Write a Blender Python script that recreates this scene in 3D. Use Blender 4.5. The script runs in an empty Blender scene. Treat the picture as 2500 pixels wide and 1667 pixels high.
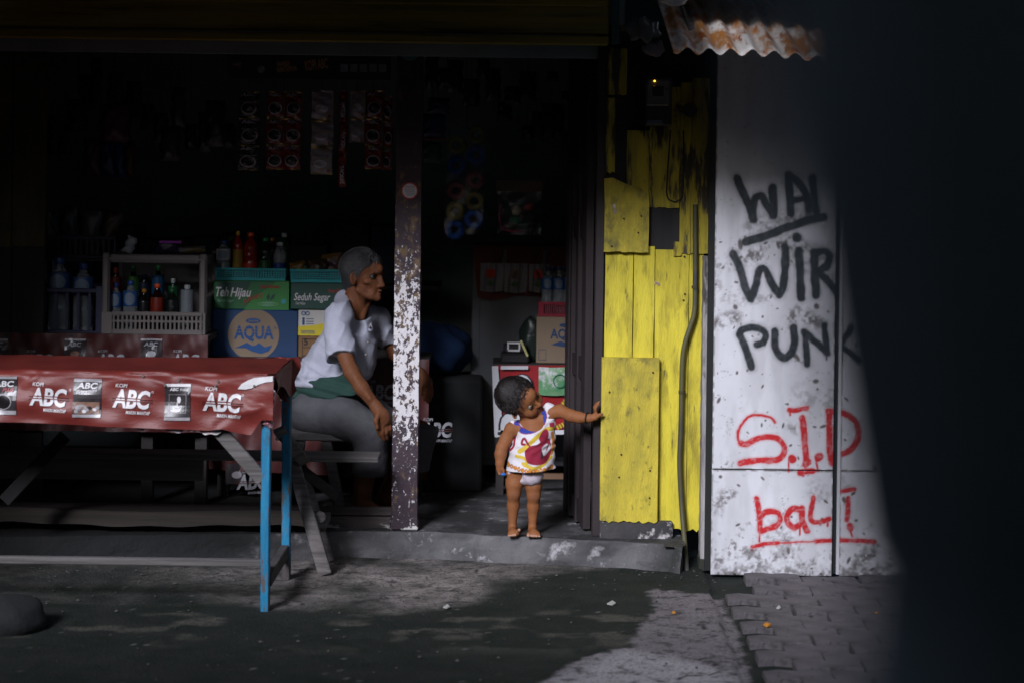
import bpy, bmesh, math, random
import numpy as np
from mathutils import Vector, Matrix

random.seed(7); rng = np.random.default_rng(7)
R = math.radians
scene = bpy.context.scene
COL = scene.collection

# ------------------------------------------------------------------ camera
FPX, HC, ROLL = 4861.0, 1.624, R(0.75)
cd = bpy.data.cameras.new('camera'); cam = bpy.data.objects.new('camera', cd); COL.objects.link(cam)
cd.sensor_width = 36.0; cd.lens = 70.0
cd.shift_y = -442.5 / 2500.0
cd.clip_start = 0.05; cd.clip_end = 3000
cd.dof.use_dof = True; cd.dof.focus_distance = 8.0; cd.dof.aperture_fstop = 2.2
cam.matrix_world = Matrix.Translation((0, 0, HC)) @ Matrix.Rotation(R(90), 4, 'X') @ Matrix.Rotation(ROLL, 4, 'Z')
scene.camera = cam

# ------------------------------------------------------------------ sky and sun
SUN_EL, SUN_AZ = 28.0, 20.0          # soft light from behind the camera's left shoulder
world = bpy.data.worlds.new('World'); scene.world = world; world.use_nodes = True
wt = world.node_tree; wt.nodes.clear()
sky = wt.nodes.new('ShaderNodeTexSky'); sky.sky_type = 'NISHITA'; sky.sun_disc = False
sky.sun_elevation = R(SUN_EL); sky.sun_rotation = R(180 + SUN_AZ); sky.air_density = 1.0; sky.dust_density = 2.0
bg = wt.nodes.new('ShaderNodeBackground'); bg.inputs[1].default_value = 0.05
wo = wt.nodes.new('ShaderNodeOutputWorld')
wt.links.new(sky.outputs[0], bg.inputs[0]); wt.links.new(bg.outputs[0], wo.inputs[0])
sl = bpy.data.lights.new('sun', 'SUN'); sl.energy = 2.5; sl.angle = R(14); sl.color = (0.87, 0.89, 1.0)
so = bpy.data.objects.new('sun', sl); COL.objects.link(so); so.location = (-3, -6, 9)
sd = Vector((math.sin(R(SUN_AZ)) * math.cos(R(SUN_EL)), math.cos(R(SUN_AZ)) * math.cos(R(SUN_EL)), -math.sin(R(SUN_EL))))
so.rotation_euler = sd.to_track_quat('-Z', 'Y').to_euler()
scene.view_settings.view_transform = 'Standard'; scene.view_settings.look = 'None'
scene.view_settings.gamma = 1.0; scene.view_settings.use_curve_mapping = False
scene.view_settings.exposure = 0.5

# ------------------------------------------------------------------ photo point -> place
K = 2500.0 / 2352.0
CA, SA = math.cos(ROLL), math.sin(ROLL)
def _uv(vx, vy):
    u, v = vx * K - 1250.0, vy * K - 391.0
    return u * CA + v * SA, -u * SA + v * CA
def P(vx, vy, Y):
    u, v = _uv(vx, vy)
    return Vector((u * Y / FPX, Y, HC - v * Y / FPX))
def G(vx, vy, z=0.0):
    u, v = _uv(vx, vy)
    Y = (HC - z) * FPX / v
    return Vector((u * Y / FPX, Y, z))
def PX(vx, vy, Y): return P(vx, vy, Y).x
def PZ(vx, vy, Y): return P(vx, vy, Y).z

# ------------------------------------------------------------------ tagging and building
def tag(o, label=None, cat=None, group=None, kind=None):
    if label: o['label'] = label
    if cat: o['category'] = cat
    if group: o['group'] = group
    if kind: o['kind'] = kind
    return o
def thing(name, loc, label, cat, group=None):
    o = bpy.data.objects.new(name, None); COL.objects.link(o); o.location = loc; o.empty_display_size = 0.05
    return tag(o, label, cat, group)
def wloc(o):
    v = Vector((0, 0, 0))
    while o is not None:
        v += o.location; o = o.parent
    return v
def link(name, me, mats, parent=None, origin=None, smooth=False):
    """Link mesh whose vertices are world positions."""
    base = wloc(parent) if parent is not None else (Vector(origin) if origin is not None else Vector((0, 0, 0)))
    if base.length > 0: me.transform(Matrix.Translation(-base))
    for m in (mats if isinstance(mats, (list, tuple)) else [mats]): me.materials.append(m)
    if smooth:
        me.polygons.foreach_set('use_smooth', [True] * len(me.polygons))
    o = bpy.data.objects.new(name, me); COL.objects.link(o)
    if parent is not None: o.parent = parent
    else: o.location = base
    return o
def copy_tree(o, parent=None, off=None):
    c = o.copy(); COL.objects.link(c); c.parent = parent
    if off is not None: c.location = Vector(o.location) + Vector(off)
    for ch in list(o.children): copy_tree(ch, c)
    return c

class MB:
    """Collects shapes (world positions) into one mesh."""
    def __init__(s): s.v = []; s.f = []; s.mi = []; s.m = 0
    def add(s, vs, fs):
        n = len(s.v); s.v += [tuple(p) for p in vs]
        for f in fs: s.f.append([i + n for i in f]); s.mi.append(s.m)
        return s
    def box(s, a, b, bev=0.0, jit=0.0):
        x0, y0, z0 = a; x1, y1, z1 = b
        if x0 > x1: x0, x1 = x1, x0
        if y0 > y1: y0, y1 = y1, y0
        if z0 > z1: z0, z1 = z1, z0
        e = min(bev, (x1 - x0) * .4, (y1 - y0) * .4, (z1 - z0) * .4)
        if e <= 0:
            vs = [(x, y, z) for z in (z0, z1) for y in (y0, y1) for x in (x0, x1)]
            if jit: vs = [tuple(c + random.uniform(-jit, jit) for c in p) for p in vs]
            return s.add(vs, [(0, 2, 3, 1), (4, 5, 7, 6), (0, 1, 5, 4), (2, 6, 7, 3), (0, 4, 6, 2), (1, 3, 7, 5)])
        vs = []; idx = {}
        for ix, X in enumerate((x0, x1)):
            for iy, Yv in enumerate((y0, y1)):
                for iz, Z in enumerate((z0, z1)):
                    dx = e if ix == 0 else -e; dy = e if iy == 0 else -e; dz = e if iz == 0 else -e
                    jx, jy, jz = (random.uniform(-jit, jit) for _ in range(3)) if jit else (0, 0, 0)
                    for ax in range(3):
                        p = [X + dx + jx, Yv + dy + jy, Z + dz + jz]; p[ax] = (X + jx, Yv + jy, Z + jz)[ax]
                        idx[(ix, iy, iz, ax)] = len(vs); vs.append(tuple(p))
        fs = []
        for ax in range(3):
            o1, o2 = [a_ for a_ in range(3) if a_ != ax]
            for sgn in (0, 1):
                def k(a_, b_):
                    q = [0, 0, 0]; q[ax] = sgn; q[o1] = a_; q[o2] = b_; return idx[(q[0], q[1], q[2], ax)]
                fs.append([k(0, 0), k(1, 0), k(1, 1), k(0, 1)])
        for ax in range(3):          # edges parallel to ax
            o1, o2 = [a_ for a_ in range(3) if a_ != ax]
            for a_ in (0, 1):
                for b_ in (0, 1):
                    def k(t, w):
                        q = [0, 0, 0]; q[ax] = t; q[o1] = a_; q[o2] = b_; return idx[(q[0], q[1], q[2], w)]
                    fs.append([k(0, o1), k(1, o1), k(1, o2), k(0, o2)])
        for ix in (0, 1):
            for iy in (0, 1):
                for iz in (0, 1): fs.append([idx[(ix, iy, iz, a_)] for a_ in range(3)])
        return s.add(vs, fs)
    def beam(s, p, q, w, t, up=(0, 0, 1), bev=0.0):
        """bar from p to q, width w across, thickness t along 'up'-ish normal"""
        p = Vector(p); q = Vector(q); d = (q - p); L = d.length; d.normalize()
        a = d.cross(Vector(up))
        if a.length < 1e-4: a = d.cross(Vector((0, 1, 0)))
        a.normalize(); b = a.cross(d)
        t0 = MB().box((-w / 2, 0, -t / 2), (w / 2, L, t / 2), bev)
        return s.add([p + a * x + d * y + b * z for x, y, z in t0.v], t0.f)
    def prism(s, pts, f, depth, axis=(0, 1, 0)):
        """pts: world polygon points (front); extruded along axis by depth"""
        n = len(pts); ax = Vector(axis) * depth
        vs = [Vector(p) for p in pts] + [Vector(p) + ax for p in pts]
        fs = [list(range(n)), list(range(2 * n - 1, n - 1, -1))]
        for i in range(n):
            j = (i + 1) % n; fs.append([i, i + n, j + n, j])
        return s.add(vs, fs)
    def tube(s, pts, r, n=8, cap=True):
        pts = [Vector(p) for p in pts]; rs = r if isinstance(r, (list, tuple)) else [r] * len(pts)
        vs = []; fs = []
        ref = None
        for i, p in enumerate(pts):
            d = (pts[min(i + 1, len(pts) - 1)] - pts[max(i - 1, 0)]).normalized()
            if ref is None: ref = d.orthogonal().normalized()
            a = (ref - d * ref.dot(d)).normalized(); ref = a; b = d.cross(a)
            for k in range(n):
                t = 2 * math.pi * k / n
                vs.append(p + (a * math.cos(t) + b * math.sin(t)) * rs[i])
        for i in range(len(pts) - 1):
            for k in range(n):
                k2 = (k + 1) % n
                fs.append([i * n + k, i * n + k2, (i + 1) * n + k2, (i + 1) * n + k])
        if cap:
            fs.append(list(range(n - 1, -1, -1))); m = (len(pts) - 1) * n; fs.append([m + k for k in range(n)])
        return s.add(vs, fs)
    def lathe(s, prof, c, n=16, sx=1.0, sy=1.0):
        """prof: [(r,z)], around vertical axis at c"""
        c = Vector(c); vs = []; fs = []
        for r, z in prof:
            for k in range(n):
                t = 2 * math.pi * k / n
                vs.append((c.x + r * sx * math.cos(t), c.y + r * sy * math.sin(t), c.z + z))
        for i in range(len(prof) - 1):
            for k in range(n):
                k2 = (k + 1) % n
                fs.append([i * n + k, i * n + k2, (i + 1) * n + k2, (i + 1) * n + k])
        fs.append(list(range(n - 1, -1, -1))); m = (len(prof) - 1) * n; fs.append([m + k for k in range(n)])
        return s.add(vs, fs)
    def grid(s, fn, nu, nv):
        vs = [fn(i / nu, j / nv) for j in range(nv + 1) for i in range(nu + 1)]
        fs = [[j * (nu + 1) + i, j * (nu + 1) + i + 1, (j + 1) * (nu + 1) + i + 1, (j + 1) * (nu + 1) + i] for j in range(nv) for i in range(nu)]
        return s.add(vs, fs)
    def blob(s, c, r, n=10, amp=0.15, seed=0):
        """uneven rounded lump"""
        c = Vector(c); rr = (r, r, r) if not hasattr(r, '__len__') else r
        rn = random.Random(seed); ph = [rn.uniform(0, 6.28) for _ in range(6)]
        vs = []; fs = []
        for j in range(n + 1):
            th = math.pi * j / n
            for i in range(2 * n):
                a = math.pi * i / n
                d = Vector((math.sin(th) * math.cos(a), math.sin(th) * math.sin(a), math.cos(th)))
                k = 1 + amp * (math.sin(3 * d.x + ph[0]) * math.sin(4 * d.y + ph[1]) + .6 * math.sin(6 * d.z + ph[2]) * math.sin(5 * d.x + ph[3]))
                vs.append(c + Vector((d.x * rr[0], d.y * rr[1], d.z * rr[2])) * k)
        for j in range(n):
            for i in range(2 * n):
                i2 = (i + 1) % (2 * n)
                fs.append([j * 2 * n + i, (j + 1) * 2 * n + i, (j + 1) * 2 * n + i2, j * 2 * n + i2])
        return s.add(vs, fs)
    def mesh(s, name):
        me = bpy.data.meshes.new(name); me.from_pydata(s.v, [], s.f)
        if any(s.mi): me.polygons.foreach_set('material_index', s.mi)
        me.update(); return me
    def build(s, name, mats, parent=None, origin=None, smooth=False, label=None, cat=None, group=None, kind=None):
        if parent is None and origin is None:
            a = np.array(s.v); origin = ((a[:, 0].min() + a[:, 0].max()) / 2, (a[:, 1].min() + a[:, 1].max()) / 2, a[:, 2].min())
        me = s.mesh(name)
        bm = bmesh.new(); bm.from_mesh(me); bmesh.ops.recalc_face_normals(bm, faces=bm.faces); bm.to_mesh(me); bm.free()
        o = link(name, me, mats, parent, origin, smooth)
        return tag(o, label, cat, group, kind)

# ------------------------------------------------------------------ materials
def lin(h):
    h = h.lstrip('#'); c = [int(h[i:i + 2], 16) / 255 for i in (0, 2, 4)]
    return tuple(x / 12.92 if x <= .04045 else ((x + .055) / 1.055) ** 2.4 for x in c)
MATS = {}
def M(name, col, rough=0.6, col2=None, vs=8, stretch=(1, 1, 1), layers=(), bump=0.0, bs=60, bst=None, metal=0.0, spec=0.5,
      trans=0.0, emit=None, attrs=(), attr_col=None, rough_var=0.0, coat=0.0, alpha=1.0, sss=0.0, post=()):
    """layers: (colour, scale, lo, hi, stretch, zrange|None, detail).  attrs: (attribute, colour). attr_col: colour attribute that IS the base."""
    if name in MATS: return MATS[name]
    m = bpy.data.materials.new(name); m.use_nodes = True; nt = m.node_tree; N = nt.nodes; L = nt.links
    b = N['Principled BSDF']
    tc = N.new('ShaderNodeTexCoord')
    def mapping(st):
        mp = N.new('ShaderNodeMapping'); mp.inputs['Scale'].default_value = st; L.new(tc.outputs['Object'], mp.inputs[0]); return mp.outputs[0]
    def noise(sc, st, det=6, rg=.6):
        n = N.new('ShaderNodeTexNoise'); n.inputs['Scale'].default_value = sc; n.inputs['Detail'].default_value = det; n.inputs['Roughness'].default_value = rg
        L.new(mapping(st), n.inputs['Vector']); return n.outputs[0]
    def ramp(src, lo, hi):
        r = N.new('ShaderNodeMapRange'); r.interpolation_type = 'SMOOTHSTEP'; r.inputs[1].default_value = lo; r.inputs[2].default_value = hi
        L.new(src, r.inputs[0]); return r.outputs[0]
    def math2(op, a, bb):
        n = N.new('ShaderNodeMath'); n.operation = op
        for i, x in enumerate((a, bb)):
            if isinstance(x, (int, float)): n.inputs[i].default_value = x
            else: L.new(x, n.inputs[i])
        return n.outputs[0]
    def mix(fac, a, bb):
        n = N.new('ShaderNodeMix'); n.data_type = 'RGBA'
        if isinstance(fac, (int, float)): n.inputs[0].default_value = fac
        else: L.new(fac, n.inputs[0])
        for i, x in ((6, a), (7, bb)):
            if isinstance(x, tuple): n.inputs[i].default_value = (*x[:3], 1)
            else: L.new(x, n.inputs[i])
        return n.outputs[2]
    if attr_col:
        at = N.new('ShaderNodeAttribute'); at.attribute_name = attr_col; cur = at.outputs['Color']
        if col2 is not None:
            cur = mix(math2('MULTIPLY', ramp(noise(vs, stretch), .3, .7), col2 if isinstance(col2, float) else .5), cur, col)
    elif col2 is not None: cur = mix(ramp(noise(vs, stretch), .3, .7), tuple(col), tuple(col2))
    else: cur = tuple(col)
    hb = None
    for ly in layers:
        c, sc, lo, hi = ly[:4]; st = ly[4] if len(ly) > 4 and ly[4] else (1, 1, 1); zr = ly[5] if len(ly) > 5 else None
        src = noise(sc, st, 8, .65)
        if zr:                       # (z0, z1, gain): noise is pushed up between z0 -> z1 (fading outside)
            sx = N.new('ShaderNodeSeparateXYZ'); L.new(tc.outputs['Object'], sx.inputs[0])
            src = math2('ADD', src, math2('MULTIPLY', ramp(sx.outputs[2], zr[0], zr[1]), zr[2]))
            if len(zr) > 3: src = math2('ADD', src, math2('MULTIPLY', ramp(sx.outputs[2], zr[3], zr[4]), zr[5]))
        k = ramp(src, lo, hi); cur = mix(k, cur, tuple(c)); hb = k
    for an, c in attrs:
        at = N.new('ShaderNodeAttribute'); at.attribute_name = an; cur = mix(at.outputs['Fac'], cur, tuple(c))
    for c, sc, lo, hi, k in post: cur = mix(math2('MULTIPLY', ramp(noise(sc, (1, 1, 1), 8, .7), lo, hi), k), cur, tuple(c))
    if isinstance(cur, tuple): b.inputs['Base Color'].default_value = (*cur[:3], 1)
    else: L.new(cur, b.inputs['Base Color'])
    b.inputs['Roughness'].default_value = rough; b.inputs['Metallic'].default_value = metal
    if rough_var:
        r = N.new('ShaderNodeMapRange'); r.inputs[3].default_value = max(.02, rough - rough_var); r.inputs[4].default_value = min(1, rough + rough_var)
        L.new(noise(14, stretch), r.inputs[0]); L.new(r.outputs[0], b.inputs['Roughness'])
    b.inputs['Specular IOR Level'].default_value = spec
    b.inputs['Transmission Weight'].default_value = trans
    b.inputs['Coat Weight'].default_value = coat
    if sss:
        b.inputs['Subsurface Weight'].default_value = sss; b.inputs['Subsurface Radius'].default_value = (.01, .004, .002); b.inputs['Subsurface Scale'].default_value = .5
    if emit: b.inputs['Emission Color'].default_value = (*emit[:3], 1); b.inputs['Emission Strength'].default_value = emit[3]
    if bump:
        bp = N.new('ShaderNodeBump'); bp.inputs['Strength'].default_value = bump; bp.inputs['Distance'].default_value = .01
        L.new(noise(bs, bst or stretch, 6, .65), bp.inputs['Height']); L.new(bp.outputs[0], b.inputs['Normal'])
    m.diffuse_color = (*col[:3], 1)
    MATS[name] = m; return m

# ------------------------------------------------------------------ flat lettering
def text2d(s, size=1.0, shear=0.0, bold=0.0, sx=1.0, space=1.0, cut=0.0):
    """2-D triangles of a line of text, left-bottom at 0,0; returns verts, faces, width"""
    cu = bpy.data.curves.new('t', 'FONT'); cu.body = s; cu.size = size; cu.shear = shear; cu.offset = bold; cu.space_character = space; cu.resolution_u = 3
    ob = bpy.data.objects.new('t', cu); COL.objects.link(ob)
    dg = bpy.context.evaluated_depsgraph_get(); dg.update()
    me = bpy.data.meshes.new_from_object(ob.evaluated_get(dg), depsgraph=dg)
    bpy.data.objects.remove(ob); bpy.data.curves.remove(cu)
    if cut and len(me.vertices):
        bm = bmesh.new(); bm.from_mesh(me)
        for ax in (0, 1):
            cs = [v.co[ax] for v in bm.verts]
            x = min(cs) + cut
            while x < max(cs):
                no = [0, 0, 0]; no[ax] = 1; co = [0, 0, 0]; co[ax] = x
                bmesh.ops.bisect_plane(bm, geom=bm.verts[:] + bm.edges[:] + bm.faces[:], plane_co=co, plane_no=no); x += cut
        bm.to_mesh(me); bm.free()
    vs = [(v.co.x * sx, v.co.y) for v in me.vertices]; fs = [list(p.vertices) for p in me.polygons]
    bpy.data.meshes.remove(me)
    if not vs: return [], [], 0
    x0 = min(v[0] for v in vs); w = max(v[0] for v in vs) - x0
    return [(v[0] - x0, v[1]) for v in vs], fs, w
def letter(mb, s, org, width=None, height=None, shear=0.0, bold=0.0, rot=0.0, ux=(1, 0, 0), uy=(0, 0, 1), space=1.0, fn=None, cut=0.0):
    """lettering on the plane through org spanned by ux, uy (or mapped by fn(x,y))"""
    vs, fs, w = text2d(s, 1.0, shear, bold, 1.0, space, cut / (height or .05) * .7 if cut else 0)
    if not vs: return
    ys = [v[1] for v in vs]; cap = 0.70
    sy = (height / cap) if height else width / w
    sx = (width / w) if width else sy
    ux = Vector(ux); uy = Vector(uy); org = Vector(org or (0, 0, 0)); c, sn = math.cos(rot), math.sin(rot)
    out = []
    for x, y in vs:
        x *= sx; y *= sy; x, y = x * c - y * sn, x * sn + y * c
        out.append(fn(x, y) if fn else org + ux * x + uy * y)
    mb.add(out, fs)
def disc(mb, c, rx, rz, n=28, uy=(0, 0, 1), ux=(1, 0, 0), y=None, a0=0, a1=6.2832):
    c = Vector(c); ux = Vector(ux); uy = Vector(uy)
    mb.add([c + ux * (rx * math.cos(a0 + (a1 - a0) * k / n)) + uy * (rz * math.sin(a0 + (a1 - a0) * k / n)) for k in range(n)], [list(range(n))])
def ring(mb, c, rx, rz, w, n=32, ux=(1, 0, 0), uy=(0, 0, 1)):
    c = Vector(c); ux = Vector(ux); uy = Vector(uy); vs = []
    for k in range(n):
        a = 2 * math.pi * k / n
        vs.append(c + ux * (rx * math.cos(a)) + uy * (rz * math.sin(a))); vs.append(c + ux * ((rx - w) * math.cos(a)) + uy * ((rz - w) * math.sin(a)))
    mb.add(vs, [[2 * k, 2 * ((k + 1) % n), 2 * ((k + 1) % n) + 1, 2 * k + 1] for k in range(n)])
def poly(mb, pts): mb.add(pts, [list(range(len(pts)))])

# ------------------------------------------------------------------ 2-D helpers for marks
def vnoise(x, y, s, seed=0):
    """smooth value noise, arrays"""
    g = np.random.default_rng(seed).random((256, 256)); X = x * s; Yv = y * s
    xi = np.floor(X).astype(int); yi = np.floor(Yv).astype(int); fx = X - xi; fy = Yv - yi
    fx = fx * fx * (3 - 2 * fx); fy = fy * fy * (3 - 2 * fy)
    a = g[xi % 256, yi % 256]; b_ = g[(xi + 1) % 256, yi % 256]; c = g[xi % 256, (yi + 1) % 256]; d = g[(xi + 1) % 256, (yi + 1) % 256]
    return (a * (1 - fx) + b_ * fx) * (1 - fy) + (c * (1 - fx) + d * fx) * fy
def fbm(x, y, s, seed=0, o=4):
    t = 0; a = .5; n = 0
    for i in range(o): t = t + a * vnoise(x, y, s * 2 ** i, seed + i); n += a; a *= .5
    return t / n
def seg_dist(x, y, pts):
    d = np.full(x.shape, 1e9)
    for (x0, y0), (x1, y1) in zip(pts[:-1], pts[1:]):
        dx, dy = x1 - x0, y1 - y0; l2 = dx * dx + dy * dy + 1e-12
        t = np.clip(((x - x0) * dx + (y - y0) * dy) / l2, 0, 1)
        d = np.minimum(d, np.hypot(x - x0 - t * dx, y - y0 - t * dy))
    return d
def in_poly(x, y, pts):
    ins = np.zeros(x.shape, bool); n = len(pts)
    for i in range(n):
        x0, y0 = pts[i]; x1, y1 = pts[(i + 1) % n]
        if y0 == y1: continue
        c = ((y0 > y) != (y1 > y)) & (x < (x1 - x0) * (y - y0) / (y1 - y0) + x0)
        ins ^= c
    return ins
def poly_sd(x, y, pts):
    d = seg_dist(x, y, list(pts) + [pts[0]]); return np.where(in_poly(x, y, pts), -d, d)
def sstep(a, b, x):
    t = np.clip((x - a) / (b - a), 0, 1); return t * t * (3 - 2 * t)
def spline(pts, n=8):
    out = []
    for i in range(len(pts) - 1):
        p0 = pts[max(i - 1, 0)]; p1 = pts[i]; p2 = pts[i + 1]; p3 = pts[min(i + 2, len(pts) - 1)]
        for k in range(n):
            t = k / n
            out.append(tuple(.5 * (2 * b_ + (c - a) * t + (2 * a - 5 * b_ + 4 * c - d) * t * t + (3 * b_ - a - 3 * c + d) * t ** 3) for a, b_, c, d in zip(p0, p1, p2, p3)))
    out.append(tuple(pts[-1])); return out
def fattr(me, name, arr):
    a = me.attributes.new(name, 'FLOAT', 'POINT'); a.data.foreach_set('value', np.asarray(arr, np.float32).ravel())
def cattr(me, name, arr):
    arr = np.asarray(arr, np.float32); a = me.attributes.new(name, 'FLOAT_COLOR', 'POINT')
    a.data.foreach_set('color', np.c_[arr, np.ones(len(arr))].astype(np.float32).ravel())

# ------------------------------------------------------------------ implicit bodies (people, clothes)
class Body:
    """Smooth union of round shapes on a voxel grid, meshed with surface nets: one continuous skin."""
    def __init__(s, lo, hi, h):
        s.lo = np.array(lo, float); s.h = h
        s.n = np.ceil((np.array(hi) - s.lo) / h).astype(int) + 1
        s.f = np.full(s.n, 0.05, np.float32)
        s.ax = [s.lo[i] + h * np.arange(s.n[i]) for i in range(3)]
    def _sub(s, a, b):
        i0 = np.maximum(np.floor((np.array(a) - s.lo) / s.h).astype(int), 0); i1 = np.minimum(np.ceil((np.array(b) - s.lo) / s.h).astype(int) + 1, s.n)
        if (i1 <= i0).any(): return None
        sl = tuple(slice(p, q) for p, q in zip(i0, i1))
        g = np.meshgrid(*[s.ax[i][sl[i]] for i in range(3)], indexing='ij', sparse=True)
        return sl, g
    def _comb(s, sl, d, k, op):
        a = s.f[sl]
        if op == 'sub':
            d = -d; h = np.clip(.5 - .5 * (a - d) / k, 0, 1) if k > 0 else (d > a) * 1.0
            s.f[sl] = a * (1 - h) + d * h + (k * h * (1 - h) if k > 0 else 0)
        else:
            h = np.clip(.5 + .5 * (a - d) / k, 0, 1) if k > 0 else (d < a) * 1.0
            s.f[sl] = a * (1 - h) + d * h - (k * h * (1 - h) if k > 0 else 0)
    def cap(s, a, b, ra, rb=None, k=.01, op='add'):
        a = np.array(a, float); b = np.array(b, float); rb = ra if rb is None else rb; m = max(ra, rb) + .03 + k
        r = s._sub(np.minimum(a, b) - m, np.maximum(a, b) + m)
        if r is None: return s
        sl, (X, Yv, Z) = r; d = b - a; l2 = (d @ d) + 1e-12
        px, py, pz = X - a[0], Yv - a[1], Z - a[2]
        t = np.clip((px * d[0] + py * d[1] + pz * d[2]) / l2, 0, 1)
        s._comb(sl, np.sqrt((px - t * d[0]) ** 2 + (py - t * d[1]) ** 2 + (pz - t * d[2]) ** 2) - (ra + (rb - ra) * t), k, op); return s
    def chain(s, pts, rs, k=.01):
        for i in range(len(pts) - 1): s.cap(pts[i], pts[i + 1], rs[i], rs[i + 1], k)
        return s
    def cone(s, a, b, ra, rb, k=.01, op='add', flat=(1, 1)):
        """flat-ended tapered sleeve; flat = squash of the section along world Y"""
        a = np.array(a, float); b = np.array(b, float); m = max(ra, rb) + .03 + k
        r = s._sub(np.minimum(a, b) - m, np.maximum(a, b) + m)
        if r is None: return s
        sl, (X, Yv, Z) = r; d = b - a; L = np.sqrt(d @ d); d = d / L
        px, py, pz = X - a[0], Yv - a[1], Z - a[2]; t = px * d[0] + py * d[1] + pz * d[2]
        rad = np.sqrt(np.maximum((px - t * d[0]) ** 2 + (py - t * d[1]) ** 2 + (pz - t * d[2]) ** 2, 0))
        rr = ra + (rb - ra) * np.clip(t / L, 0, 1)
        s._comb(sl, np.maximum(rad - rr, np.abs(t - L / 2) - L / 2), k, op); return s
    def ell(s, c, r, rot=None, k=.01, op='add'):
        """rot: 3 columns = local axes in world"""
        c = np.array(c, float); r = np.array(r, float); m = max(r) + .03 + k
        q = s._sub(c - m, c + m)
        if q is None: return s
        sl, (X, Yv, Z) = q; p = [X - c[0], Yv - c[1], Z - c[2]]
        if rot is not None:
            p = [p[0] * rot[0][i] + p[1] * rot[1][i] + p[2] * rot[2][i] for i in range(3)]
        k0 = np.sqrt((p[0] / r[0]) ** 2 + (p[1] / r[1]) ** 2 + (p[2] / r[2]) ** 2)
        k1 = np.sqrt((p[0] / r[0] ** 2) ** 2 + (p[1] / r[1] ** 2) ** 2 + (p[2] / r[2] ** 2) ** 2) + 1e-9
        s._comb(sl, k0 * (k0 - 1) / k1, k, op); return s
    def plane(s, pt, nrm, k=.004):
        """cut away the side the normal points to"""
        X, Yv, Z = np.meshgrid(*s.ax, indexing='ij', sparse=True); n = np.array(nrm, float); n /= np.linalg.norm(n)
        d = (X - pt[0]) * n[0] + (Yv - pt[1]) * n[1] + (Z - pt[2]) * n[2]
        s._comb((slice(None),) * 3, -d, k, 'sub'); return s
    def warp(s, fn):
        X, Yv, Z = np.meshgrid(*s.ax, indexing='ij', sparse=True); s.f = s.f + fn(X, Yv, Z).astype(np.float32); return s
    def shell_cut(s, other, gap=0.0): s.f = np.maximum(s.f, -(other.f + gap)); return s
    def mesh(s, smooth=2):
        f = s.f.copy(); f[[0, -1]] = 1; f[:, [0, -1]] = 1; f[:, :, [0, -1]] = 1
        ins = f < 0; nx, ny, nz = f.shape
        cnt = np.zeros((nx - 1, ny - 1, nz - 1), np.int8); acc = np.zeros((nx - 1, ny - 1, nz - 1, 3), np.float32)
        for ax in range(3):
            o = [a for a in range(3) if a != ax]
            sa = [slice(None)] * 3; sb = [slice(None)] * 3; sa[ax] = slice(0, -1); sb[ax] = slice(1, None)
            fa = f[tuple(sa)]; fb = f[tuple(sb)]; cr = (fa < 0) != (fb < 0)
            t = np.where(cr, fa / np.where(cr, fa - fb, 1), 0).astype(np.float32)
            for i in (0, 1):
                for j in (0, 1):
                    sl = [slice(None)] * 3
                    sl[o[0]] = slice(i, i + f.shape[o[0]] - 1); sl[o[1]] = slice(j, j + f.shape[o[1]] - 1)
                    c = cr[tuple(sl)]; cnt += c
                    acc[..., ax] += np.where(c, t[tuple(sl)], 0); acc[..., o[0]] += c * i; acc[..., o[1]] += c * j
        act = cnt > 0; idx = np.full(act.shape, -1, np.int64); ii = np.argwhere(act); idx[act] = np.arange(len(ii))
        v = s.lo + s.h * (ii + acc[act] / cnt[act][:, None])
        quads = []
        for ax in range(3):
            o = [a for a in range(3) if a != ax]
            sa = [slice(1, -1)] * 3; sb = [slice(1, -1)] * 3; sa[ax] = slice(0, -1); sb[ax] = slice(1, None)
            ia = ins[tuple(sa)]; ib = ins[tuple(sb)]; e = np.argwhere(ia != ib)
            if not len(e): continue
            flip = ia[tuple(e.T)]
            base = e.copy(); base[:, o[0]] += 1; base[:, o[1]] += 1
            def cell(d0, d1):
                q = base.copy(); q[:, o[0]] -= d0; q[:, o[1]] -= d1; return idx[tuple(q.T)]
            q = np.stack([cell(1, 1), cell(0, 1), cell(0, 0), cell(1, 0)], 1)
            if ax == 1: flip = ~flip
            q[~flip] = q[~flip][:, ::-1]; quads.append(q)
        q = np.concatenate(quads)
        for _ in range(smooth):       # light Laplacian
            e = np.concatenate([q[:, [0, 1]], q[:, [1, 2]], q[:, [2, 3]], q[:, [3, 0]]]); e = np.concatenate([e, e[:, ::-1]])
            sm = np.zeros_like(v); np.add.at(sm, e[:, 0], v[e[:, 1]]); dg = np.bincount(e[:, 0], minlength=len(v))[:, None]
            v = v * .5 + .5 * sm / np.maximum(dg, 1)
        return v, q
def np_mesh(name, v, q):
    me = bpy.data.meshes.new(name); me.vertices.add(len(v)); me.vertices.foreach_set('co', np.asarray(v, np.float32).ravel())
    k = q.shape[1]; me.loops.add(len(q) * k); me.loops.foreach_set('vertex_index', q.ravel().astype(np.int32)); me.polygons.add(len(q))
    me.polygons.foreach_set('loop_start', np.arange(0, len(q) * k, k, dtype=np.int32)); me.update(calc_edges=True); me.validate(); return me

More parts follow.
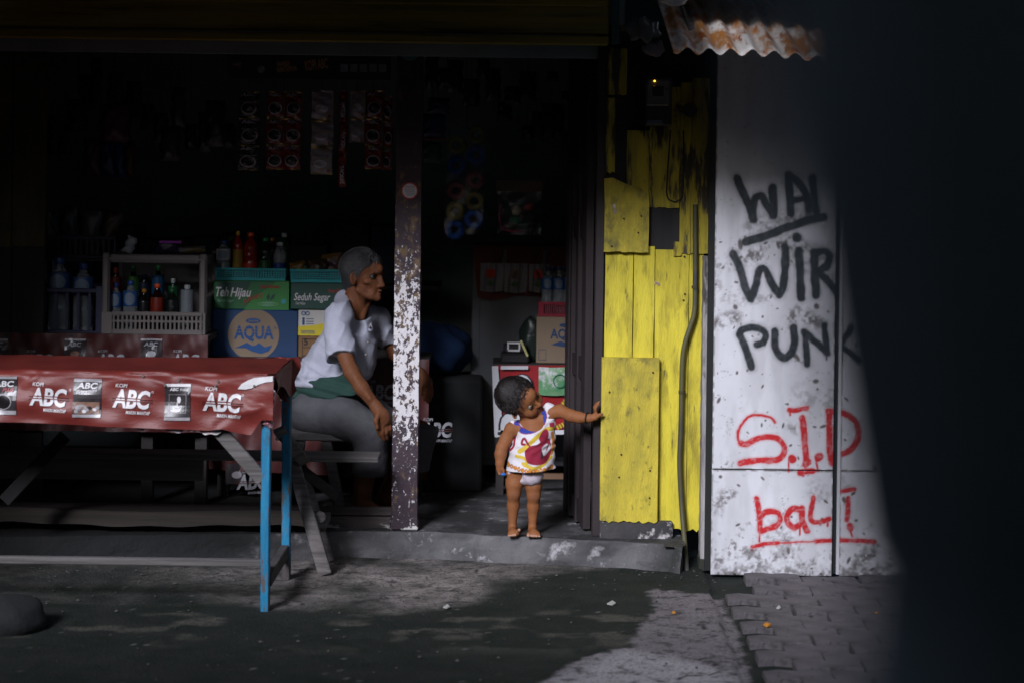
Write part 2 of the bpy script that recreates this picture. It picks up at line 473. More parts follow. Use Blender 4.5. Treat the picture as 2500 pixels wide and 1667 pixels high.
# ================================================================== materials of the place
dark_in = M('dark_interior', (.30, .36, .37), .9, (.22, .265, .275), 3, bump=.2, bs=12)
ceil_m = M('ceiling_boards', (.16, .17, .17), .9, (.10, .11, .11), 5, (1, .1, 1))
concrete = M('step_concrete', (.17, .165, .17), .9, (.09, .088, .094), 5, bump=.8, bs=45,
             layers=[((.03, .032, .03), 2.2, .52, .72), ((.62, .60, .62), 9, .565, .72), ((.4, .38, .4), 60, .64, .74), ((.036, .035, .037), 6, .86, 1.06, (1, 1, 1), (.096, .1035, .5))], attrs=[('shade_stain', (.012, .013, .013))])
old_wood = M('weathered_wood', (.22, .20, .195), .85, (.10, .09, .088), 5, (1, 1, 14), bump=.5, bs=30, bst=(2, 2, 40), layers=[((.05, .045, .04), 9, .62, .75, (1, 1, 6))])
old_wood_x = M('weathered_wood_long', (.20, .185, .18), .85, (.09, .082, .08), 5, (.4, 8, 14), bump=.5, bs=30, bst=(1, 20, 40), layers=[((.04, .036, .032), 4, .6, .75, (.4, 4, 4))])
brown = M('brown_paint', (.030, .020, .022), .65, (.022, .016, .018), 6, bump=.1, layers=[((.40, .38, .36), 30, .74, .78, (1, 1, .25))])

# ================================================================== ground
def build_ground():
    xs = np.concatenate([-np.geomspace(300, 2.9, 12), np.arange(-2.7, 2.71, .0145), np.geomspace(2.9, 300, 12)])
    ys = np.concatenate([-np.geomspace(300, 1, 9), np.linspace(0, 5.6, 12), np.arange(5.8, 8.6, .0145), np.geomspace(8.8, 500, 12)])
    X, Y = np.meshgrid(xs, ys)
    nx, ny = len(xs), len(ys)
    def gp(l): return [tuple(G(*p)[:2]) for p in l]
    wx = X + .10 * (fbm(X, Y, 7, 3) - .5) + .035 * (fbm(X, Y, 40, 5) - .5); wy = Y + .16 * (fbm(X, Y, 7, 11) - .5) + .05 * (fbm(X, Y, 40, 13) - .5)
    apron = gp([(-400, 1290), (560, 1270), (780, 1262), (1150, 1272), (1420, 1296), (1260, 1322), (1170, 1338), (1130, 1372), (1020, 1392), (900, 1412), (620, 1394), (380, 1385), (60, 1386), (-400, 1390)])
    path = gp([(1180, 1640), (1255, 1560), (1322, 1515), (1448, 1486), (1470, 1440), (1512, 1398), (1488, 1362), (1500, 1352), (1600, 1362), (1660, 1362), (1700, 1450), (1740, 1640)])
    wxx = X + .05 * (fbm(X, Y, 30, 23) - .5); wyy = Y + .10 * (fbm(X, Y, 30, 33) - .5)
    sa = poly_sd(wx, wy, apron); sp = poly_sd(wxx, wyy, path)
    a = sstep(.05, -.07, sa) * np.clip(.15 + 1.9 * (fbm(X * .9, Y * .8, 6, 40, 6) - .25), 0, 1.2) * (.55 + .9 * (fbm(X, Y * 1.0, 28, 44, 4) - .25)); p = sstep(.012, -.012, sp)
    crack = sstep(.010, .002, np.abs(fbm(X, Y * 1.5, 2.3, 77, 5) - .5)) * (.35 + .65 * np.clip(a + p, 0, 1)); wet = sstep(.5, .62, fbm(X * .8, Y * 2, 3, 83, 5)) * sstep(.2, -.3, sa) * .8
    low = gp([(1150, 1680), (1255, 1566), (1322, 1520), (1448, 1490), (1500, 1500), (1700, 1540), (1760, 1680)])
    lowm = sstep(.06, -.10, poly_sd(wx, wy, low))
    streak = sstep(.60, .74, fbm(X * 1.1, Y * 1.7, 5, 51, 5)) * sstep(7.5, 7.0, Y) * sstep(6.4, 6.9, Y) * .8
    speck = (rng.random(X.shape) > .9965) * rng.random(X.shape)
    z = .012 * (fbm(X, Y, 2.2, 61) - .5) + .006 * (fbm(X, Y, 18, 62) - .5) * (1 - .5 * p)
    pav = (X - (G(1650, 1345).x + (G(1735, 1568).x - G(1650, 1345).x) * (7.75 - Y) / 1.2) > -.03) & (Y < 8.2) & (Y > 4)
    z = np.where(pav, -.02, z); z = np.where((np.abs(X) > 2.72) | (Y < 5.7) | (Y > 8.6), 0, z)
    vs = np.c_[X.ravel(), Y.ravel(), z.ravel()]
    i = np.arange(nx * ny).reshape(ny, nx); q = np.stack([i[:-1, :-1], i[:-1, 1:], i[1:, 1:], i[1:, :-1]], -1).reshape(-1, 4)
    me = np_mesh('ground', vs, q)
    fattr(me, 'apron', np.clip(a * (.30 + .70 * sstep(-1.5, -.55, X + .5 * (fbm(X, Y, 3, 19, 4) - .5))), 0, 1)); fattr(me, 'path', p * (.72 + .5 * (fbm(X, Y * 2, 24, 47, 5) - .2))); fattr(me, 'crack', np.clip(crack, 0, 1)); fattr(me, 'lowpath', lowm * p); fattr(me, 'streak', streak); fattr(me, 'speck', speck)  # apron faded at the left, shade under the table put into colour
    m = M('ground_dirt', (.014, .022, .018), .95, (.030, .036, .031), 6, bump=1.0, bs=70, spec=.25, attrs=[('streak', (.13, .125, .105)), ('apron', (.40, .355, .34)), ('path', (.27, .245, .26)), ('lowpath', (.50, .47, .49)), ('speck', (.25, .25, .24)), ('crack', (.014, .014, .013))], post=[((.030, .030, .028), 14, .48, .66, .75), ((.022, .022, .021), 75, .50, .66, .8), ((.30, .29, .27), 130, .62, .72, .35)],
          layers=[((.012, .022, .014), 4, .5, .65), ((.10, .10, .09), 60, .62, .72), ((.012, .014, .012), 140, .54, .68)])
    o = link('ground', me, m, smooth=True); tag(o, kind='structure'); return o
ground = build_ground()

# interlocking pavers on the right, one object each
pav_m = M('paver_concrete', (.15, .137, .145), .9, (.095, .086, .092), 9, bump=.8, bs=70, layers=[((.018, .022, .019), 5, .56, .70), ((.2, .19, .19), 26, .70, .76, (1, 3, 1))])
def build_pavers():
    a, b = .222, .112; g = .0035; z = .018
    def outline():
        pts = []; n = 4
        for i in range(n + 1): pts.append((-a / 2 + g + (a - 2 * g) * i / n, -b / 2 + g + (z if i % 2 else 0)))
        for i in range(n + 1): pts.append((a / 2 - g - (a - 2 * g) * i / n, b / 2 - g + (z if i % 2 else 0)))
        return pts
    o2 = outline(); metas = []
    for s in range(3):
        mb = MB(); rn = random.Random(s)
        top = [(x * .985 + rn.uniform(-.002, .002), y * .97 + rn.uniform(-.002, .002), .0) for x, y in o2]; mid = [(x, y, -.006) for x, y in o2]; low = [(x, y, -.05) for x, y in o2]
        n = len(o2); vs = top + mid + low
        fs = [list(range(n))] + [[i, (i + 1) % n, n + (i + 1) % n, n + i] for i in range(n)] + [[n + i, n + (i + 1) % n, 2 * n + (i + 1) % n, 2 * n + i] for i in range(n)]
        mb.add(vs, fs); me = mb.mesh('paver'); bm = bmesh.new(); bm.from_mesh(me); bmesh.ops.recalc_face_normals(bm, faces=bm.faces); bm.to_mesh(me); bm.free()
        me.materials.append(pav_m); metas.append(me)
    p0, p1 = G(1650, 1345), G(1735, 1568); first = None; k = 0; r = 0
    y = 6.0
    while y < 7.9:
        x = 0.6 + (a / 2 if r % 2 else 0)
        while x < 2.35:
            edge = p0.x + (p1.x - p0.x) * (7.75 - y) / 1.2
            if x - a / 2 > edge - .06 and not (y > 7.62 and x < 1.0) and k < 300:
                o = bpy.data.objects.new('paver', metas[k % 3]); COL.objects.link(o); o.parent = ground
                o.location = (x + random.uniform(-.004, .004), y + random.uniform(-.004, .004), .004 + random.uniform(-.006, .007))
                o.rotation_euler = (random.gauss(0, .012), random.gauss(0, .010), random.gauss(0, .012)); k += 1
            x += a
        y += b; r += 1
build_pavers()

# ================================================================== raised shop floor with its kerb face
def build_floor():
    Zt = .105
    path = [(-400, 1238, 1300), (300, 1236, 1290), (700, 1236, 1284), (800, 1234, 1279), (1000, 1236, 1281), (1085, 1240, 1286), (1100, 1243, 1290), (1150, 1246, 1291), (1300, 1248, 1298), (1450, 1250, 1305), (1540, 1252, 1313), (1562, 1250, 1318)]
    base = [G(x, b) for x, t, b in path]; xs = []; 
    mb = MB(); pts = []
    for p, q in zip(base[:-1], base[1:]):
        n = max(1, int((q.x - p.x) / .03))
        for i in range(n): pts.append(p.lerp(q, i / n))
    pts.append(base[-1]); end = base[-1]
    for i in range(1, 14): pts.append(Vector((end.x + .03 * math.sin(i * .12), end.y + i * .022, 0)))
    A = np.array([(p.x, p.y) for p in pts]); n = len(pts); rows = 9; vs = []; fs = []
    for j in range(rows):
        t = j / (rows - 1); z = -.02 + (Zt + .02) * min(1, t * 1.15)
        ins = .03 * t ** 2 + (0.035 if t > .95 else 0)
        zz = z if t < .9 else Zt
        for i in range(n):
            w = .012 * (fbm(np.array([A[i, 0]]), np.array([t * .3]), 9, 71)[0] - .5) * 2
            tg = A[min(i + 1, n - 1)] - A[max(i - 1, 0)]; tg = tg / (np.linalg.norm(tg) + 1e-9); nr = np.array([-tg[1], tg[0]])
            wig = .006 * math.sin(A[i, 0] * 23) * (1 - t)
            vs.append((A[i, 0] + nr[0] * (ins + w), A[i, 1] + nr[1] * (ins + w), zz - .004 * random.random() + wig * 0))
    for j in range(rows - 1):
        for i in range(n - 1): fs.append([j * n + i, j * n + i + 1, (j + 1) * n + i + 1, (j + 1) * n + i])
    top = (rows - 1) * n; m0 = len(vs)
    for i in range(n): vs.append((min(vs[top + i][0], end.x - .03), 10.6, Zt))
    for i in range(n - 1): fs.append([top + i, top + i + 1, m0 + i + 1, m0 + i])
    mb.add(vs, fs)
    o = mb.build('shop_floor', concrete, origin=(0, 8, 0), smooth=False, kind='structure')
    A_ = np.array(vs); lx = G(760, 1290).x; n_ = fbm(A_[:, 0], A_[:, 2] * 3 + A_[:, 1], 5, 17, 4); fattr(o.data, 'shade_stain', np.clip(sstep(lx + .12, lx - .5, A_[:, 0] + .5 * (n_ - .5)) * 1.0 + sstep(.55, .75, n_) * .5, 0, 1)); return o  # kerb's left end painted dark as shade under the table, plus random stains
shop_floor = build_floor(); FZ = .105

# ================================================================== shop shell
XL, XR = PX(-60, 700, 8.2), PX(1660, 700, 8.1)
def struct(name, mb, m, **k): return mb.build(name, m, kind='structure', **k)
struct('back_wall', MB().box((-3.2, 10.4, 0), (1.6, 10.5, 2.6)), dark_in)
struct('side_wall', MB().box((-3.2, 8.2, 0), (-3.1, 10.4, 2.6)), dark_in)
struct('partition_wall', MB().box((PX(1392, 700, 8.3), 8.24, .1), (PX(1392, 700, 8.3) + .06, 10.4, 2.6)), dark_in)
struct('ceiling', MB().box((-3.2, 8.0, 2.5), (1.6, 10.5, 2.56)), ceil_m)
# eave: boards and battens over the front, slope down to the lane
EY, EZ = 6.42, 2.197
def eave():
    root = thing('shop_eave', (-.6, 8.0, 2.4), 'dark wooden eave roof over the whole shop front', 'eave roof')
    sheet = M('roof_tin', (.10, .085, .08), .7, (.05, .042, .04), 4)
    for i in range(9):
        x0 = -3.3 + i * .43
        mb = MB(); v = [(x0, EY, EZ), (x0 + .425, EY, EZ), (x0 + .425, 8.5, EZ + .42), (x0, 8.5, EZ + .42)]
        mb.prism([Vector(p) for p in v], None, .02, (0, 0, 1)); mb.build('roof_board', sheet, root)
    for i in range(8):
        x0 = -3.2 + i * .52
        MB().beam((x0, EY + .06, EZ - .01), (x0, 8.4, EZ + .36), .045, .05).build('rafter', ceil_m, root)
eave()
def right_eave():
    root = thing('side_eave', (4.5, 7.6, 2.3), 'dark plank eave over the graffiti sheets', 'eave roof')
    for i in range(18):
        x0 = .60 + i * .45; v = [(x0, 7.08, 2.245), (x0 + .445, 7.08, 2.245), (x0 + .445, 8.0, 2.45), (x0, 8.0, 2.45)]
        MB().prism([Vector(p) for p in v], None, .02, (0, 0, 1)).build('roof_board', ceil_m, root)
right_eave()
# the dim yellow beam across the top of the opening
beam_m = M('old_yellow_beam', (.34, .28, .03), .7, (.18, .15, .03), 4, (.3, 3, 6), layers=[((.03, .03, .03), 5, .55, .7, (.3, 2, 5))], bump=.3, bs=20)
def top_beam():
    x1 = PX(1398, 40, 8.0)
    mb = MB(); b0 = PZ(100, 72, 8.0)
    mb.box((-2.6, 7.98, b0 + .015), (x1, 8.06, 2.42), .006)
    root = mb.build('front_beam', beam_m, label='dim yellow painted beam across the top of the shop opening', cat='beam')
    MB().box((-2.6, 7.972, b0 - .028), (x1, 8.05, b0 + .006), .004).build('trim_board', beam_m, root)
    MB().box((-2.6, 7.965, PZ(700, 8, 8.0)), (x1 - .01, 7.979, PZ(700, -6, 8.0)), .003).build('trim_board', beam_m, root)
top_beam()
struct('lintel_board', MB().box((-2.6, 8.10, PZ(100, 118, 8.1)), (PX(1386, 300, 8.1), 8.14, 2.45)), dark_in)

# left pier of old yellow planks, shade and dirt put into their colour
ylw_dim = M('shade_dirt_yellow', (.075, .066, .02), .8, (.04, .036, .018), 3, (6, 6, .6), layers=[((.03, .03, .025), 5, .50, .66, (3, 3, .8))], bump=.3)
def left_pier():
    mb = MB(); x1 = PX(104, 300, 8.62)
    root = thing('plank_pier', (x1 - .3, 8.62, 0), 'dim yellow plank pier at the left edge behind the blue crate', 'plank wall')
    x = x1; low = M('shade_dark_plank', (.018, .017, .016), .9)  # lower planks near black, painted as if no light reached them
    for i in range(5):
        w = .12 + .03 * random.random()
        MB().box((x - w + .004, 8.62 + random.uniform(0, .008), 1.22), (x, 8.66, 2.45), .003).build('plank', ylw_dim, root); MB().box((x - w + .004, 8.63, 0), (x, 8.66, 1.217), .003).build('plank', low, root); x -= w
left_pier()

# low sill between post and counter
sill_m = M('chipped_sill', (.11, .09, .085), .85, (.06, .05, .05), 6, (.4, 3, 6), bump=.5, bs=40, layers=[((.62, .60, .58), 14, .50, .60, (.5, 2, 2), (.0, .06, -.18))])
MB().box((-2.9, 8.20, FZ - .01), (PX(899, 1190, 8.2), 8.26, PZ(800, 1186, 8.2)), .004).box((-2.9, 8.215, PZ(800, 1184, 8.2)), (PX(899, 1190, 8.2), 8.25, PZ(800, 1166, 8.2)), .003).build('sill_board', sill_m, label='low chipped white sill board left of the peeling post', cat='sill board')

# ================================================================== peeling post
def post():
    Y = 8.165
    top, bot = P(938, 95, Y), P(928, 1216, Y)
    m = M('peeling_post', (.050, .028, .042), .6, (.036, .021, .030), 9, bump=.35, bs=60,
          layers=[((.16, .10, .05), 20, .54, .64, (1, 1, .8), (.35, .75, .06, 1.1, 1.7, -.10)),
                  ((.70, .67, .69), 30, .60, .615, (1.1, 1.1, .75), (.30, .50, .12, .80, 1.40, -.24)),
                  ((.66, .64, .66), 75, .61, .64, (1, 1, .8), (.2, .5, .08, .85, 1.50, -.16)),
                  ((.7, .68, .66), 22, .50, .54, (1, 1, 1.5), (.0, .07, -.25))])
    mb = MB(); w0, w1 = .0505, .0515; n = 40; ring_ = [(-1, 0), (-.93, -.07), (.93, -.07), (1, 0), (1, 1), (-1, 1)]; vs = []; fs = []
    for j in range(n + 1):
        t = j / n; z = FZ + (2.36 - FZ) * t
        for a, b_ in ring_:
            vs.append((bot.x + a * .0525 + random.uniform(-.0012, .0012), Y + b_ * .10 + random.uniform(-.0008, .0008) + (.007 if b_ < 0 else 0), z))
    k = len(ring_)
    for j in range(n):
        for i in range(k): fs.append([j * k + i, j * k + (i + 1) % k, (j + 1) * k + (i + 1) % k, (j + 1) * k + i])
    mb.add(vs, fs)
    o = mb.build('wooden_post', m, origin=(bot.x, Y, FZ), label='peeling brown and white wooden post in the middle of the opening', cat='post')
    MB().box((bot.x - .058, Y - .012, FZ), (bot.x + .057, Y + .1, FZ + .045), .004).build('post_foot', m, o)
    return o
wpost = post()

def grit():
    """loose grit and leaf bits on the ground: too many to count"""
    rs = np.random.default_rng(17); mb = MB(); n = 0
    while n < 700:
        x, y = rs.uniform(-2.2, 1.9), rs.uniform(6.15, 7.95) ** 1.0
        if rs.random() > .25 + .75 * sstep(7.3, 7.9, y): continue
        s = abs(rs.normal(0, .0035)) + .0012; a = rs.uniform(0, 6.28); c, d = math.cos(a) * s, math.sin(a) * s; h = s * rs.uniform(.4, .9); z = .004
        mb.add([(x + c, y + d, z), (x - d, y + c, z), (x - c * .8, y - d * .8, z), (x + d, y - c, z), (x + c * .2, y + d * .1, z + h)], [(0, 1, 4), (1, 2, 4), (2, 3, 4), (3, 0, 4)]); n += 1
    mb.build('gravel', M('grit_stone', (.10, .095, .09), .9, (.03, .03, .03), 30), origin=(0, 7, 0), kind='stuff', label='loose grit and specks scattered over the mossy ground', cat='grit')
grit()

# ================================================================== yellow plank wall
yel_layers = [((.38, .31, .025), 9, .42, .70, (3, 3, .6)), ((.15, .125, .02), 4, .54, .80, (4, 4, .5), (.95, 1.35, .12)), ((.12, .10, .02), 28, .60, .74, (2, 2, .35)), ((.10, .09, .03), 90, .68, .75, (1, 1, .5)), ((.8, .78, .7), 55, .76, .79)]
yellow = M('yellow_paint', (.75, .63, .045), .62, (.60, .50, .035), 5, (3, 3, .5), yel_layers, bump=.4, bs=45, bst=(3, 3, .6))
yellow_dirty = M('yellow_paint_dirty', (.70, .56, .05), .65, (.50, .40, .04), 5, (3, 3, .5), [((.36, .30, .04), 5, .44, .74, (2, 2, 1), (.35, .75, .05)), ((.16, .14, .04), 9, .55, .80, (1.4, 1.4, .9), (.40, .72, .08)), ((.10, .085, .02), 34, .58, .76, (1, 1, .6)), ((.05, .06, .05), 4, .60, .90), ((.75, .7, .5), 60, .72, .76)], bump=.5, bs=50, bst=(3, 3, .8))
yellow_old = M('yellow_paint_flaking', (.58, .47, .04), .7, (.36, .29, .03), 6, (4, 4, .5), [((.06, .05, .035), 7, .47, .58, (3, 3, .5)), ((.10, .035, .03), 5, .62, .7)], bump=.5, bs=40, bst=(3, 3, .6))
hole_m = M('bare_dark_board', (.035, .033, .035), .9, (.022, .022, .024), 6, (4, 4, .6), bump=.3)
YW = 8.05
def rag_board(name, l, r, t, b, y, m, root, depth=.02, rag=.006, top_pts=None, label=None):
    """board with slightly ragged lower edge; v-space corners l..r x t..b at depth y"""
    x0, x1 = PX(l, (t + b) / 2, y), PX(r, (t + b) / 2, y); zt, zb = PZ((l + r) / 2, t, y), PZ((l + r) / 2, b, y)
    n = max(4, int((x1 - x0) / .012)); pts = []
    for i in range(n + 1): pts.append(Vector((x0 + (x1 - x0) * i / n, y, zb + random.uniform(0, rag))))
    nz = max(3, int((zt - zb) / .12)); 
    for j in range(1, nz): pts.append(Vector((x1 + random.uniform(-.0015, .0015), y, zb + (zt - zb) * j / nz)))
    if top_pts:
        for vx, vy in reversed(top_pts): pts.append(P(vx, vy, y))
    else:
        pts.append(Vector((x1, y, zt))); pts.append(Vector((x0, y, zt)))
    for j in range(nz - 1, 0, -1): pts.append(Vector((x0 + random.uniform(-.0015, .0015), y, zb + (zt - zb) * j / nz)))
    me = MB().prism(pts, None, depth).mesh(name)
    bm = bmesh.new(); bm.from_mesh(me); bmesh.ops.recalc_face_normals(bm, faces=bm.faces)
    big = [f for f in bm.faces if len(f.verts) > 4]; bm.normal_update()
    bmesh.ops.triangulate(bm, faces=big); bm.to_mesh(me); bm.free()
    o = link(name, me, m, root)
    if label: o['label'] = label
    return o
def yellow_wall():
    root = thing('plank_wall', (PX(1510, 900, YW), YW, FZ), 'bright yellow plank wall between the doorway and the white sheets', 'plank wall')
    # backing behind all the boards
    rag_board('backing_board', 1386, 1640, 60, 1200, YW + .05, hole_m, root, .02)
    b = YW + .028
    # upper, shaded, flaking planks
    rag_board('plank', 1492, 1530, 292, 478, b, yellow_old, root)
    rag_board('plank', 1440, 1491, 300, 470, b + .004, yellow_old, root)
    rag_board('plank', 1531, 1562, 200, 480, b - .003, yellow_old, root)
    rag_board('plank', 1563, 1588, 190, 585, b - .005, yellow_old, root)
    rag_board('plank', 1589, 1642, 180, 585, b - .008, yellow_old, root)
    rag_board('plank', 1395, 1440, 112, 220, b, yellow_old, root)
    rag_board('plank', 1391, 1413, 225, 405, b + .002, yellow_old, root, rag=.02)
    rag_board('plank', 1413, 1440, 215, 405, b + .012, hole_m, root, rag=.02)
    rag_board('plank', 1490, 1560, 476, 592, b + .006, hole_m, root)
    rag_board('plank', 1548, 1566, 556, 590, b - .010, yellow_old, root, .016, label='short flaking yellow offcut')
    # lower planks
    rag_board('plank', 1387, 1451, 566, 1190, b, yellow, root)
    rag_board('plank', 1452.5, 1500, 566, 1190, b - .003, yellow, root)
    rag_board('plank', 1501.5, 1579, 574, 1222, b + .001, yellow, root, rag=.02)
    rag_board('plank', 1580, 1612, 582, 1222, b + .004, yellow, root, rag=.025)
    # patches nailed over
    rag_board('patch_board', 1388, 1490, 412, 581, YW - .002, yellow_dirty, root, .022, top_pts=[(1388, 411), (1408, 409), (1440, 424), (1470, 433), (1490, 447)], label='upper yellow patch board with a slanting top')
    rag_board('patch_panel', 1380, 1512, 822, 1201, YW - .012, yellow_dirty, root, .032, rag=.012, label='large lower yellow panel nailed over the planks')
    # torn poster bits and nail heads
    bits = M('torn_paper', (.6, .58, .56), .8, (.35, .2, .15), 60)
    for vx, vy, w, h in ((1411, 478, 4, 9), (1413, 487, 5, 4), (1506, 650, 5, 3), (1512, 653, 5, 4)):
        c = P(vx, vy, YW - .0045 if vx < 1490 else b - .002); s = .0018
        MB().prism([c + Vector((-w * s, 0, h * s * .6)), c + Vector((w * s * .4, 0, h * s)), c + Vector((w * s, 0, -h * s * .4)), c + Vector((-w * s * .3, 0, -h * s))], None, .001).build('paper_scrap', bits, root)
    rust = M('rusty_nail', (.06, .025, .012), .8)
    nails = MB()
    for vx, vy, y in ((1427, 1043, YW - .012), (1493, 1080, YW - .012), (1422, 1095, YW - .012), (1492, 1243 - 100, YW - .012), (1433, 503, YW - .002), (1473, 497, YW - .002), (1466, 535, YW - .002), (1405, 566, YW - .002), (1572, 590, b), (1573, 676, b), (1570, 690, b), (1400, 900, YW - .012), (1500, 855, YW - .012)):
        c = P(vx, vy, y); nails.lathe([(.001, -.001), (.0045, 0), (.001, .001)], (0, 0, 0), 8) if False else nails.tube([c + Vector((0, -.003, 0)), c + Vector((0, .004, 0))], .0042, 8)
    nails.build('nail', rust, root)
    return root
yellow_wall()
plinth_m = M('plinth_stone', (.07, .065, .068), .9, (.04, .038, .04), 7, bump=.6, bs=40, layers=[((.5, .47, .47), 13, .56, .66)])
MB().box((PX(1378, 1220, YW), YW - .004, FZ - .02), (PX(1545, 1220, YW), YW + .1, PZ(1450, 1196, YW)), .005).build('plinth', plinth_m, label='low grey plinth under the yellow panel', cat='plinth')

# conduit running down the planks
def conduit():
    m = M('conduit_painted', (.11, .10, .035), .6, (.04, .04, .035), 6, (1, 1, .3), layers=[((.05, .05, .055), 3, .5, .6)])
    y = YW + .008
    pts = spline([tuple(P(a, b, y + d)) for a, b, d in ((1597, 470, 0), (1597, 640, -.004), (1595, 715, -.006), (1585, 752, -.008), (1573, 790, -.008), (1567, 840, -.006), (1564, 980, -.006), (1561, 1060, -.008), (1565, 1150, -.012), (1572, 1240, -.05), (1578, 1316, -.12))], 6)
    r = MB().tube(pts, .0105, 10).build('conduit_pipe', m, smooth=True, label='thin grey conduit bending down the yellow planks to the ground', cat='pipe')
    cl = M('clip_metal', (.10, .09, .05), .5, metal=.6)
    for a, b in ((1566, 900), (1596, 660)):
        c = P(a, b, y - .005); MB().tube([c + Vector((0, 0, -.006)), c + Vector((0, 0, .006))], .014, 10).build('pipe_clip', cl, r)
    pts = spline([tuple(P(a, b, YW + .018)) for a, b in ((1540, 300), (1533, 400), (1532, 450), (1545, 463), (1556, 462), (1568, 440), (1570, 300))], 5)
    MB().tube(pts, .003, 6).build('hanging_wire', M('black_wire', (.02, .02, .02), .5), label='thin black wire looping down from the electric meter', cat='wire', smooth=True)
conduit()

# electric meter with a lit orange lamp
def meter():
    Y = YW - .06
    c = P(1512, 235, Y); root = thing('electric_meter', (c.x, YW + .02, PZ(1512, 290, Y)), 'dark electric meter with a tiny lit orange lamp above the yellow planks', 'electric meter')
    blk = M('meter_black', (.03, .032, .035), .45); gl = M('meter_face', (.16, .17, .18), .3, (.10, .11, .12), 20)
    MB().box((PX(1481, 235, Y), Y + .008, PZ(1512, 290, Y)), (PX(1544, 235, Y), YW + .045, PZ(1512, 178, Y)), .008).build('housing', blk, root)
    f = MB().box((PX(1484, 235, Y), Y - .012, PZ(1512, 244, Y)), (PX(1537, 235, Y), Y + .008, PZ(1512, 183, Y)), .006).build('face_plate', gl, root)
    MB().box((PX(1498, 235, Y), Y - .0145, PZ(1512, 222, Y)), (PX(1524, 235, Y), Y - .011, PZ(1512, 198, Y)), .002).build('display', M('meter_display', (.02, .022, .024), .2), f)
    MB().box((PX(1487, 235, Y), Y + .001, PZ(1512, 286, Y)), (PX(1523, 235, Y), Y + .009, PZ(1512, 276, Y)), .002).build('breaker', M('breaker_blue', (.10, .13, .18), .4), root)
    lm = MB()
    for i, ch in enumerate('P 2 3 6'.split()): letter(lm, ch, (PX(1487 + i * 11, 262, Y), Y + .0055, PZ(1512, 268, Y)), height=.010)
    lm.build('printed_marks', gl, root)
    for a, b in ((1488, 192), (1531, 206)):
        p = P(a, b, Y); MB().tube([p + Vector((0, -.014, 0)), p + Vector((0, 0, 0))], .005, 10).build('screw', blk, root)
    p = P(1503, 187, Y); MB().tube([p + Vector((0, -.0165, 0)), p + Vector((0, -.010, 0))], .0038, 10).build('indicator_lamp', M('lamp_orange', (.9, .4, .02), .4, emit=(1, .42, .03, 3.0)), root)
    q = P(1586, 253, YW); MB().tube([q + Vector((0, -.02, 0)), q + Vector((0, .05, 0))], [.026, .03], 18).tube([q + Vector((0, -.028, 0)), q + Vector((0, -.018, 0))], .010, 12).build('junction_box', blk, label='small round dark switch box beside the electric meter', cat='switch box')
meter()

# weathered white corner post
def corner_post():
    Y = 7.965
    m = M('weathered_white', (.44, .42, .42), .8, (.20, .18, .18), 9, (3, 3, .5), [((.06, .055, .055), 9, .52, .64, (2, 2, .5)), ((.30, .02, .012), 5, .70, .73)], bump=.5, bs=45, bst=(3, 3, .6))
    n = 40; vs = []; fs = []; x0, x1 = PX(1613, 900, Y), PX(1640, 900, Y)
    zt, zb = PZ(1626, 590, Y), PZ(1626, 1283, Y)
    mb = MB()
    for j in range(n + 1):
        z = zb + (zt - zb) * j / n
        for a, b_ in ((0, 0), (1, 0), (1, 1), (0, 1)): vs.append((x0 + a * (x1 - x0) + random.uniform(-.0015, .0015), Y + b_ * .07, z))
    for j in range(n):
        for i in range(4): fs.append([j * 4 + i, j * 4 + (i + 1) % 4, j * 4 + 4 + (i + 1) % 4, j * 4 + 4 + i])
    fs += [[0, 1, 2, 3], [n * 4, n * 4 + 1, n * 4 + 2, n * 4 + 3]]
    mb.add(vs, fs)
    o = mb.build('corner_post', m, label='narrow weathered white post between yellow planks and graffiti sheets', cat='post')
    MB().box((PX(1606, 1300, Y), Y + .004, -.01), (PX(1634, 1300, Y), Y + .1, zb), .004).build('stone_foot', M('dark_foot', (.022, .022, .020), .9, (.03, .035, .025), 10, bump=.4), o)
    s = MB()
    return o
corner_post()

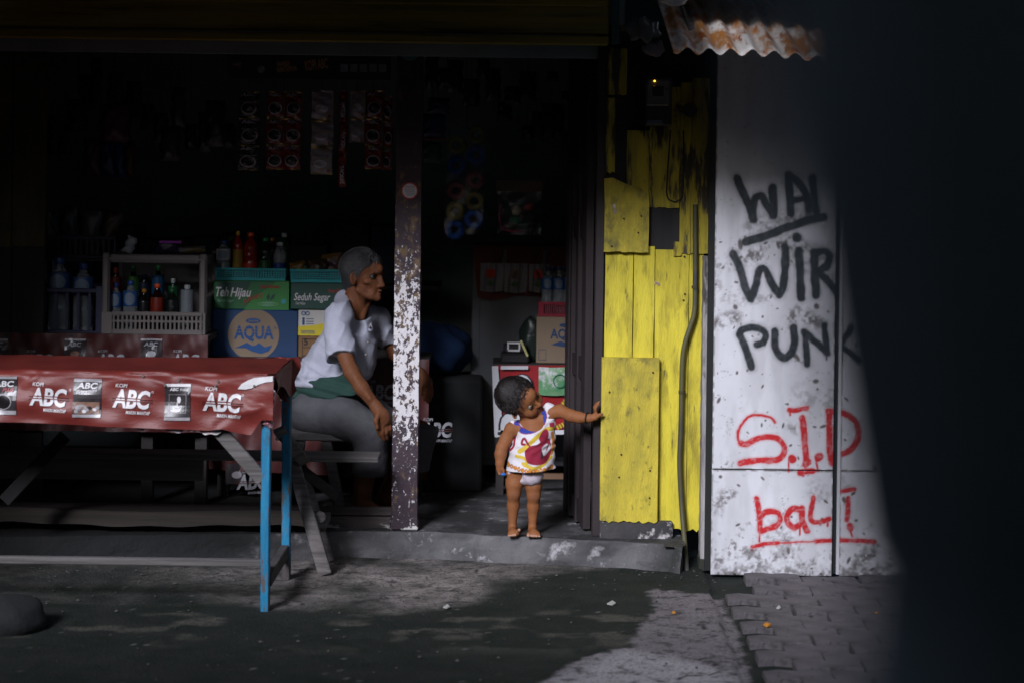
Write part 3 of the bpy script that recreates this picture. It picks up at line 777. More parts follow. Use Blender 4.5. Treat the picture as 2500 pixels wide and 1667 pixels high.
# ================================================================== white sheets with graffiti
WY = 7.885
def graffiti_fields(X, Z):
    """paint amounts (black, red, dirt) on the sheet wall at world X,Z"""
    def w(l): return [(PX(a, b, WY), PZ(a, b, WY)) for a, b in l]
    def c4(l): return [((1700 + a / 2.904) / K, (400 + b / 2.904) / K) for a, b in l]
    def c5(l): return [((1700 + a / 2.9037) / K, (920 + b / 2.9037) / K) for a, b in l]
    m = K * WY / FPX                       # metres per v pixel
    jx = X + .009 * (fbm(X, Z, 30, 5) - .5); jz = Z + .009 * (fbm(X, Z, 30, 6) - .5)
    blk = np.zeros(X.shape); red = np.zeros(X.shape)
    def stroke(tgt, l, r, soft, k=1.0, sp=True):
        p = w(l); p = spline(p, 8) if sp and len(p) > 2 else p
        d = seg_dist(jx, jz, p); np.maximum(tgt, k * sstep(r * m + soft, max(r * m - soft * .8, 0), d), out=tgt)
        np.maximum(tgt, .25 * k * sstep(r * m + soft * 3.2, r * m, d), out=tgt)
    S = .006
    # upper word WA
    stroke(blk, c4([(290, 105), (330, 200), (375, 300), (400, 395)]), 10, S); stroke(blk, c4([(400, 390), (405, 300), (420, 240), (470, 235), (500, 300), (545, 365)]), 9, S); stroke(blk, c4([(545, 365), (545, 260), (538, 170)]), 10, S)
    stroke(blk, c4([(655, 75), (662, 200), (670, 350)]), 10, S); stroke(blk, c4([(655, 90), (720, 130), (780, 230), (800, 330)]), 9, S); stroke(blk, c4([(665, 260), (780, 250)]), 8, S)
    stroke(blk, c4([(825, 100), (835, 240), (850, 340)]), 9, S)
    stroke(blk, c4([(350, 555), (470, 520), (560, 485), (680, 440), (800, 400), (900, 380)]), 10, S)
    # WIR
    stroke(blk, c4([(262, 640), (300, 720), (340, 860), (385, 960)]), 9.5, S); stroke(blk, c4([(385, 960), (425, 850), (445, 755), (490, 755), (530, 840), (590, 930)]), 9, S); stroke(blk, c4([(590, 930), (622, 840), (630, 700), (630, 595)]), 9.5, S)
    stroke(blk, c4([(728, 620), (735, 760), (745, 950)]), 10, S); stroke(blk, c4([(708, 520), (712, 524)]), 11, S)
    stroke(blk, c4([(835, 630), (838, 760), (850, 930)]), 10, S); stroke(blk, c4([(835, 640), (900, 620), (945, 660), (920, 730), (860, 760)]), 9, S); stroke(blk, c4([(860, 760), (930, 830), (1010, 930)]), 9, S)
    # PUNK
    stroke(blk, c4([(390, 1440), (370, 1370), (335, 1270), (308, 1210)]), 9, S); stroke(blk, c4([(305, 1215), (330, 1175), (400, 1160), (470, 1180), (490, 1220), (470, 1265), (430, 1280)]), 8, S)
    stroke(blk, c4([(558, 1190), (555, 1260), (580, 1340), (630, 1375), (680, 1330), (695, 1250), (690, 1160)]), 9, S)
    stroke(blk, c4([(785, 1420), (775, 1300), (768, 1195)]), 8, S); stroke(blk, c4([(768, 1195), (830, 1250), (900, 1310), (925, 1340)]), 8.5, S); stroke(blk, c4([(925, 1340), (915, 1240), (905, 1145)]), 8, S); stroke(blk, c4([(920, 1340), (922, 1385)]), 1.5, .002)
    stroke(blk, c4([(1000, 1150), (1010, 1270), (1015, 1400)]), 8, S); stroke(blk, c4([(1010, 1290), (1070, 1220), (1100, 1160)]), 8, S); stroke(blk, c4([(1020, 1290), (1090, 1340), (1150, 1390)]), 8, S)
    S = .0035
    # S.I.D
    stroke(red, c5([(558, 322), (535, 292), (500, 275), (440, 266), (380, 275), (330, 320), (302, 380), (300, 440), (318, 462)]), 3.2, S); stroke(red, c5([(318, 468), (360, 474), (430, 440), (510, 425), (580, 440), (625, 495), (610, 555), (560, 585), (450, 590), (370, 596), (312, 608)]), 7, S)
    stroke(red, c5([(660, 236), (720, 230), (780, 218)]), 6, S); stroke(red, c5([(660, 240), (666, 272)]), 2, .002)
    stroke(red, c5([(752, 290), (762, 360), (772, 500), (780, 620)]), 7.5, S); stroke(red, c5([(790, 600), (800, 604)]), 7, S); stroke(red, c5([(775, 610), (770, 680), (740, 690), (760, 700)]), 2.5, .002); stroke(red, c5([(735, 680), (780, 668), (825, 664)]), 7, S)
    stroke(red, c5([(678, 575), (684, 580)]), 9, S); stroke(red, c5([(655, 590), (656, 670)]), 2, .002); stroke(red, c5([(862, 568), (872, 560)]), 9, S); stroke(red, c5([(852, 590), (862, 670)]), 2, .002)
    stroke(red, c5([(940, 245), (940, 360), (945, 480), (955, 610)]), 7, S); stroke(red, c5([(935, 245), (1010, 250), (1090, 280), (1145, 350), (1150, 430), (1100, 510), (1030, 550), (960, 580)]), 7, S)
    # bali
    stroke(red, c5([(428, 860), (440, 930), (450, 1000), (452, 1080)]), 6.5, S); stroke(red, c5([(450, 1000), (500, 955), (570, 960), (595, 1000), (570, 1050), (500, 1080), (455, 1090)]), 6.5, S); stroke(red, c5([(450, 1080), (450, 1165)]), 2, .002)
    stroke(red, c5([(740, 945), (690, 935), (650, 970), (650, 1030), (690, 1065), (740, 1040)]), 7, S); stroke(red, c5([(748, 930), (750, 1010), (785, 1090)]), 7, S); stroke(red, c5([(735, 1060), (737, 1118)]), 2, .002)
    stroke(red, c5([(830, 855), (818, 920), (810, 990), (830, 1025), (880, 1028), (940, 1005)]), 6, S); stroke(red, c5([(930, 1010), (928, 1055)]), 2.5, .002)
    stroke(red, c5([(1025, 808), (1080, 800), (1125, 795)]), 5, S); stroke(red, c5([(1078, 860), (1080, 930), (1066, 1015)]), 5.5, S); stroke(red, c5([(1088, 1060), (1094, 1066)]), 8, S); stroke(red, c5([(1088, 1075), (1106, 1130)]), 2, .002)
    stroke(red, c5([(402, 1205), (480, 1185), (580, 1175)]), 5, S); stroke(red, c5([(560, 1178), (700, 1172), (850, 1165)]), 1.8, S); stroke(red, c5([(850, 1165), (1000, 1158), (1150, 1162), (1270, 1166)]), 5, S)
    # smears and grime of their own shape
    dirt = np.zeros(X.shape); n = fbm(X, Z, 26, 81, 5); n2 = fbm(X, Z, 90, 91, 3)
    def smear(l, r, k):
        d = seg_dist(X, Z, w(l)); dirt[:] = np.maximum(dirt, k * sstep(r * m * 1.5, r * m * .2, d) * sstep(.34, .66, .5 * n + .5 * n2))
    smear(c4([(160, 740), (300, 680), (430, 640), (560, 590), (640, 560), (760, 600)]), 22, .9); smear(c4([(400, 460), (520, 420), (640, 400), (800, 370)]), 24, .8); smear(c4([(760, 660), (900, 700), (1000, 800)]), 40, .7)
    smear(c4([(150, 1130), (210, 1100), (270, 1090)]), 18, .9); smear(c4([(690, 1090), (720, 1060), (800, 1100), (850, 1120)]), 22, .9); smear(c4([(200, 960), (350, 970), (520, 940)]), 14, .5); smear(c4([(150, 860), (140, 870)]), 16, .6)
    smear(c5([(110, 925), (160, 900), (240, 820)]), 20, .9); smear(c5([(560, 1120), (600, 1180), (720, 1230)]), 40, .6); smear(c5([(760, 120), (860, 170), (960, 190)]), 30, .5); smear(c5([(660, 340), (710, 370)]), 14, .7)
    smear(c5([(800, 1390), (820, 1330), (830, 1260)]), 16, .8); smear(c5([(1130, 1340), (1180, 1290), (1250, 1250)]), 16, .9); smear(c5([(850, 800), (880, 840)]), 26, .5); smear(c5([(1040, 700), (1060, 760)]), 18, .6)
    base = PZ(1800, 1320, WY)
    nf = .45 * n + .55 * fbm(X, Z, 75, 97, 4); dirt = np.maximum(dirt, sstep(.47, .72, nf + .19 * sstep(.30, .0, Z - base) - .15) * .8); dirt = np.maximum(dirt, sstep(.07, .0, Z - base) * sstep(.34, .62, nf) * .9); dirt = np.maximum(dirt, .16 * sstep(.4, .7, fbm(X * 2.5, Z * .6, 9, 99, 4)))
    dirt = np.maximum(dirt, sstep(.70, .76, n2 * .6 + n * .4) * .6)
    rs = np.random.default_rng(4)
    for _ in range(170):
        cx = rs.uniform(.72, 1.5); cz = rs.uniform(base, 1.35); r = abs(rs.normal(0, .0035)) + .0012; a = rs.uniform(0, 3.14); el = rs.uniform(1, 2.6)
        sl = (np.abs(X - cx) < .03) & (np.abs(Z - cz) < .03)
        dx = X[sl] - cx; dz = Z[sl] - cz; u = dx * math.cos(a) + dz * math.sin(a); v_ = -dx * math.sin(a) + dz * math.cos(a)
        dirt[sl] = np.maximum(dirt[sl], .95 * sstep(1.3, .6, np.hypot(u / el, v_) / r))
    wear = .72 + .28 * sstep(.30, .55, n2); blk *= .86 + .14 * wear; red *= .80 + .20 * sstep(.28, .5, n2)
    return blk, red, dirt
def sheet_wall():
    x0 = PX(1637, 1000, WY); root = thing('sheet_wall', (x0 + .5, WY, 0), 'white painted sheet wall covered in black and red graffiti', 'wall')
    m = M('white_sheet_paint', (.72, .72, .76), .55, (.62, .62, .66), 4, (1, 1, .6), bump=.12, bs=30,
          attrs=[('dirt', (.10, .085, .08)), ('black_paint', (.012, .018, .022)), ('red_paint', (.52, .012, .016))], post=[((.30, .28, .27), 22, .60, .78, .5), ((.12, .11, .10), 95, .66, .74, .6)])
    seam = [P(1632, 1076, WY), P(1915, 1082, WY)]
    xg0, xg1 = PX(1913, 1100, WY), PX(1931, 1100, WY)
    def sheet(name, xa, xb, za, zb, dy, hh=.0032, label=None):
        xs = np.arange(xa, xb + hh, hh); xs[-1] = xb; zs = np.arange(za, zb + hh, hh); zs[-1] = zb
        X, Z = np.meshgrid(xs, zs); blk, red, dirt = graffiti_fields(X, Z)
        edge = np.minimum.reduce([X - xa, xb - X, Z - za, zb - Z]); dirt = np.maximum(dirt, sstep(.007, .001, edge) * .75 * sstep(.3, .6, fbm(X, Z, 40, 19)))
        Yv = WY + dy + .006 * (fbm(X, Z, 3, 31) - .5); n = len(xs); k = len(zs)
        i = np.arange(n * k).reshape(k, n); q = np.stack([i[:-1, :-1], i[:-1, 1:], i[1:, 1:], i[1:, :-1]], -1).reshape(-1, 4)
        # returned edges give the sheet its thickness
        V = np.c_[X.ravel(), Yv.ravel(), Z.ravel()]; rim = np.concatenate([i[0, :], i[1:, -1], i[-1, -2::-1], i[-2:0:-1, 0]]); b_ = V[rim].copy(); b_[:, 1] = WY + dy + .02
        nr = len(rim); ri = len(V) + np.arange(nr); q2 = np.stack([rim, ri, np.roll(ri, -1), np.roll(rim, -1)], 1)
        me = np_mesh(name, np.r_[V, b_], np.r_[q, q2])
        z0 = np.zeros(nr)
        fattr(me, 'dirt', np.r_[dirt.ravel(), z0 + .6]); fattr(me, 'black_paint', np.r_[blk.ravel(), z0]); fattr(me, 'red_paint', np.r_[red.ravel(), z0])
        o = link(name, me, m, root, smooth=False)
        if label: o['label'] = label
    zs = (seam[0].z + seam[1].z) / 2; zb = PZ(1780, 1321, WY)
    sheet('painted_sheet', x0, xg0, zs + .003, 2.25, 0, label='upper white sheet with black and red graffiti')
    sheet('painted_sheet', x0, xg0, zb, zs - .002, .003, label='lower white sheet with red graffiti')
    sheet('painted_sheet', xg1, xg1 + .62, zs + .001, 2.25, .006, label='upper sheet right of the dark gap')
    sheet('painted_sheet', xg1, xg1 + .62, zb, zs - .0015, .006, label='lower sheet right of the dark gap')
    dk = M('dark_gap', (.012, .014, .014), .8)
    MB().box((xg0 - .01, WY + .022, 0), (xg1 + .01, WY + .05, 2.25)).build('backing_batten', dk, root)
    zm = .6
    MB().box((xg0 + .018, WY + .004, .0), (xg1 - .0005, WY + .02, 2.25), .002).build('cover_strip', m, root)
    MB().box((x0 - .02, WY + .055, 0), (xg1 + .7, WY + .09, 2.5)).build('backing_board', dk, root)
sheet_wall()
struct('dark_soffit', MB().box((PX(1640, 100, 7.9), 7.86, 2.252), (2.4, 7.96, 2.6)), dark_in)

# ================================================================== brown door, standing open into the shop
def door():
    xj0, xj1 = PX(1366, 700, 8.09), PX(1386, 700, 8.09)
    root = thing('open_door', ((xj0 + xj1) / 2, 8.1, FZ), 'dark brown wooden door standing open inside its frame left of the yellow wall', 'door')
    MB().box((xj0, 8.075, FZ), (xj1, 8.17, 2.36), .003).build('door_frame', brown, root)
    h = Vector((xj0 - .004, 8.18, 0)); e = Vector((PX(1312, 900, 8.62), 8.62, 0))
    d = (e - h).normalized(); nrm = Vector((-d.y, d.x, 0)); L = (e - h).length
    def leafbox(mb, a, b, z0, z1, t0, t1):
        vs = []
        for z in (z0, z1):
            for t in (t0, t1):
                for u in (a, b): vs.append(h + d * u + nrm * t + Vector((0, 0, z)))
        mb.add(vs, [(0, 2, 3, 1), (4, 5, 7, 6), (0, 1, 5, 4), (2, 6, 7, 3), (0, 4, 6, 2), (1, 3, 7, 5)])
    mb = MB(); leafbox(mb, 0, L, FZ + .01, 2.1, 0, .012); leaf = mb.build('door_leaf', brown, root)
    for a, b in ((0, .07), (.17, .20), (.31, .34), (L - .07, L)):
        mb = MB(); leafbox(mb, a, b, FZ + .01, 2.1, .0125, .03); mb.build('stile', brown, leaf)
    for z in (FZ + .02, .72, 1.3, 1.95):
        mb = MB(); leafbox(mb, .072, L - .072, z, z + .09, .0128, .024); mb.build('rail', brown, leaf)
door()

# teal pole and clear plastic bag at the top right corner of the shop
MB().box((PX(1404, 40, 7.99), 7.97, PZ(1412, 102, 7.99)), (PX(1423, 40, 7.99), 8.02, 2.44), .003).build('teal_batten', M('teal_batten', (.03, .10, .11), .4, (.02, .05, .06), 8, (4, 4, .5)), label='short dark teal batten hanging under the beam above the yellow wall', cat='batten')

# ================================================================== corrugated awning sheet, rusty
def awning():
    Y0 = 6.86; s = .30; pl = P(1548, 96, Y0); x0, x1 = pl.x, pl.x + .80; zc = P(1700, 113, Y0).z; lam = .0745
    m = M('rusty_zinc', (.74, .72, .68), .45, (.55, .51, .47), 7, (3, .5, 1), [((.42, .17, .035), 5, .42, .60, (4, 1, 1)), ((.28, .075, .015), 6, .54, .66, (5, 1.2, 1)), ((.50, .20, .05), 30, .60, .68, (2, 1, 1))], bump=.2, metal=.15)
    nu, nv = 150, 14; vs = []; fs = []
    def pt(i, j, dz=0):
        x = x0 + (x1 - x0) * i / nu; y = Y0 + .85 * j / nv
        return (x, y + .006 * math.sin(x * 60) * (1 if j == 0 else 0), zc - (x - x0) * .06 + s * (y - Y0) + .012 * math.cos(2 * math.pi * (x - x0 - .01) / lam + math.pi) + .006 * math.sin(x * 9) + dz)
    mb = MB(); n = nu + 1
    vs = [pt(i, j) for j in range(nv + 1) for i in range(n)]; vs2 = [pt(i, j, -.0025) for j in range(nv + 1) for i in range(n)]; T = len(vs)
    for j in range(nv):
        for i in range(nu):
            fs.append([j * n + i, j * n + i + 1, (j + 1) * n + i + 1, (j + 1) * n + i]); fs.append([T + j * n + i, T + (j + 1) * n + i, T + (j + 1) * n + i + 1, T + j * n + i + 1])
    for i in range(nu): fs.append([i, T + i, T + i + 1, i + 1])
    for j in range(nv): fs.append([j * n, (j + 1) * n, T + (j + 1) * n, T + j * n])
    mb.add(vs + vs2, fs)
    o = mb.build('corrugated_sheet', m, smooth=True, label='rusty corrugated awning sheet jutting out at the top right', cat='awning sheet')
    MB().beam((x0 + .1, 7.86, 2.30), (x0 + .1, 7.2, 2.09), .04, .04).build('support_batten', old_wood, o)
    c = P(1545, 0, 6.92); MB().blob(c + Vector((0, 0, .006)), (.06, .03, .024), 12, .25, 5).build('plastic_bundle', M('crumpled_plastic', (.55, .57, .62), .25, (.25, .26, .30), 25, bump=.4, bs=30), smooth=True, label='crumpled grey plastic bundle on top of the rusty awning sheet', cat='plastic bag')
awning()

# ================================================================== across the lane, where the photographer stands
opp = M('opposite_render', (.62, .60, .57), .9, (.5, .48, .46), 3)
struct('unseen_opposite_wall', MB().box((-8.7, -2.6, 0), (8.7, -2.3, 4.4)), opp)  # unseen, added behind the camera and sized to block low sky
def porch():  # added roof, out of view, keeps light off the near timber
    root = thing('added_porch_roof', (0, -1.0, 2.6), 'unseen plank porch roof added to shade the place the view is taken from', 'porch roof')
    for i in range(29): MB().box((-8.7 + i * .6, -2.3, 2.60), (-8.11 + i * .6, 1.6, 2.64)).build('roof_board', ceil_m, root)
porch()
def dark_post():
    # leaning timber close to the lens, thick, unlit
    m = M('blackened_timber', (.62, .73, .80), .9, (.50, .60, .66), 8, (2, 2, .3))
    def e(vx, vy, Y): return P(vx, vy, Y)
    levels = [(1680, -500, .42), (1745, 100, .43), (1800, 600, .45), (1872, 1000, .48), (1932, 1300, .53), (1962, 1600, .57)]
    l = [e(*q) for q in levels]
    lo = l[-1]; lo2 = Vector((lo.x + .03, lo.y + .35, 0.0)); hi = Vector((l[0].x - .10, l[0].y - .02, 2.59))
    line = [hi] + l + [lo2]; line = [Vector(p) for p in spline([tuple(p) for p in line], 5)]
    vs = []; fs = []; W, D = .20, .08
    for p in line: vs += [p, p + Vector((W, 0, 0)), p + Vector((W, -D, 0)), p + Vector((.012, -D, 0)), p + Vector((.002, -.02, 0))]
    k = 5
    for j in range(len(line) - 1):
        for i in range(k): fs.append([j * k + i, j * k + (i + 1) % k, (j + 1) * k + (i + 1) % k, (j + 1) * k + i])
    fs.append(list(range(k))); fs.append([len(vs) - k + i for i in range(k)])
    MB().add(vs, fs).build('leaning_timber', m, label='black blurred timber leaning close to the camera on the right', cat='timber')
dark_post()
nb = M('neighbour_render', (.20, .18, .16), .9, (.12, .11, .10), 2)
struct('unseen_lane_wall', MB().box((-3.05, 5.5, 0), (-2.78, 6.38, 2.8)), nb)  # unseen wall added to shade the left end of the shop
struct('unseen_lane_wall', MB().box((-3.05, 6.3805, 0), (-2.78, 8.25, 2.15)), nb)  # lower run of the added left shade wall, under the eave
struct('unseen_lane_wall', MB().box((-9, -2.6, 0), (-8.7, 12, 4.5)), nb)  # unseen lane end, added to block low sky from the left
struct('unseen_lane_wall', MB().box((8.7, -2.6, 0), (9, 12, 4.5)), nb)  # right lane end, likewise added to block low sky
struct('unseen_lane_wall', MB().box((-8.7, 8.3, 0), (-3.3, 8.5, 3.2)), nb)
struct('unseen_lane_wall', MB().box((PX(1931, 1100, WY) + .71, 7.93, 0), (8.7, 8.1, 3.2)), nb)

# ================================================================== table with the red coffee cloth
red_vinyl = M('red_vinyl', (.195, .030, .023), .46, (.14, .022, .018), 3, (1, 1, 2), bump=.25, bs=9, bst=(1, 1, 3), spec=.4, layers=[((.12, .02, .015), 5, .62, .75)])
white_print = M('white_print', (.74, .72, .74), .45)
pale_print = M('pale_print', (.42, .40, .42), .35, (.30, .28, .30), 30, layers=[((.6, .6, .62), 9, .6, .7)])
dark_print = M('dark_print', (.05, .042, .045), .3, (.03, .025, .028), 30)
black_coffee = M('black_coffee_print', (.012, .010, .010), .3)
brown_print = M('brown_print', (.30, .17, .12), .4, (.16, .09, .07), 40)
pink_print = M('pink_print', (.45, .06, .07), .4)
TY, TYB, TZ = 7.10, 7.70, .85
TXR = PX(630, 861, TY)
FOLDS = [((412, 868), (250, 850)), ((505, 884), (400, 858)), ((590, 880), (470, 856)), ((385, 880), (330, 858)), ((600, 925), (520, 905)), ((600, 935), (540, 950)), ((310, 858), (200, 880)), ((90, 858), (60, 885)), ((500, 975), (560, 930)), ((440, 905), (560, 915))]
FOLDW = [(PX(a, b, TY), PZ(a, b, TY), PX(c, d, TY), PZ(c, d, TY)) for (a, b), (c, d) in FOLDS]
def cloth_y(x, z):
    """depth of the cloth's hanging front at world x,z"""
    t = (TZ - z) / .17
    y = TY - .012 - .016 * math.sin(min(max(t, 0), 1) * 1.6)
    y += .006 * math.sin(x * 9 + z * 25) * t + .0035 * math.sin(x * 31 - z * 40) + .003 * math.sin(x * 17 + z * 70 + 1)
    for i, (x0, z0, x1, z1) in enumerate(FOLDW):
        dx, dz = x1 - x0, z1 - z0; l2 = dx * dx + dz * dz; k = max(0, min(1, ((x - x0) * dx + (z - z0) * dz) / l2))
        d = math.hypot(x - x0 - k * dx, z - z0 - k * dz)
        if d < .03: y -= (.0075 if i % 2 else -.006) * math.exp(-(d / .009) ** 2) * (1 - .5 * k)
    return y
def cloth_bottom(x):
    pts = [(-200, 962), (0, 966), (120, 970), (235, 976), (400, 982), (480, 986), (500, 983), (512, 982), (540, 990), (578, 997), (592, 975), (602, 962)]
    w = [(PX(a, b, TY), PZ(a, b, TY)) for a, b in pts]
    for (xa, za), (xb, zb) in zip(w[:-1], w[1:]):
        if x <= xb: return za + (zb - za) * max(0, (x - xa) / (xb - xa))
    return w[-1][1]
def on_cloth(off):
    return lambda X, Z: (X, cloth_y(X, Z) - off, Z)
def patch(mb, x0, z0, x1, z1, fn, n=8, m=None, slant=0.0):
    if m is not None: mb.m = m
    mb.grid(lambda u, v: fn(x0 + (x1 - x0) * u + slant * v, z0 + (z1 - z0) * v), n, n)
def ovalpatch(mb, cx, cz, rx, rz, fn, m=None, n=20, rings=3):
    if m is not None: mb.m = m
    vs = [fn(cx, cz)]; fs = []
    for r in range(1, rings + 1):
        for k in range(n): a = 6.2832 * k / n; vs.append(fn(cx + rx * r / rings * math.cos(a), cz + rz * r / rings * math.sin(a)))
    for k in range(n): fs.append([0, 1 + k, 1 + (k + 1) % n])
    for r in range(rings - 1):
        for k in range(n): a = 1 + r * n; fs.append([a + k, a + n + k, a + n + (k + 1) % n, a + (k + 1) % n])
    mb.add(vs, fs)
def abc_logo(mb, x, z, w, fn, small=True, tilt=0.0, stripe=None):
    """white slanted ABC with two cut lines; mb material 0 white, stripe index for the cut lines"""
    h = w * .44
    def rf(X, Z): return fn(X, Z + (X - x) * tilt)
    mb.m = 0; letter(mb, 'ABC', None, width=w * .98, height=h, shear=.16, bold=.035, fn=lambda a, b: rf(x + a, z + b), cut=.02)
    if small:
        letter(mb, 'KOPI', None, height=h * .22, shear=.2, bold=.01, fn=lambda a, b: rf(x + w * .06 + a, z + h * 1.13 + b))
        letter(mb, 'MAKIN MANTAP', None, width=w * .62, height=h * .20, shear=.2, bold=.02, fn=lambda a, b: rf(x + w * .36 + a, z - h * .38 + b))
    if stripe is not None:
        mb.m = stripe
        for k in (.36, .50): mb.grid(lambda u, v: tuple(np.array(rf(x - w * .04 + w * 1.06 * u, z + h * (k + .06 * v))) - np.array((0, .0018, 0))), 14, 1)
        mb.m = 0
def cup(mb, cx, cz, r, fn1, fn2, m_rim, m_in):
    ovalpatch(mb, cx, cz, r, r * .92, fn1, m_rim); ovalpatch(mb, cx, cz - r * .04, r * .86, r * .76, fn2, m_in)
def table():
    root = thing('market_table', (PX(300, 1400, TY), (TY + TYB) / 2, 0), 'long wooden table with blue legs under a red coffee printed cloth', 'table')
    top_m = M('table_board', (.34, .31, .30), .7, (.2, .18, .17), 5, (.4, 4, 4))
    xl = PX(-420, 900, TY)
    MB().box((xl, TY + .005, TZ - .045), (TXR - .004, TYB, TZ - .012), .003).build('table_top', top_m, root)
    # cloth: top sheet, front drop, right end drop
    mb = MB(); nu = 170
    xs = [xl + (TXR - xl) * (i / nu) for i in range(nu + 1)]; nv = 22; vs = []; fs = []
    for j in range(10):                                   # across the top, back to front
        y = TYB + (TY - TYB) * j / 9
        for x in xs:
            vs.append((x, y, TZ + .003 * math.sin(x * 7 + y * 13) * math.sin(y * 20 + x * 3) + .0015 * math.sin(x * 40 + y * 9) - (.004 if j == 0 else 0)))
    for j in range(nv + 1):
        t = j / nv
        for x in xs:
            zb = cloth_bottom(x); z = TZ - .004 - (TZ - .004 - zb) * t
            vs.append((x, cloth_y(x, z) + (.012 if j == 0 else 0), z))
    n = nu + 1; rows = len(vs) // n
    for j in range(rows - 1):
        for i in range(nu): fs.append([j * n + i, j * n + i + 1, (j + 1) * n + i + 1, (j + 1) * n + i])
    mb.add(vs, fs)
    cl = mb.build('red_cloth', red_vinyl, root, smooth=True)
    e = MB()
    e.grid(lambda u, v: (TXR + .004 + .012 * math.sin(u * 9 + v * 3) * v + .006 * v, TY - .005 + (TYB - TY - .02) * u, TZ - (.06 + .07 * u + .02 * math.sin(u * 14)) * v), 18, 8)
    e.grid(lambda u, v: (PX(632, 830, TYB) + .09 * u + .012 * math.sin(v * 6), TYB - .03 + .02 * math.sin(u * 8), TZ + .004 - (.12 + .05 * math.sin(u * 3)) * v), 8, 8)
    e.build('cloth_end', red_vinyl, cl, smooth=True)
    # prints
    f1, f2, f3 = on_cloth(.0035), on_cloth(.0055), on_cloth(.0075)
    for i, (vx, vy, w) in enumerate(((73, 925, 86), (262, 930, 88), (468, 938, 90))):
        x, z = PX(vx, vy, TY), PZ(vx, vy, TY); mb = MB(); abc_logo(mb, x, z, PX(vx + w, vy, TY) - x, f2, True, -.05, 1)
        ring(mb, (0, 0, 0), .004, .004, .0012, 12); k = len(mb.v)
        for q in range(k - 24, k): mb.v[q] = f2(x + .142 + mb.v[q][0], z + .052 + mb.v[q][2])
        mb.build('printed_logo', [white_print, red_vinyl], cl)
    def box(vx0, vy0, vx1, vy1): return PX(vx0, (vy0 + vy1) / 2, TY), PZ((vx0 + vx1) / 2, vy1, TY), PX(vx1, (vy0 + vy1) / 2, TY), PZ((vx0 + vx1) / 2, vy0, TY)
    # printed sachets: coffee cup, brownies, milk coffee
    mats = [dark_print, pale_print, white_print, brown_print, black_coffee, pink_print]
    x0, z0, x1, z1 = box(-22, 862, 42, 949); mb = MB(); patch(mb, x0, z0, x1, z1, f1, 8, 0); patch(mb, x0, z0, x1, z0 + .014, f2, 6, 1); patch(mb, x0, z1 - .009, x1, z1, f2, 6, 1)
    w = x1 - x0; mb.m = 2; letter(mb, 'ABC', None, width=w * .72, height=.02, shear=.15, bold=.03, fn=lambda a, b: f3(x0 + w * .18 + a, z1 - .036 + b), cut=.02); mb.m = 5; letter(mb, 'PLUS', None, width=w * .4, height=.012, shear=.2, bold=.03, fn=lambda a, b: f3(x0 + w * .5 + a, z1 - .053 + b))
    cup(mb, x0 + w * .52, z0 + .046, .031, f2, f3, 1, 4); mb.build('printed_sachet', mats, cl)
    x0, z0, x1, z1 = box(172, 868, 236, 955); mb = MB(); w = x1 - x0; patch(mb, x0, z0, x1, z1, f1, 10, 0); patch(mb, x0, z0, x1, z0 + .011, f2, 8, 1); patch(mb, x0, z1 - .011, x1, z1, f2, 8, 1)
    patch(mb, x0 + w * .05, z0 + .013, x1 - w * .05, z0 + .055, f2, 8, 3)
    for i in range(9): ovalpatch(mb, x0 + w * (.15 + .09 * i), z0 + .022 + .012 * (i * 7 % 3) / 2, .008, .006, f3, (1, 0, 3, 2)[i % 4], 10, 1)
    ovalpatch(mb, x0 + w * .3, z0 + .035, .02, .011, f3, 1, 16, 2)
    mb.m = 2; letter(mb, 'ABC', None, width=w * .74, height=.019, shear=.15, bold=.03, fn=lambda a, b: f3(x0 + w * .12 + a, z1 - .033 + b), cut=.02); letter(mb, 'Brownies', None, width=w * .74, height=.013, shear=.35, fn=lambda a, b: f3(x0 + w * .12 + a, z1 - .052 + b + a * .12), cut=.02)
    mb.build('printed_sachet', mats, cl)
    x0, z0, x1, z1 = box(381, 879, 440, 962); mb = MB(); w = x1 - x0; patch(mb, x0, z0, x1, z1, f1, 10, 0); patch(mb, x0, z0, x1, z0 + .011, f2, 8, 1); patch(mb, x0, z1 - .010, x1, z1, f2, 8, 2)
    for (a, b, c, d) in ((.16, .20, .84, .21), (.16, .70, .84, .71), (.16, .20, .175, .71), (.825, .20, .84, .71)): patch(mb, x0 + w * a, z0 + (z1 - z0) * b, x0 + w * c, z0 + (z1 - z0) * d, f2, 4, 1)
    mb.m = 2; letter(mb, 'ABC', None, width=w * .34, height=.010, shear=.15, bold=.03, fn=lambda a, b: f3(x0 + w * .2 + a, z1 - .024 + b)); letter(mb, 'SUSU', None, width=w * .26, height=.007, fn=lambda a, b: f3(x0 + w * .6 + a, z1 - .023 + b))
    ovalpatch(mb, x0 + w * .48, z0 + .043, .016, .010, f2, 2); ovalpatch(mb, x0 + w * .48, z0 + .047, .013, .006, f3, 0); ovalpatch(mb, x0 + w * .42, z0 + .034, .018, .005, f2, 2); ovalpatch(mb, x0 + w * .55, z0 + .072, .007, .012, f2, 2); patch(mb, x0 + w * .47, z0 + .05, x0 + w * .50, z0 + .064, f3, 3, 2)
    mb.build('printed_sachet', mats, cl)
    # torn place showing white board, and a strip of white paper under the hem
    tp = [(548, 891), (556, 880), (570, 872), (585, 866), (628, 862), (628, 874), (610, 876), (595, 881), (580, 889), (565, 892)]
    MB().prism([Vector((PX(a, b, TY), cloth_y(PX(a, b, TY), PZ(a, b, TY)) - .006, PZ(a, b, TY))) for a, b in tp], None, .004).build('torn_patch', M('bare_white_board', (.70, .70, .72), .6, (.58, .56, .56), 20), cl)
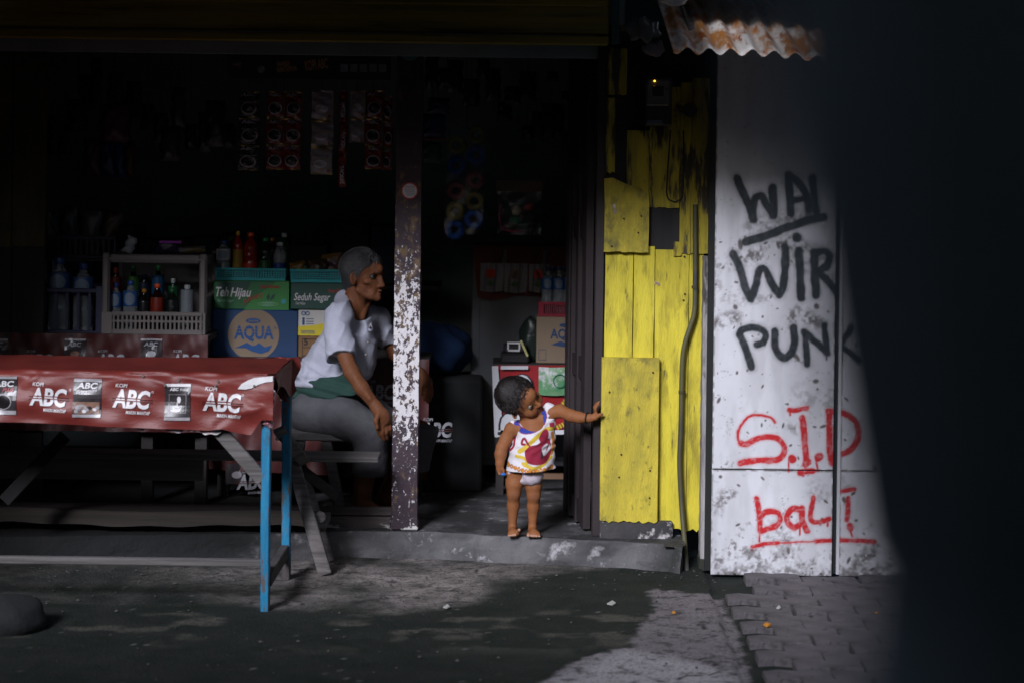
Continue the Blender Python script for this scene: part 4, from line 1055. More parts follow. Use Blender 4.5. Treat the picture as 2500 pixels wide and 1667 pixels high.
    MB().grid(lambda u, v: (PX(230 + 282 * u, 975, TY), TY + .004 - .008 * v + .006 * math.sin(u * 40), PZ(370, 966 + 16 * u, TY) - (.018 + .006 * math.sin(u * 23) + .004 * math.sin(u * 61)) * v), 60, 3).build('paper_lining', M('white_paper', (.62, .60, .60), .7, (.55, .10, .12), 22, (1, 1, 1), [((.7, .68, .68), 9, .4, .5)]), cl)
    nm = M('nail_cap', (.30, .27, .25), .35, metal=.8)
    for a, b in ((412, 872), (498, 882), (503, 873), (586, 884), (383, 881), (330, 862)):
        p = f2(PX(a, b, TY), PZ(a, b, TY)); p = Vector(p); MB().tube([p + Vector((0, -.003, 0)), p + Vector((0, .004, 0))], .0048, 10).build('nail_cap', nm, cl)
    # legs, braces, stretchers
    blue = M('blue_leg_paint', (.012, .24, .44), .5, (.010, .17, .33), 8, (3, 3, .5), [((.12, .10, .095), 26, .52, .60, (2, 2, .45)), ((.07, .06, .06), 5, .60, .68, (2, 2, .7), (.32, .0, .16)), ((.2, .5, .7), 40, .68, .74, (1, 1, .3))], bump=.4, bs=40, bst=(3, 3, .6))
    def leg(pt, pb, w, d):
        a = Vector(pt); b = Vector(pb); mb = MB(); vs = []; n = 14; fs = []
        for j in range(n + 1):
            c = a.lerp(b, j / n) + Vector((random.uniform(-.0012, .0012), 0, 0)); k = w / 2 * (1 - .12 * j / n)
            for sx, sy in ((-1, 0), (-.8, -.12), (.8, -.12), (1, 0), (1, 1), (-1, 1)): vs.append((c.x + sx * k, c.y + sy * d, c.z))
        for j in range(n):
            for i in range(6): fs.append([j * 6 + i, j * 6 + (i + 1) % 6, j * 6 + 6 + (i + 1) % 6, j * 6 + 6 + i])
        fs += [list(range(6)), [n * 6 + i for i in range(6)]]
        return mb.add(vs, fs).build('leg', blue, root)
    leg(P(612, 868, TY + .02), Vector((PX(607, 1405, TY + .02), TY + .02, 0)), .034, .04)
    lb = leg(P(658, 845, TYB - .04), Vector((PX(656, 1322, TYB - .04), TYB - .04, 0)), .036, .04)
    leg(Vector((xl + .05, TY + .02, TZ - .05)), Vector((xl + .05, TY + .02, 0)), .034, .04); leg(Vector((xl + .05, TYB - .06, TZ - .05)), Vector((xl + .05, TYB - .06, 0)), .034, .04)
    MB().beam(P(492, 975, TY + .03), P(604, 1102, TY + .03), .05, .022, (0, 1, 0), .003).build('brace', old_wood_x, root)
    MB().beam(P(150, 1000, TYB - .03), P(10, 1150, TYB - .03), .05, .022, (0, 1, 0), .003).build('brace', M('dark_brace', (.022, .02, .02), .9, (.014, .014, .014), 8), root)
    MB().beam(P(640, 985, TYB - .07), P(700, 1060, TYB + .18), .045, .02, (0, 1, 0), .003).build('brace', old_wood_x, root)
    zs = PZ(400, 1291, TY + .05); MB().box((xl, TY + .055, zs - .013), (PX(612, 1291, TY + .05), TY + .085, zs + .012), .003).build('stretcher', old_wood_x, root)
    MB().beam(Vector((PX(613, 1338, TY + .04), TY + .05, PZ(613, 1332, TY + .04))), Vector((PX(655, 1262, TYB - .03), TYB - .02, PZ(655, 1264, TYB - .03))), .03, .05, (0, 0, 1), .003).build('stretcher', M('dark_rail', (.09, .08, .08), .85, (.05, .05, .055), 8), root)
    # crumpled sachet foil wrapped round the front leg
    foil = M('crumpled_foil', (.50, .34, .40), .28, (.30, .06, .09), 35, (1, 1, 1), [((.70, .66, .70), 30, .50, .58), ((.08, .03, .05), 26, .62, .7)], bump=.9, bs=45, metal=.3)
    a, b = P(613, 902, TY - .005), P(611, 977, TY - .005); mb = MB(); vs = []; fs = []; n = 16; k = 12
    for j in range(n + 1):
        c = a.lerp(b, j / n)
        for i in range(k):
            t = 6.2832 * i / k; rr = .022 * (1 + .22 * math.sin(3 * t + j * 1.7) + random.uniform(-.12, .12))
            vs.append((c.x + rr * math.cos(t), c.y + .018 + rr * .9 * math.sin(t), c.z + random.uniform(-.003, .003) + (.008 * math.sin(2 * t) if j in (0, n) else 0)))
    for j in range(n):
        for i in range(k): fs.append([j * k + i, j * k + (i + 1) % k, j * k + k + (i + 1) % k, j * k + k + i])
    mb.add(vs, fs).build('foil_wrap', foil, root)
table()

# ================================================================== benches and loose timber
def bench():
    Yb = 7.98; z = PZ(760, 1044, Yb); root = thing('plank_bench', (PX(650, 1300, 7.9), 7.9, 0), 'weathered plank bench with splayed legs behind the blue legged table', 'bench')
    xl = PX(-150, 1050, Yb); xr = PX(871, 1050, Yb)
    MB().box((xl, 7.93, z - .022), (xr, 8.09, z), .004, .001).build('seat_plank', old_wood_x, root)
    MB().box((xl, 7.95, PZ(300, 1102, 7.95)), (PX(466, 1075, 7.95), 7.975, z - .024), .003).build('apron_board', M('grey_board', (.16, .15, .14), .85, (.09, .085, .08), 5, (.4, 3, 6), bump=.3), root)
    p = G(748, 1320); MB().beam(P(674, 1064, 7.90), Vector((p.x, p.y, .0)), .052, .03, (0, 1, 0), .003).build('leg', old_wood, root)
    q = G(757, 1287); MB().beam(P(690, 1066, 8.06), Vector((q.x, q.y - .02, .0)), .045, .028, (0, 1, 0), .003).build('leg', old_wood, root)
    MB().beam(P(672, 1062, 8.04), P(775, 1140, 8.04), .04, .02, (0, 1, 0), .003).build('brace', M('dark_wood', (.06, .055, .05), .85, (.035, .03, .03), 6, (2, 2, 10), bump=.3), root)
    MB().beam(Vector((xl + .2, 7.95, z - .02)), Vector((xl + .1, 7.9, 0)), .05, .03, (0, 1, 0), .003).build('leg', old_wood, root)
bench()
pl = M('worn_plank', (.085, .07, .058), .85, (.05, .042, .036), 5, (.3, 4, 10), bump=.4, bs=30, bst=(1, 10, 20))
def low_plank():
    Y = 8.00; mb = MB(); xl, xr = PX(-160, 1190, Y), PX(722, 1190, Y); n = 40; vs = []; fs = []
    for i in range(n + 1):
        x = xl + (xr - xl) * i / n; s = .006 * math.sin(i * .22); zt = PZ(330, 1171, Y) + s; zb = PZ(330, 1205, Y) + s + .003 * math.sin(i * .9)
        for y, z in ((Y, zb), (Y - .003, (zb + zt) / 2), (Y, zt), (Y + .14, zt), (Y + .14, zb)): vs.append((x, y, z))
    for i in range(n):
        for k in range(5): fs.append([i * 5 + k, i * 5 + (k + 1) % 5, i * 5 + 5 + (k + 1) % 5, i * 5 + 5 + k])
    fs += [list(range(5)), [n * 5 + k for k in range(5)]]
    mb.add(vs, fs); mb.build('long_plank', pl, label='long dark plank on the shop step under the table', cat='plank')
    for i, x in enumerate((80, 560)): pass
low_plank()
MB().tube([P(716, 1186, 8.02), P(735, 1186, 7.86)], [.020, .023], 12).build('log_piece', old_wood, label='short round log stub beside the bench leg', cat='log', smooth=False)
MB().box(P(700, 1212, 7.99) + Vector((0, -.02, 0)), P(752, 1190, 7.99) + Vector((0, .16, 0)), .004).build('timber_offcut', old_wood, label='pale square timber offcut on the step behind the bench leg', cat='timber')

def stool():
    z = .472; root = thing('wooden_stool', (PX(760, 1100, 8.4), 8.4, FZ), 'dark wooden stool under the seated old person', 'stool')
    m = M('stool_wood', (.12, .11, .11), .8, (.07, .065, .065), 6, (2, 2, 10), bump=.3)
    x0, x1 = PX(640, 1020, 8.4), PX(800, 1020, 8.4)
    MB().box((x0, 8.28, z - .025), (x1, 8.62, z), .004).build('seat', m, root)
    for a, b, y in ((748, 790, 8.30), (690, 665, 8.30), (748, 780, 8.58), (690, 670, 8.58)):
        MB().beam(Vector((PX(a, 1020, y), y, z - .026)), Vector((PX(b, 1165, y), y, FZ)), .045, .022, (0, 1, 0), .003).build('leg', m, root)
stool()

# ================================================================== counters with red cloth fronts
def counters():
    red_vinyl = M('shade_dirt_red_vinyl', (.075, .013, .012), .55, (.05, .010, .010), 3, (1, 1, 2), bump=.2, bs=9); white_print = M('dull_print', (.34, .34, .37), .5)  # vinyl and print darkened in colour for shade and dirt at the counters
    cw = M('counter_wood', (.05, .042, .04), .8, (.03, .027, .026), 5, (.4, 3, 6))
    Yc = 8.62; zc = PZ(300, 769, Yc); x1 = PX(478, 790, Yc)
    root = thing('left_counter', (-1.6, 8.9, FZ), 'dark counter with a red coffee cloth hanging under the crates', 'counter')
    MB().box((-3.0, Yc, zc - .03), (x1, 9.3, zc), .003).build('counter_top', cw, root)
    for x in (-2.6, -1.6, x1 - .06): MB().box((x, Yc + .06, FZ), (x + .05, Yc + .11, zc - .031)).build('leg', cw, root)
    fy = lambda x, z: Yc - .008 - .006 * math.sin(x * 21 + z * 30) - .004 * math.sin(x * 47 - z * 60) - .003 * math.sin(x * 90 + z * 30)
    cl = MB().grid(lambda u, v: (-3.0 + (x1 + 3.0) * u, fy(-3.0 + (x1 + 3.0) * u, zc - .42 * v), zc + .003 - .42 * v), 160, 16).build('red_cloth', red_vinyl, root, smooth=True)
    f1 = lambda x, z: (x, fy(x, z) - .003, z); f2 = lambda x, z: (x, fy(x, z) - .005, z); f3 = lambda x, z: (x, fy(x, z) - .007, z)
    for a in (58, 222, 394):
        x, z = PX(a, 838, Yc), PZ(a, 842, Yc); mb = MB(); abc_logo(mb, x, z, .125, f2, True, .0, 1); mb.build('printed_logo', [white_print, red_vinyl], cl)
    for a, k in ((150, 0), (325, 1), (-30, 1)):
        x0, x1_ = PX(a, 800, Yc), PX(a + 48, 800, Yc); z1 = PZ(a, 777, Yc); z0 = z1 - .125; mb = MB(); patch(mb, x0, z0, x1_, z1, f1, 8, 0); patch(mb, x0, z1 - .008, x1_, z1, f2, 6, 1); patch(mb, x0, z0, x1_, z0 + .01, f2, 6, 1)
        mb.m = 2; letter(mb, 'ABC', None, width=.06, height=.017, shear=.15, bold=.03, fn=lambda q, r: f3(x0 + .012 + q, z1 - .033 + r)); ovalpatch(mb, (x0 + x1_) / 2, z0 + .06, .02, .013, f3, 3 - k); ovalpatch(mb, (x0 + x1_) / 2 + .01, z0 + .045, .006, .009, f3, 2)
        mb.build('printed_sachet', [dark_print, pale_print, white_print, brown_print], cl)
    # right counter, lower, behind the old person
    Yr = 8.86; zr = PZ(600, 821, Yr); xa, xb = PX(483, 830, Yr), PX(986, 840, Yr)
    root = thing('right_counter', (-.3, 9.1, FZ), 'low dark counter with a red coffee banner behind the seated person', 'counter')
    MB().box((xa, Yr, zr - .03), (xb, 9.4, zr), .003).build('counter_top', cw, root)
    for x in (xa + .03, xb - .08): MB().box((x, Yr + .06, FZ), (x + .05, Yr + .11, zr - .031)).build('leg', cw, root)
    gy = lambda x, z: Yr - .010 - .010 * math.sin(x * 26 + z * 9) - .005 * math.sin(x * 61 - z * 20)
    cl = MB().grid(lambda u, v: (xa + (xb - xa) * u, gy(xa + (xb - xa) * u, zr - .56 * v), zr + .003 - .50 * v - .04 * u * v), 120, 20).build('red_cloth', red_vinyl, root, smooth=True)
    g2 = lambda x, z: (x, gy(x, z) - .006, z); g1 = lambda x, z: (x, gy(x, z) - .004, z)
    for a, b in ((836, 914), (620, 905), (968, 1000), (545, 1120)):
        x, z = PX(a, b, Yr), PZ(a, b, Yr); mb = MB(); abc_logo(mb, x, z, .14, g2, True, 0, 1); mb.build('printed_logo', [white_print, red_vinyl], cl)
    x0 = PX(520, 1070, Yr); z1 = PZ(520, 1062, Yr); mb = MB(); patch(mb, x0, z1 - .09, x0 + .085, z1, g1, 8, 0); ovalpatch(mb, x0 + .05, z1 - .05, .022, .016, g2, 1); mb.build('printed_sachet', [dark_print, pale_print], cl)
counters()

# ================================================================== bottles
def mplast(name, c, rough=.12, tr=.0): return M(name, c, rough, trans=tr, spec=.5)
clear_pl = mplast('clear_bottle', (.55, .62, .66), .06, .75)
def bottle(Y, vx, vtop, vbot, body_c, cap_c, lab_c, lab=(.35, .62), label='', group=None, wv=None, txt=None, z0=None, clear=False, cat='bottle', mark=None):
    """soft drink or water bottle from its top and base in the photo"""
    b = P(vx, vbot, Y); t = P(vx, vtop, Y); z = b.z if z0 is None else z0; H = t.z - z; r = (wv * K * Y / FPX / 2) if wv else H * .165
    root = thing('bottle', (b.x, Y, z), label, cat, group)
    prof = [(r * .80, 0), (r * .97, .02 * H), (r, .07 * H), (r * .94, .16 * H), (r, .20 * H), (r, .33 * H), (r * .97, .34 * H), (r * .97, .63 * H), (r, .64 * H), (r * .98, .68 * H), (r * .80, .76 * H), (r * .55, .83 * H), (r * .36, .89 * H), (r * .34, .93 * H)]
    prof = [(q, h) for q, h in prof]
    MB().lathe(prof, (b.x, Y, z), 20).build('bottle_body', clear_pl if clear else mplast('liquid_' + body_c, lin(body_c), .08, .25), root, smooth=True)
    MB().lathe([(r * .44, .915 * H), (r * .46, .92 * H), (r * .46, .99 * H), (r * .42, H)], (b.x, Y, z), 16).build('cap', mplast('cap_' + cap_c, lin(cap_c), .35), root, smooth=True)
    l0, l1 = lab
    lb = MB().lathe([(r * 1.012, l0 * H), (r * 1.018, l0 * H + .001), (r * 1.018, l1 * H - .001), (r * 1.012, l1 * H)], (b.x, Y, z), 20).build('bottle_label', M('label_' + lab_c, tuple(.6 * q for q in lin(lab_c)), .35, layers=[((.6, .6, .6), 60, .66, .72)]), root, smooth=True)
    if mark:
        mb = MB(); rr = r * 1.03; zc = z + (l0 + l1) / 2 * H
        def cyl(dx, dz): a = dx / rr; return (b.x + rr * math.sin(a), Y - rr * math.cos(a), zc + dz)
        if mark == 'oval': ovalpatch(mb, 0, 0, rr * .75, (l1 - l0) * H * .42, cyl, 0, 18, 2)
        mb.build('label_mark', M('label_mark', (.17, .22, .30), .4), lb)
    if txt:
        mb = MB(); rr = r * 1.045; zc = z + (l0 + l1) / 2 * H
        letter(mb, txt, None, width=rr * 1.45, shear=.1, bold=.02, fn=lambda a, c: (b.x + rr * math.sin((a - rr * .72) / rr), Y - rr * math.cos((a - rr * .72) / rr), zc - .008 + c), cut=.006)
        mb.build('label_text', M('label_ink', (.55, .58, .6), .4) if lab_c not in ('d8d8e0',) else M('label_blue_ink', (.02, .08, .3), .4), lb)
    return root

# ================================================================== cardboard boxes and baskets on the right counter
BY = 8.90
def fbox(name, l, r, t, b, Y, depth, mat, label, cat='carton'):
    x0, x1 = PX(l, (t + b) / 2, Y), PX(r, (t + b) / 2, Y); z0, z1 = PZ((l + r) / 2, b, Y), PZ((l + r) / 2, t, Y)
    o = MB().box((x0, Y, z0), (x1, Y + depth, z1), .004).build(name, mat, label=label, cat=cat); return o, x0, x1, z0, z1
def P2(x0, z1, Y, s):
    return lambda a, b: Vector((x0 + a * s, Y, z1 - b * s))
def cartons():
    g1 = M('green_carton', (.025, .12, .05), .45, (.03, .17, .055), 3); g0 = M('dark_green_carton', (.018, .062, .05), .5, (.02, .08, .06), 3)
    leafm = M('leaf_green_print', (.05, .26, .06), .45); mint = M('mint_print', (.3, .55, .4), .45); redp = M('red_print', (.45, .03, .03), .45); cyanp = M('cyan_print', (.06, .36, .44), .45)
    bl = M('blue_carton', (.010, .055, .16), .55, (.008, .045, .135), 4); tan = M('tan_carton', (.30, .22, .15), .7, (.26, .19, .13), 5); navy = M('navy_print', (.012, .08, .26), .5); pale = M('pale_carton', (.62, .60, .55), .6); yel = M('yellow_carton', (.72, .58, .03), .55); brn = M('brown_carton', (.24, .13, .055), .7, (.2, .11, .05), 6); blk = M('black_print', (.02, .02, .025), .6)
    # water carton
    o, x0, x1, z0, z1 = fbox('water_carton', 487, 684, 712, 821, BY, .34, bl, 'blue water carton with a tan disc under the green tea box'); W = x1 - x0; H = z1 - z0; cx = (x0 + x1) / 2 - W * .015; y = BY - .0015
    mb = MB(); r = W * .298
    pts = [(cx + r * math.cos(a), z1 - r * .96 + r * math.sin(a) * 1.0) for a in np.linspace(0, 6.2832, 60)[:-1]]; pts = [(px_, min(max(pz, z0 + .001), z1 - .001)) for px_, pz in pts]
    poly(mb, [(a, y, b) for a, b in pts]); mb.build('printed_disc', tan, o)
    mb = MB(); letter(mb, 'AQUA', (cx - r * .76, y - .0015, z1 - H * .60), width=r * 1.55, height=H * .26, bold=.035); letter(mb, '®', (cx + r * .8, y - .0015, z1 - H * .40), height=.012)
    ovx = (cx - .002, y - .0015, z1 - H * .23); disc(mb, ovx, r * .29, H * .055)
    w = []; 
    for a, b in ((-.74, .80), (-.50, .75), (-.25, .685), (-.05, .75), (.08, .74), (.22, .69), (.45, .78), (.74, .73), (.60, .86), (.30, .915), (-.05, .87), (-.30, .80), (-.5, .80)): w.append((cx + r * a, y - .0015, z1 - H * b))
    poly(mb, w); letter(mb, '||| || |||| | ||', (x1 - W * .23, y - .0015, z0 + .004), width=W * .2, height=.018); mb.build('printed_name', navy, o)
    mb = MB(); letter(mb, 'DANONE', (cx - r * .21, y - .003, z1 - H * .25), width=r * .40, height=H * .04, bold=.02)
    for k in (.40, .46): mb.add([(cx - r * .78, y - .003, z1 - H * k), (cx + r * .80, y - .003, z1 - H * k), (cx + r * .80, y - .003, z1 - H * (k + .008)), (cx - r * .78, y - .003, z1 - H * (k + .008))], [(0, 1, 2, 3)])
    mb.build('printed_lines', tan, o)
    # green tea carton
    Yg = BY + .005; o, x0, x1, z0, z1 = fbox('tea_carton', 491, 664, 645, 711.5, Yg, .30, g1, 'green tea carton with white script and a red overstamp'); W = x1 - x0; H = z1 - z0; y = Yg - .0015
    mb = MB(); poly(mb, [(x0 + W * a, y, z1 - H * b) for a, b in ((.40, 1), (.52, .62), (.72, .25), (.84, .02), (.998, .02), (.998, .998))]); mb.build('printed_leaf', leafm, o)
    mb = MB(); poly(mb, [(x0 + W * a, y - .001, z1 - H * b) for a, b in ((.72, .70), (.70, .55), (.735, .42), (.75, .58))]); poly(mb, [(x0 + W * a, y - .001, z1 - H * b) for a, b in ((.75, .70), (.765, .52), (.82, .42), (.80, .60))]); poly(mb, [(x0 + W * a, y - .001, z1 - H * b) for a, b in ((.05, .1), (.5, .02), (.45, .3), (.1, .4))]); mb.build('printed_shade', g0, o)
    mb = MB()
    for k in (1, .68, .4): ring(mb, (x0 + W * .72, y - .002, z1 - H * .80), W * .13 * k, H * .075 * k, .0018, 28)
    mb.build('printed_ripples', mint, o)['kind'] = 'stuff'
    mb = MB(); letter(mb, 'Seduh Segar', (x0 + W * .05, y - .002, z1 - H * .74), width=W * .22, height=.012, shear=.3); mb.build('lettering', mint, o)
    mb = MB(); letter(mb, 'Teh', (x0 + W * .03, y - .003, z1 - H * .55), width=W * .17, height=H * .32, shear=.3, bold=.02); letter(mb, 'Hijau', (x0 + W * .22, y - .003, z1 - H * .55), width=W * .28, height=H * .30, shear=.3, bold=.02); mb.build('printed_script', white_print, o)
    mb = MB(); letter(mb, 'Rasa Original', (x0 + W * .62, y - .003, z1 - H * .25), width=W * .25, height=.014, shear=.3, bold=.02); letter(mb, 'JUMBO', (x0 + W * .40, y - .003, z1 - H * .80), width=W * .28, height=.02, rot=.35, shear=.1); mb.build('printed_red', redp, o)
    mb = MB(); disc(mb, (x0 + W * .93, y - .002, z1 - H * .70), .011, .011); mb.build('printed_seal', cyanp, o)
    # second tea carton, darker
    Yg = BY - .02; o, x0, x1, z0, z1 = fbox('tea_carton', 667, 802, 650, 711.5, Yg, .30, g0, 'dark green tea carton half hidden by the seated person'); W = x1 - x0; H = z1 - z0; y = Yg - .0015
    mb = MB(); letter(mb, 'Seduh Segar', (x0 + W * .06, y, z1 - H * .66), width=W * .62, height=H * .27, shear=.3, bold=.01); letter(mb, 'Teh Hijau', (x0 + W * .09, y, z1 - H * .82), width=W * .17, height=.012, shear=.3); mb.build('printed_script', white_print, o)
    mb = MB(); letter(mb, 'Rasa Original', (x0 + W * .64, y, z1 - H * .35), width=W * .34, height=.015, shear=.3, bold=.02); mb.build('printed_red', redp, o)
    # pale and yellow carton, brown carton
    o, x0, x1, z0, z1 = fbox('snack_carton', 685, 770, 712, 771, BY - .01, .3, pale, 'white and yellow carton behind the seated person'); y = BY - .0115; W = x1 - x0; H = z1 - z0
    mb = MB(); poly(mb, [(x0, y, z0), (x1, y, z0), (x1, y, z1 - H * .42), (x0 + W * .4, y, z1 - H * .6), (x0, y, z1 - H * .64)]); mb.build('printed_yellow', yel, o)
    mb = MB()
    for k, b in enumerate((.35, .45, .54)): disc(mb, (x0 + W * .14, y - .0015, z1 - H * b), .006, .006, 12); mb.add([(x0 + W * .22, y - .0015, z1 - H * (b - .012)), (x0 + W * .42, y - .0015, z1 - H * (b - .012)), (x0 + W * .42, y - .0015, z1 - H * (b + .012)), (x0 + W * .22, y - .0015, z1 - H * (b + .012))], [(0, 1, 2, 3)])
    ring(mb, (x0 + W * .14, y - .0015, z1 - H * .14), .010, .010, .004, 16); ring(mb, (x0 + W * .25, y - .0015, z1 - H * .14), .010, .010, .004, 16)
    for k in range(3): mb.add([(x0 + W * .08, y - .0015, z1 - H * (.80 + k * .05)), (x0 + W * .45, y - .0015, z1 - H * (.80 + k * .05)), (x0 + W * .45, y - .0015, z1 - H * (.82 + k * .05)), (x0 + W * .08, y - .0015, z1 - H * (.82 + k * .05))], [(0, 1, 2, 3)])
    mb.build('printed_marks', navy, o)
    o, x0, x1, z0, z1 = fbox('brown_carton', 685, 775, 772, 821, BY - .012, .3, brn, 'brown carton with a black 5 under the yellow carton'); y = BY - .0135; W = x1 - x0; H = z1 - z0
    mb = MB(); letter(mb, '5', (x0 + W * .14, y, z1 - H * .42), height=H * .30, bold=.03)
    for a, b, c, d in ((.10, .12, .45, .15), (.10, .52, .45, .55), (.10, .9, .45, .93), (.10, .12, .115, .93)): mb.add([(x0 + W * a, y, z1 - H * b), (x0 + W * c, y, z1 - H * b), (x0 + W * c, y, z1 - H * d), (x0 + W * a, y, z1 - H * d)], [(0, 1, 2, 3)])
    mb.build('printed_marks', blk, o)
cartons()
def lattice(mb, x0, x1, z0, z1, y, nx, nz, bw, th, axis='x'):
    """open plastic grid on a plane (bars)"""
    for i in range(nx + 1):
        x = x0 + (x1 - x0) * i / nx
        mb.box((x - bw / 2, y, z0), (x + bw / 2, y + th, z1)) if axis == 'x' else mb.box((y, x - bw / 2, z0), (y + th, x + bw / 2, z1))
    for j in range(nz + 1):
        z = z0 + (z1 - z0) * j / nz
        mb.box((x0, y + .0004, z - bw / 2), (x1, y + th - .0004, z + bw / 2)) if axis == 'x' else mb.box((y + .0004, x0, z - bw / 2), (y + th - .0004, x1, z + bw / 2))
def turquoise(l, r, t, b, Y, label):
    m = M('turquoise_plastic', (.025, .36, .38), .4, (.022, .32, .35), 6)
    x0, x1 = PX(l, t, Y), PX(r, t, Y); z0, z1 = PZ((l + r) / 2, b, Y), PZ((l + r) / 2, t, Y); D = .24
    root = thing('plastic_basket', ((x0 + x1) / 2, Y + D / 2, z0), label, 'basket')
    f = MB(); n = int((x1 - x0) / .0118); lattice(f, x0 + .006, x1 - .006, z0 + .012, z1 - .010, Y, n, 4, .0042, .003); s = f.build('lattice_side', m, root)
    f = MB(); lattice(f, x0 + .006, x1 - .006, z0 + .012, z1 - .010, Y + D, n, 4, .0042, .003); f.build('lattice_side', m, root)
    for xx in (x0, x1 - .003):
        f = MB(); lattice(f, Y + .003, Y + D, z0 + .012, z1 - .010, xx, 18, 4, .0042, .003, 'y'); f.build('lattice_side', m, root)
    f = MB()
    f.box((x0 - .004, Y - .005, z1 - .010), (x1 + .004, Y + .004, z1), .002).box((x0 - .004, Y + D - .001, z1 - .010), (x1 + .004, Y + D + .008, z1), .002).box((x0 - .004, Y + .0045, z1 - .0095), (x0 + .005, Y + D - .0015, z1 - .0005)).box((x1 - .005, Y + .0045, z1 - .0095), (x1 + .004, Y + D - .0015, z1 - .0005)); f.build('rim', m, root)
    MB().box((x0, Y - .001, z0), (x1, Y + D + .004, z0 + .011), .002).build('basket_floor', m, root)
    return z0 + .011
turquoise(495, 656, 616, 645, BY + .01, 'turquoise lattice basket full of drink bottles on the green tea carton')
turquoise(668, 786, 619, 649.5, BY - .015, 'turquoise lattice basket of snack packets left of the old head')
bz = PZ(575, 643, BY + .02)
bottle(BY + .06, 513, 553, 611, '3a4a50', '2a4a90', 'd8d8e0', (.50, .78), 'clear water bottle at the left end of the turquoise basket', wv=33, clear=True, z0=bz, mark='oval')
bottle(BY + .05, 546, 531, 612, 'a02018', 'b89020', 'b8902a', (.15, .62), 'red drink bottle with a yellow cap in the turquoise basket', wv=24, z0=bz)
bottle(BY + .05, 575, 534, 613, '902010', 'd85a18', 'c83018', (.14, .36), 'red drink bottle with an orange cap in the turquoise basket', wv=34, z0=bz)
bottle(BY + .05, 609, 546, 614, '10301c', '1c7a48', '1c5a28', (.22, .46), 'dark green bottle with a green cap in the turquoise basket', wv=32, z0=bz)
bottle(BY + .05, 642, 557, 615, '5a6a78', 'c8ccd0', '183a90', (.10, .45), 'clear bottle with a white cap and blue label in the basket', wv=30, clear=True, z0=bz)
bottle(BY + .15, 652, 536, 612, '184a2c', 'c0c4c4', '186038', (.3, .6), 'tall green bottle with a white cap behind the blue labelled bottle', wv=28, z0=bz)
bottle(BY + .16, 625, 546, 612, '302018', 'b07818', '503018', (.3, .6), 'brown bottle with an ochre cap at the back of the turquoise basket', wv=24, z0=bz)
bottle(BY + .16, 529, 546, 612, '1c3a2a', '24402a', '24503a', (.3, .6), 'dark bottle between the water bottle and the yellow capped bottle', wv=26, z0=bz)
def packet(name, c, s, col, label, seed, group=None, cat='snack packet', tilt=0.0, col2=None):
    m = M('packet_' + col + (col2 or ''), lin(col), .22, lin(col2) if col2 else None, 18, bump=.6, bs=22)
    mb = MB(); rn = random.Random(seed); w, h, d = s; nu = nv = 10
    def side(sg):
        def fn(u, v):
            a, b = u * 2 - 1, v * 2 - 1; th = d * max(0, (1 - abs(a) ** 3) * (1 - b ** 4)) * (1 + .25 * math.sin(a * 5 + seed) * math.cos(b * 6 + seed))
            x, z = a * w / 2, (b + 1) * h / 2; x, z = x * math.cos(tilt) - z * math.sin(tilt), x * math.sin(tilt) + z * math.cos(tilt)
            return (c[0] + x + .004 * math.sin(b * 7 + seed), c[1] - sg * (th + .0004), c[2] + z)
        return fn
    mb.grid(side(1), nu, nv); mb.grid(side(-1), nu, nv)
    o = mb.build(name, m, smooth=True, label=label, cat=cat, group=group); return o
sz = PZ(720, 648, BY)
for i, (vx, w, h, c, t, lb) in enumerate(((690, .07, .05, '6a5018', .25, 'small gold snack packet at the left of the second turquoise basket'), (718, .07, .05, '4a3a2a', -.2, 'small brown snack packet in the middle of the second turquoise basket'), (742, .06, .06, '3a2a1c', .1, 'dark snack packet in the second turquoise basket'), (768, .09, .085, '40204a', .15, 'purple and yellow snack packet against the grey hair'))):
    p = P(vx, 640, BY + .06 + .02 * i); packet('snack_packet', (p.x, p.y, sz + .008), (w, h + .03, .018), c, lb, i + 3, tilt=t, col2='8a6a10' if i == 3 else None)

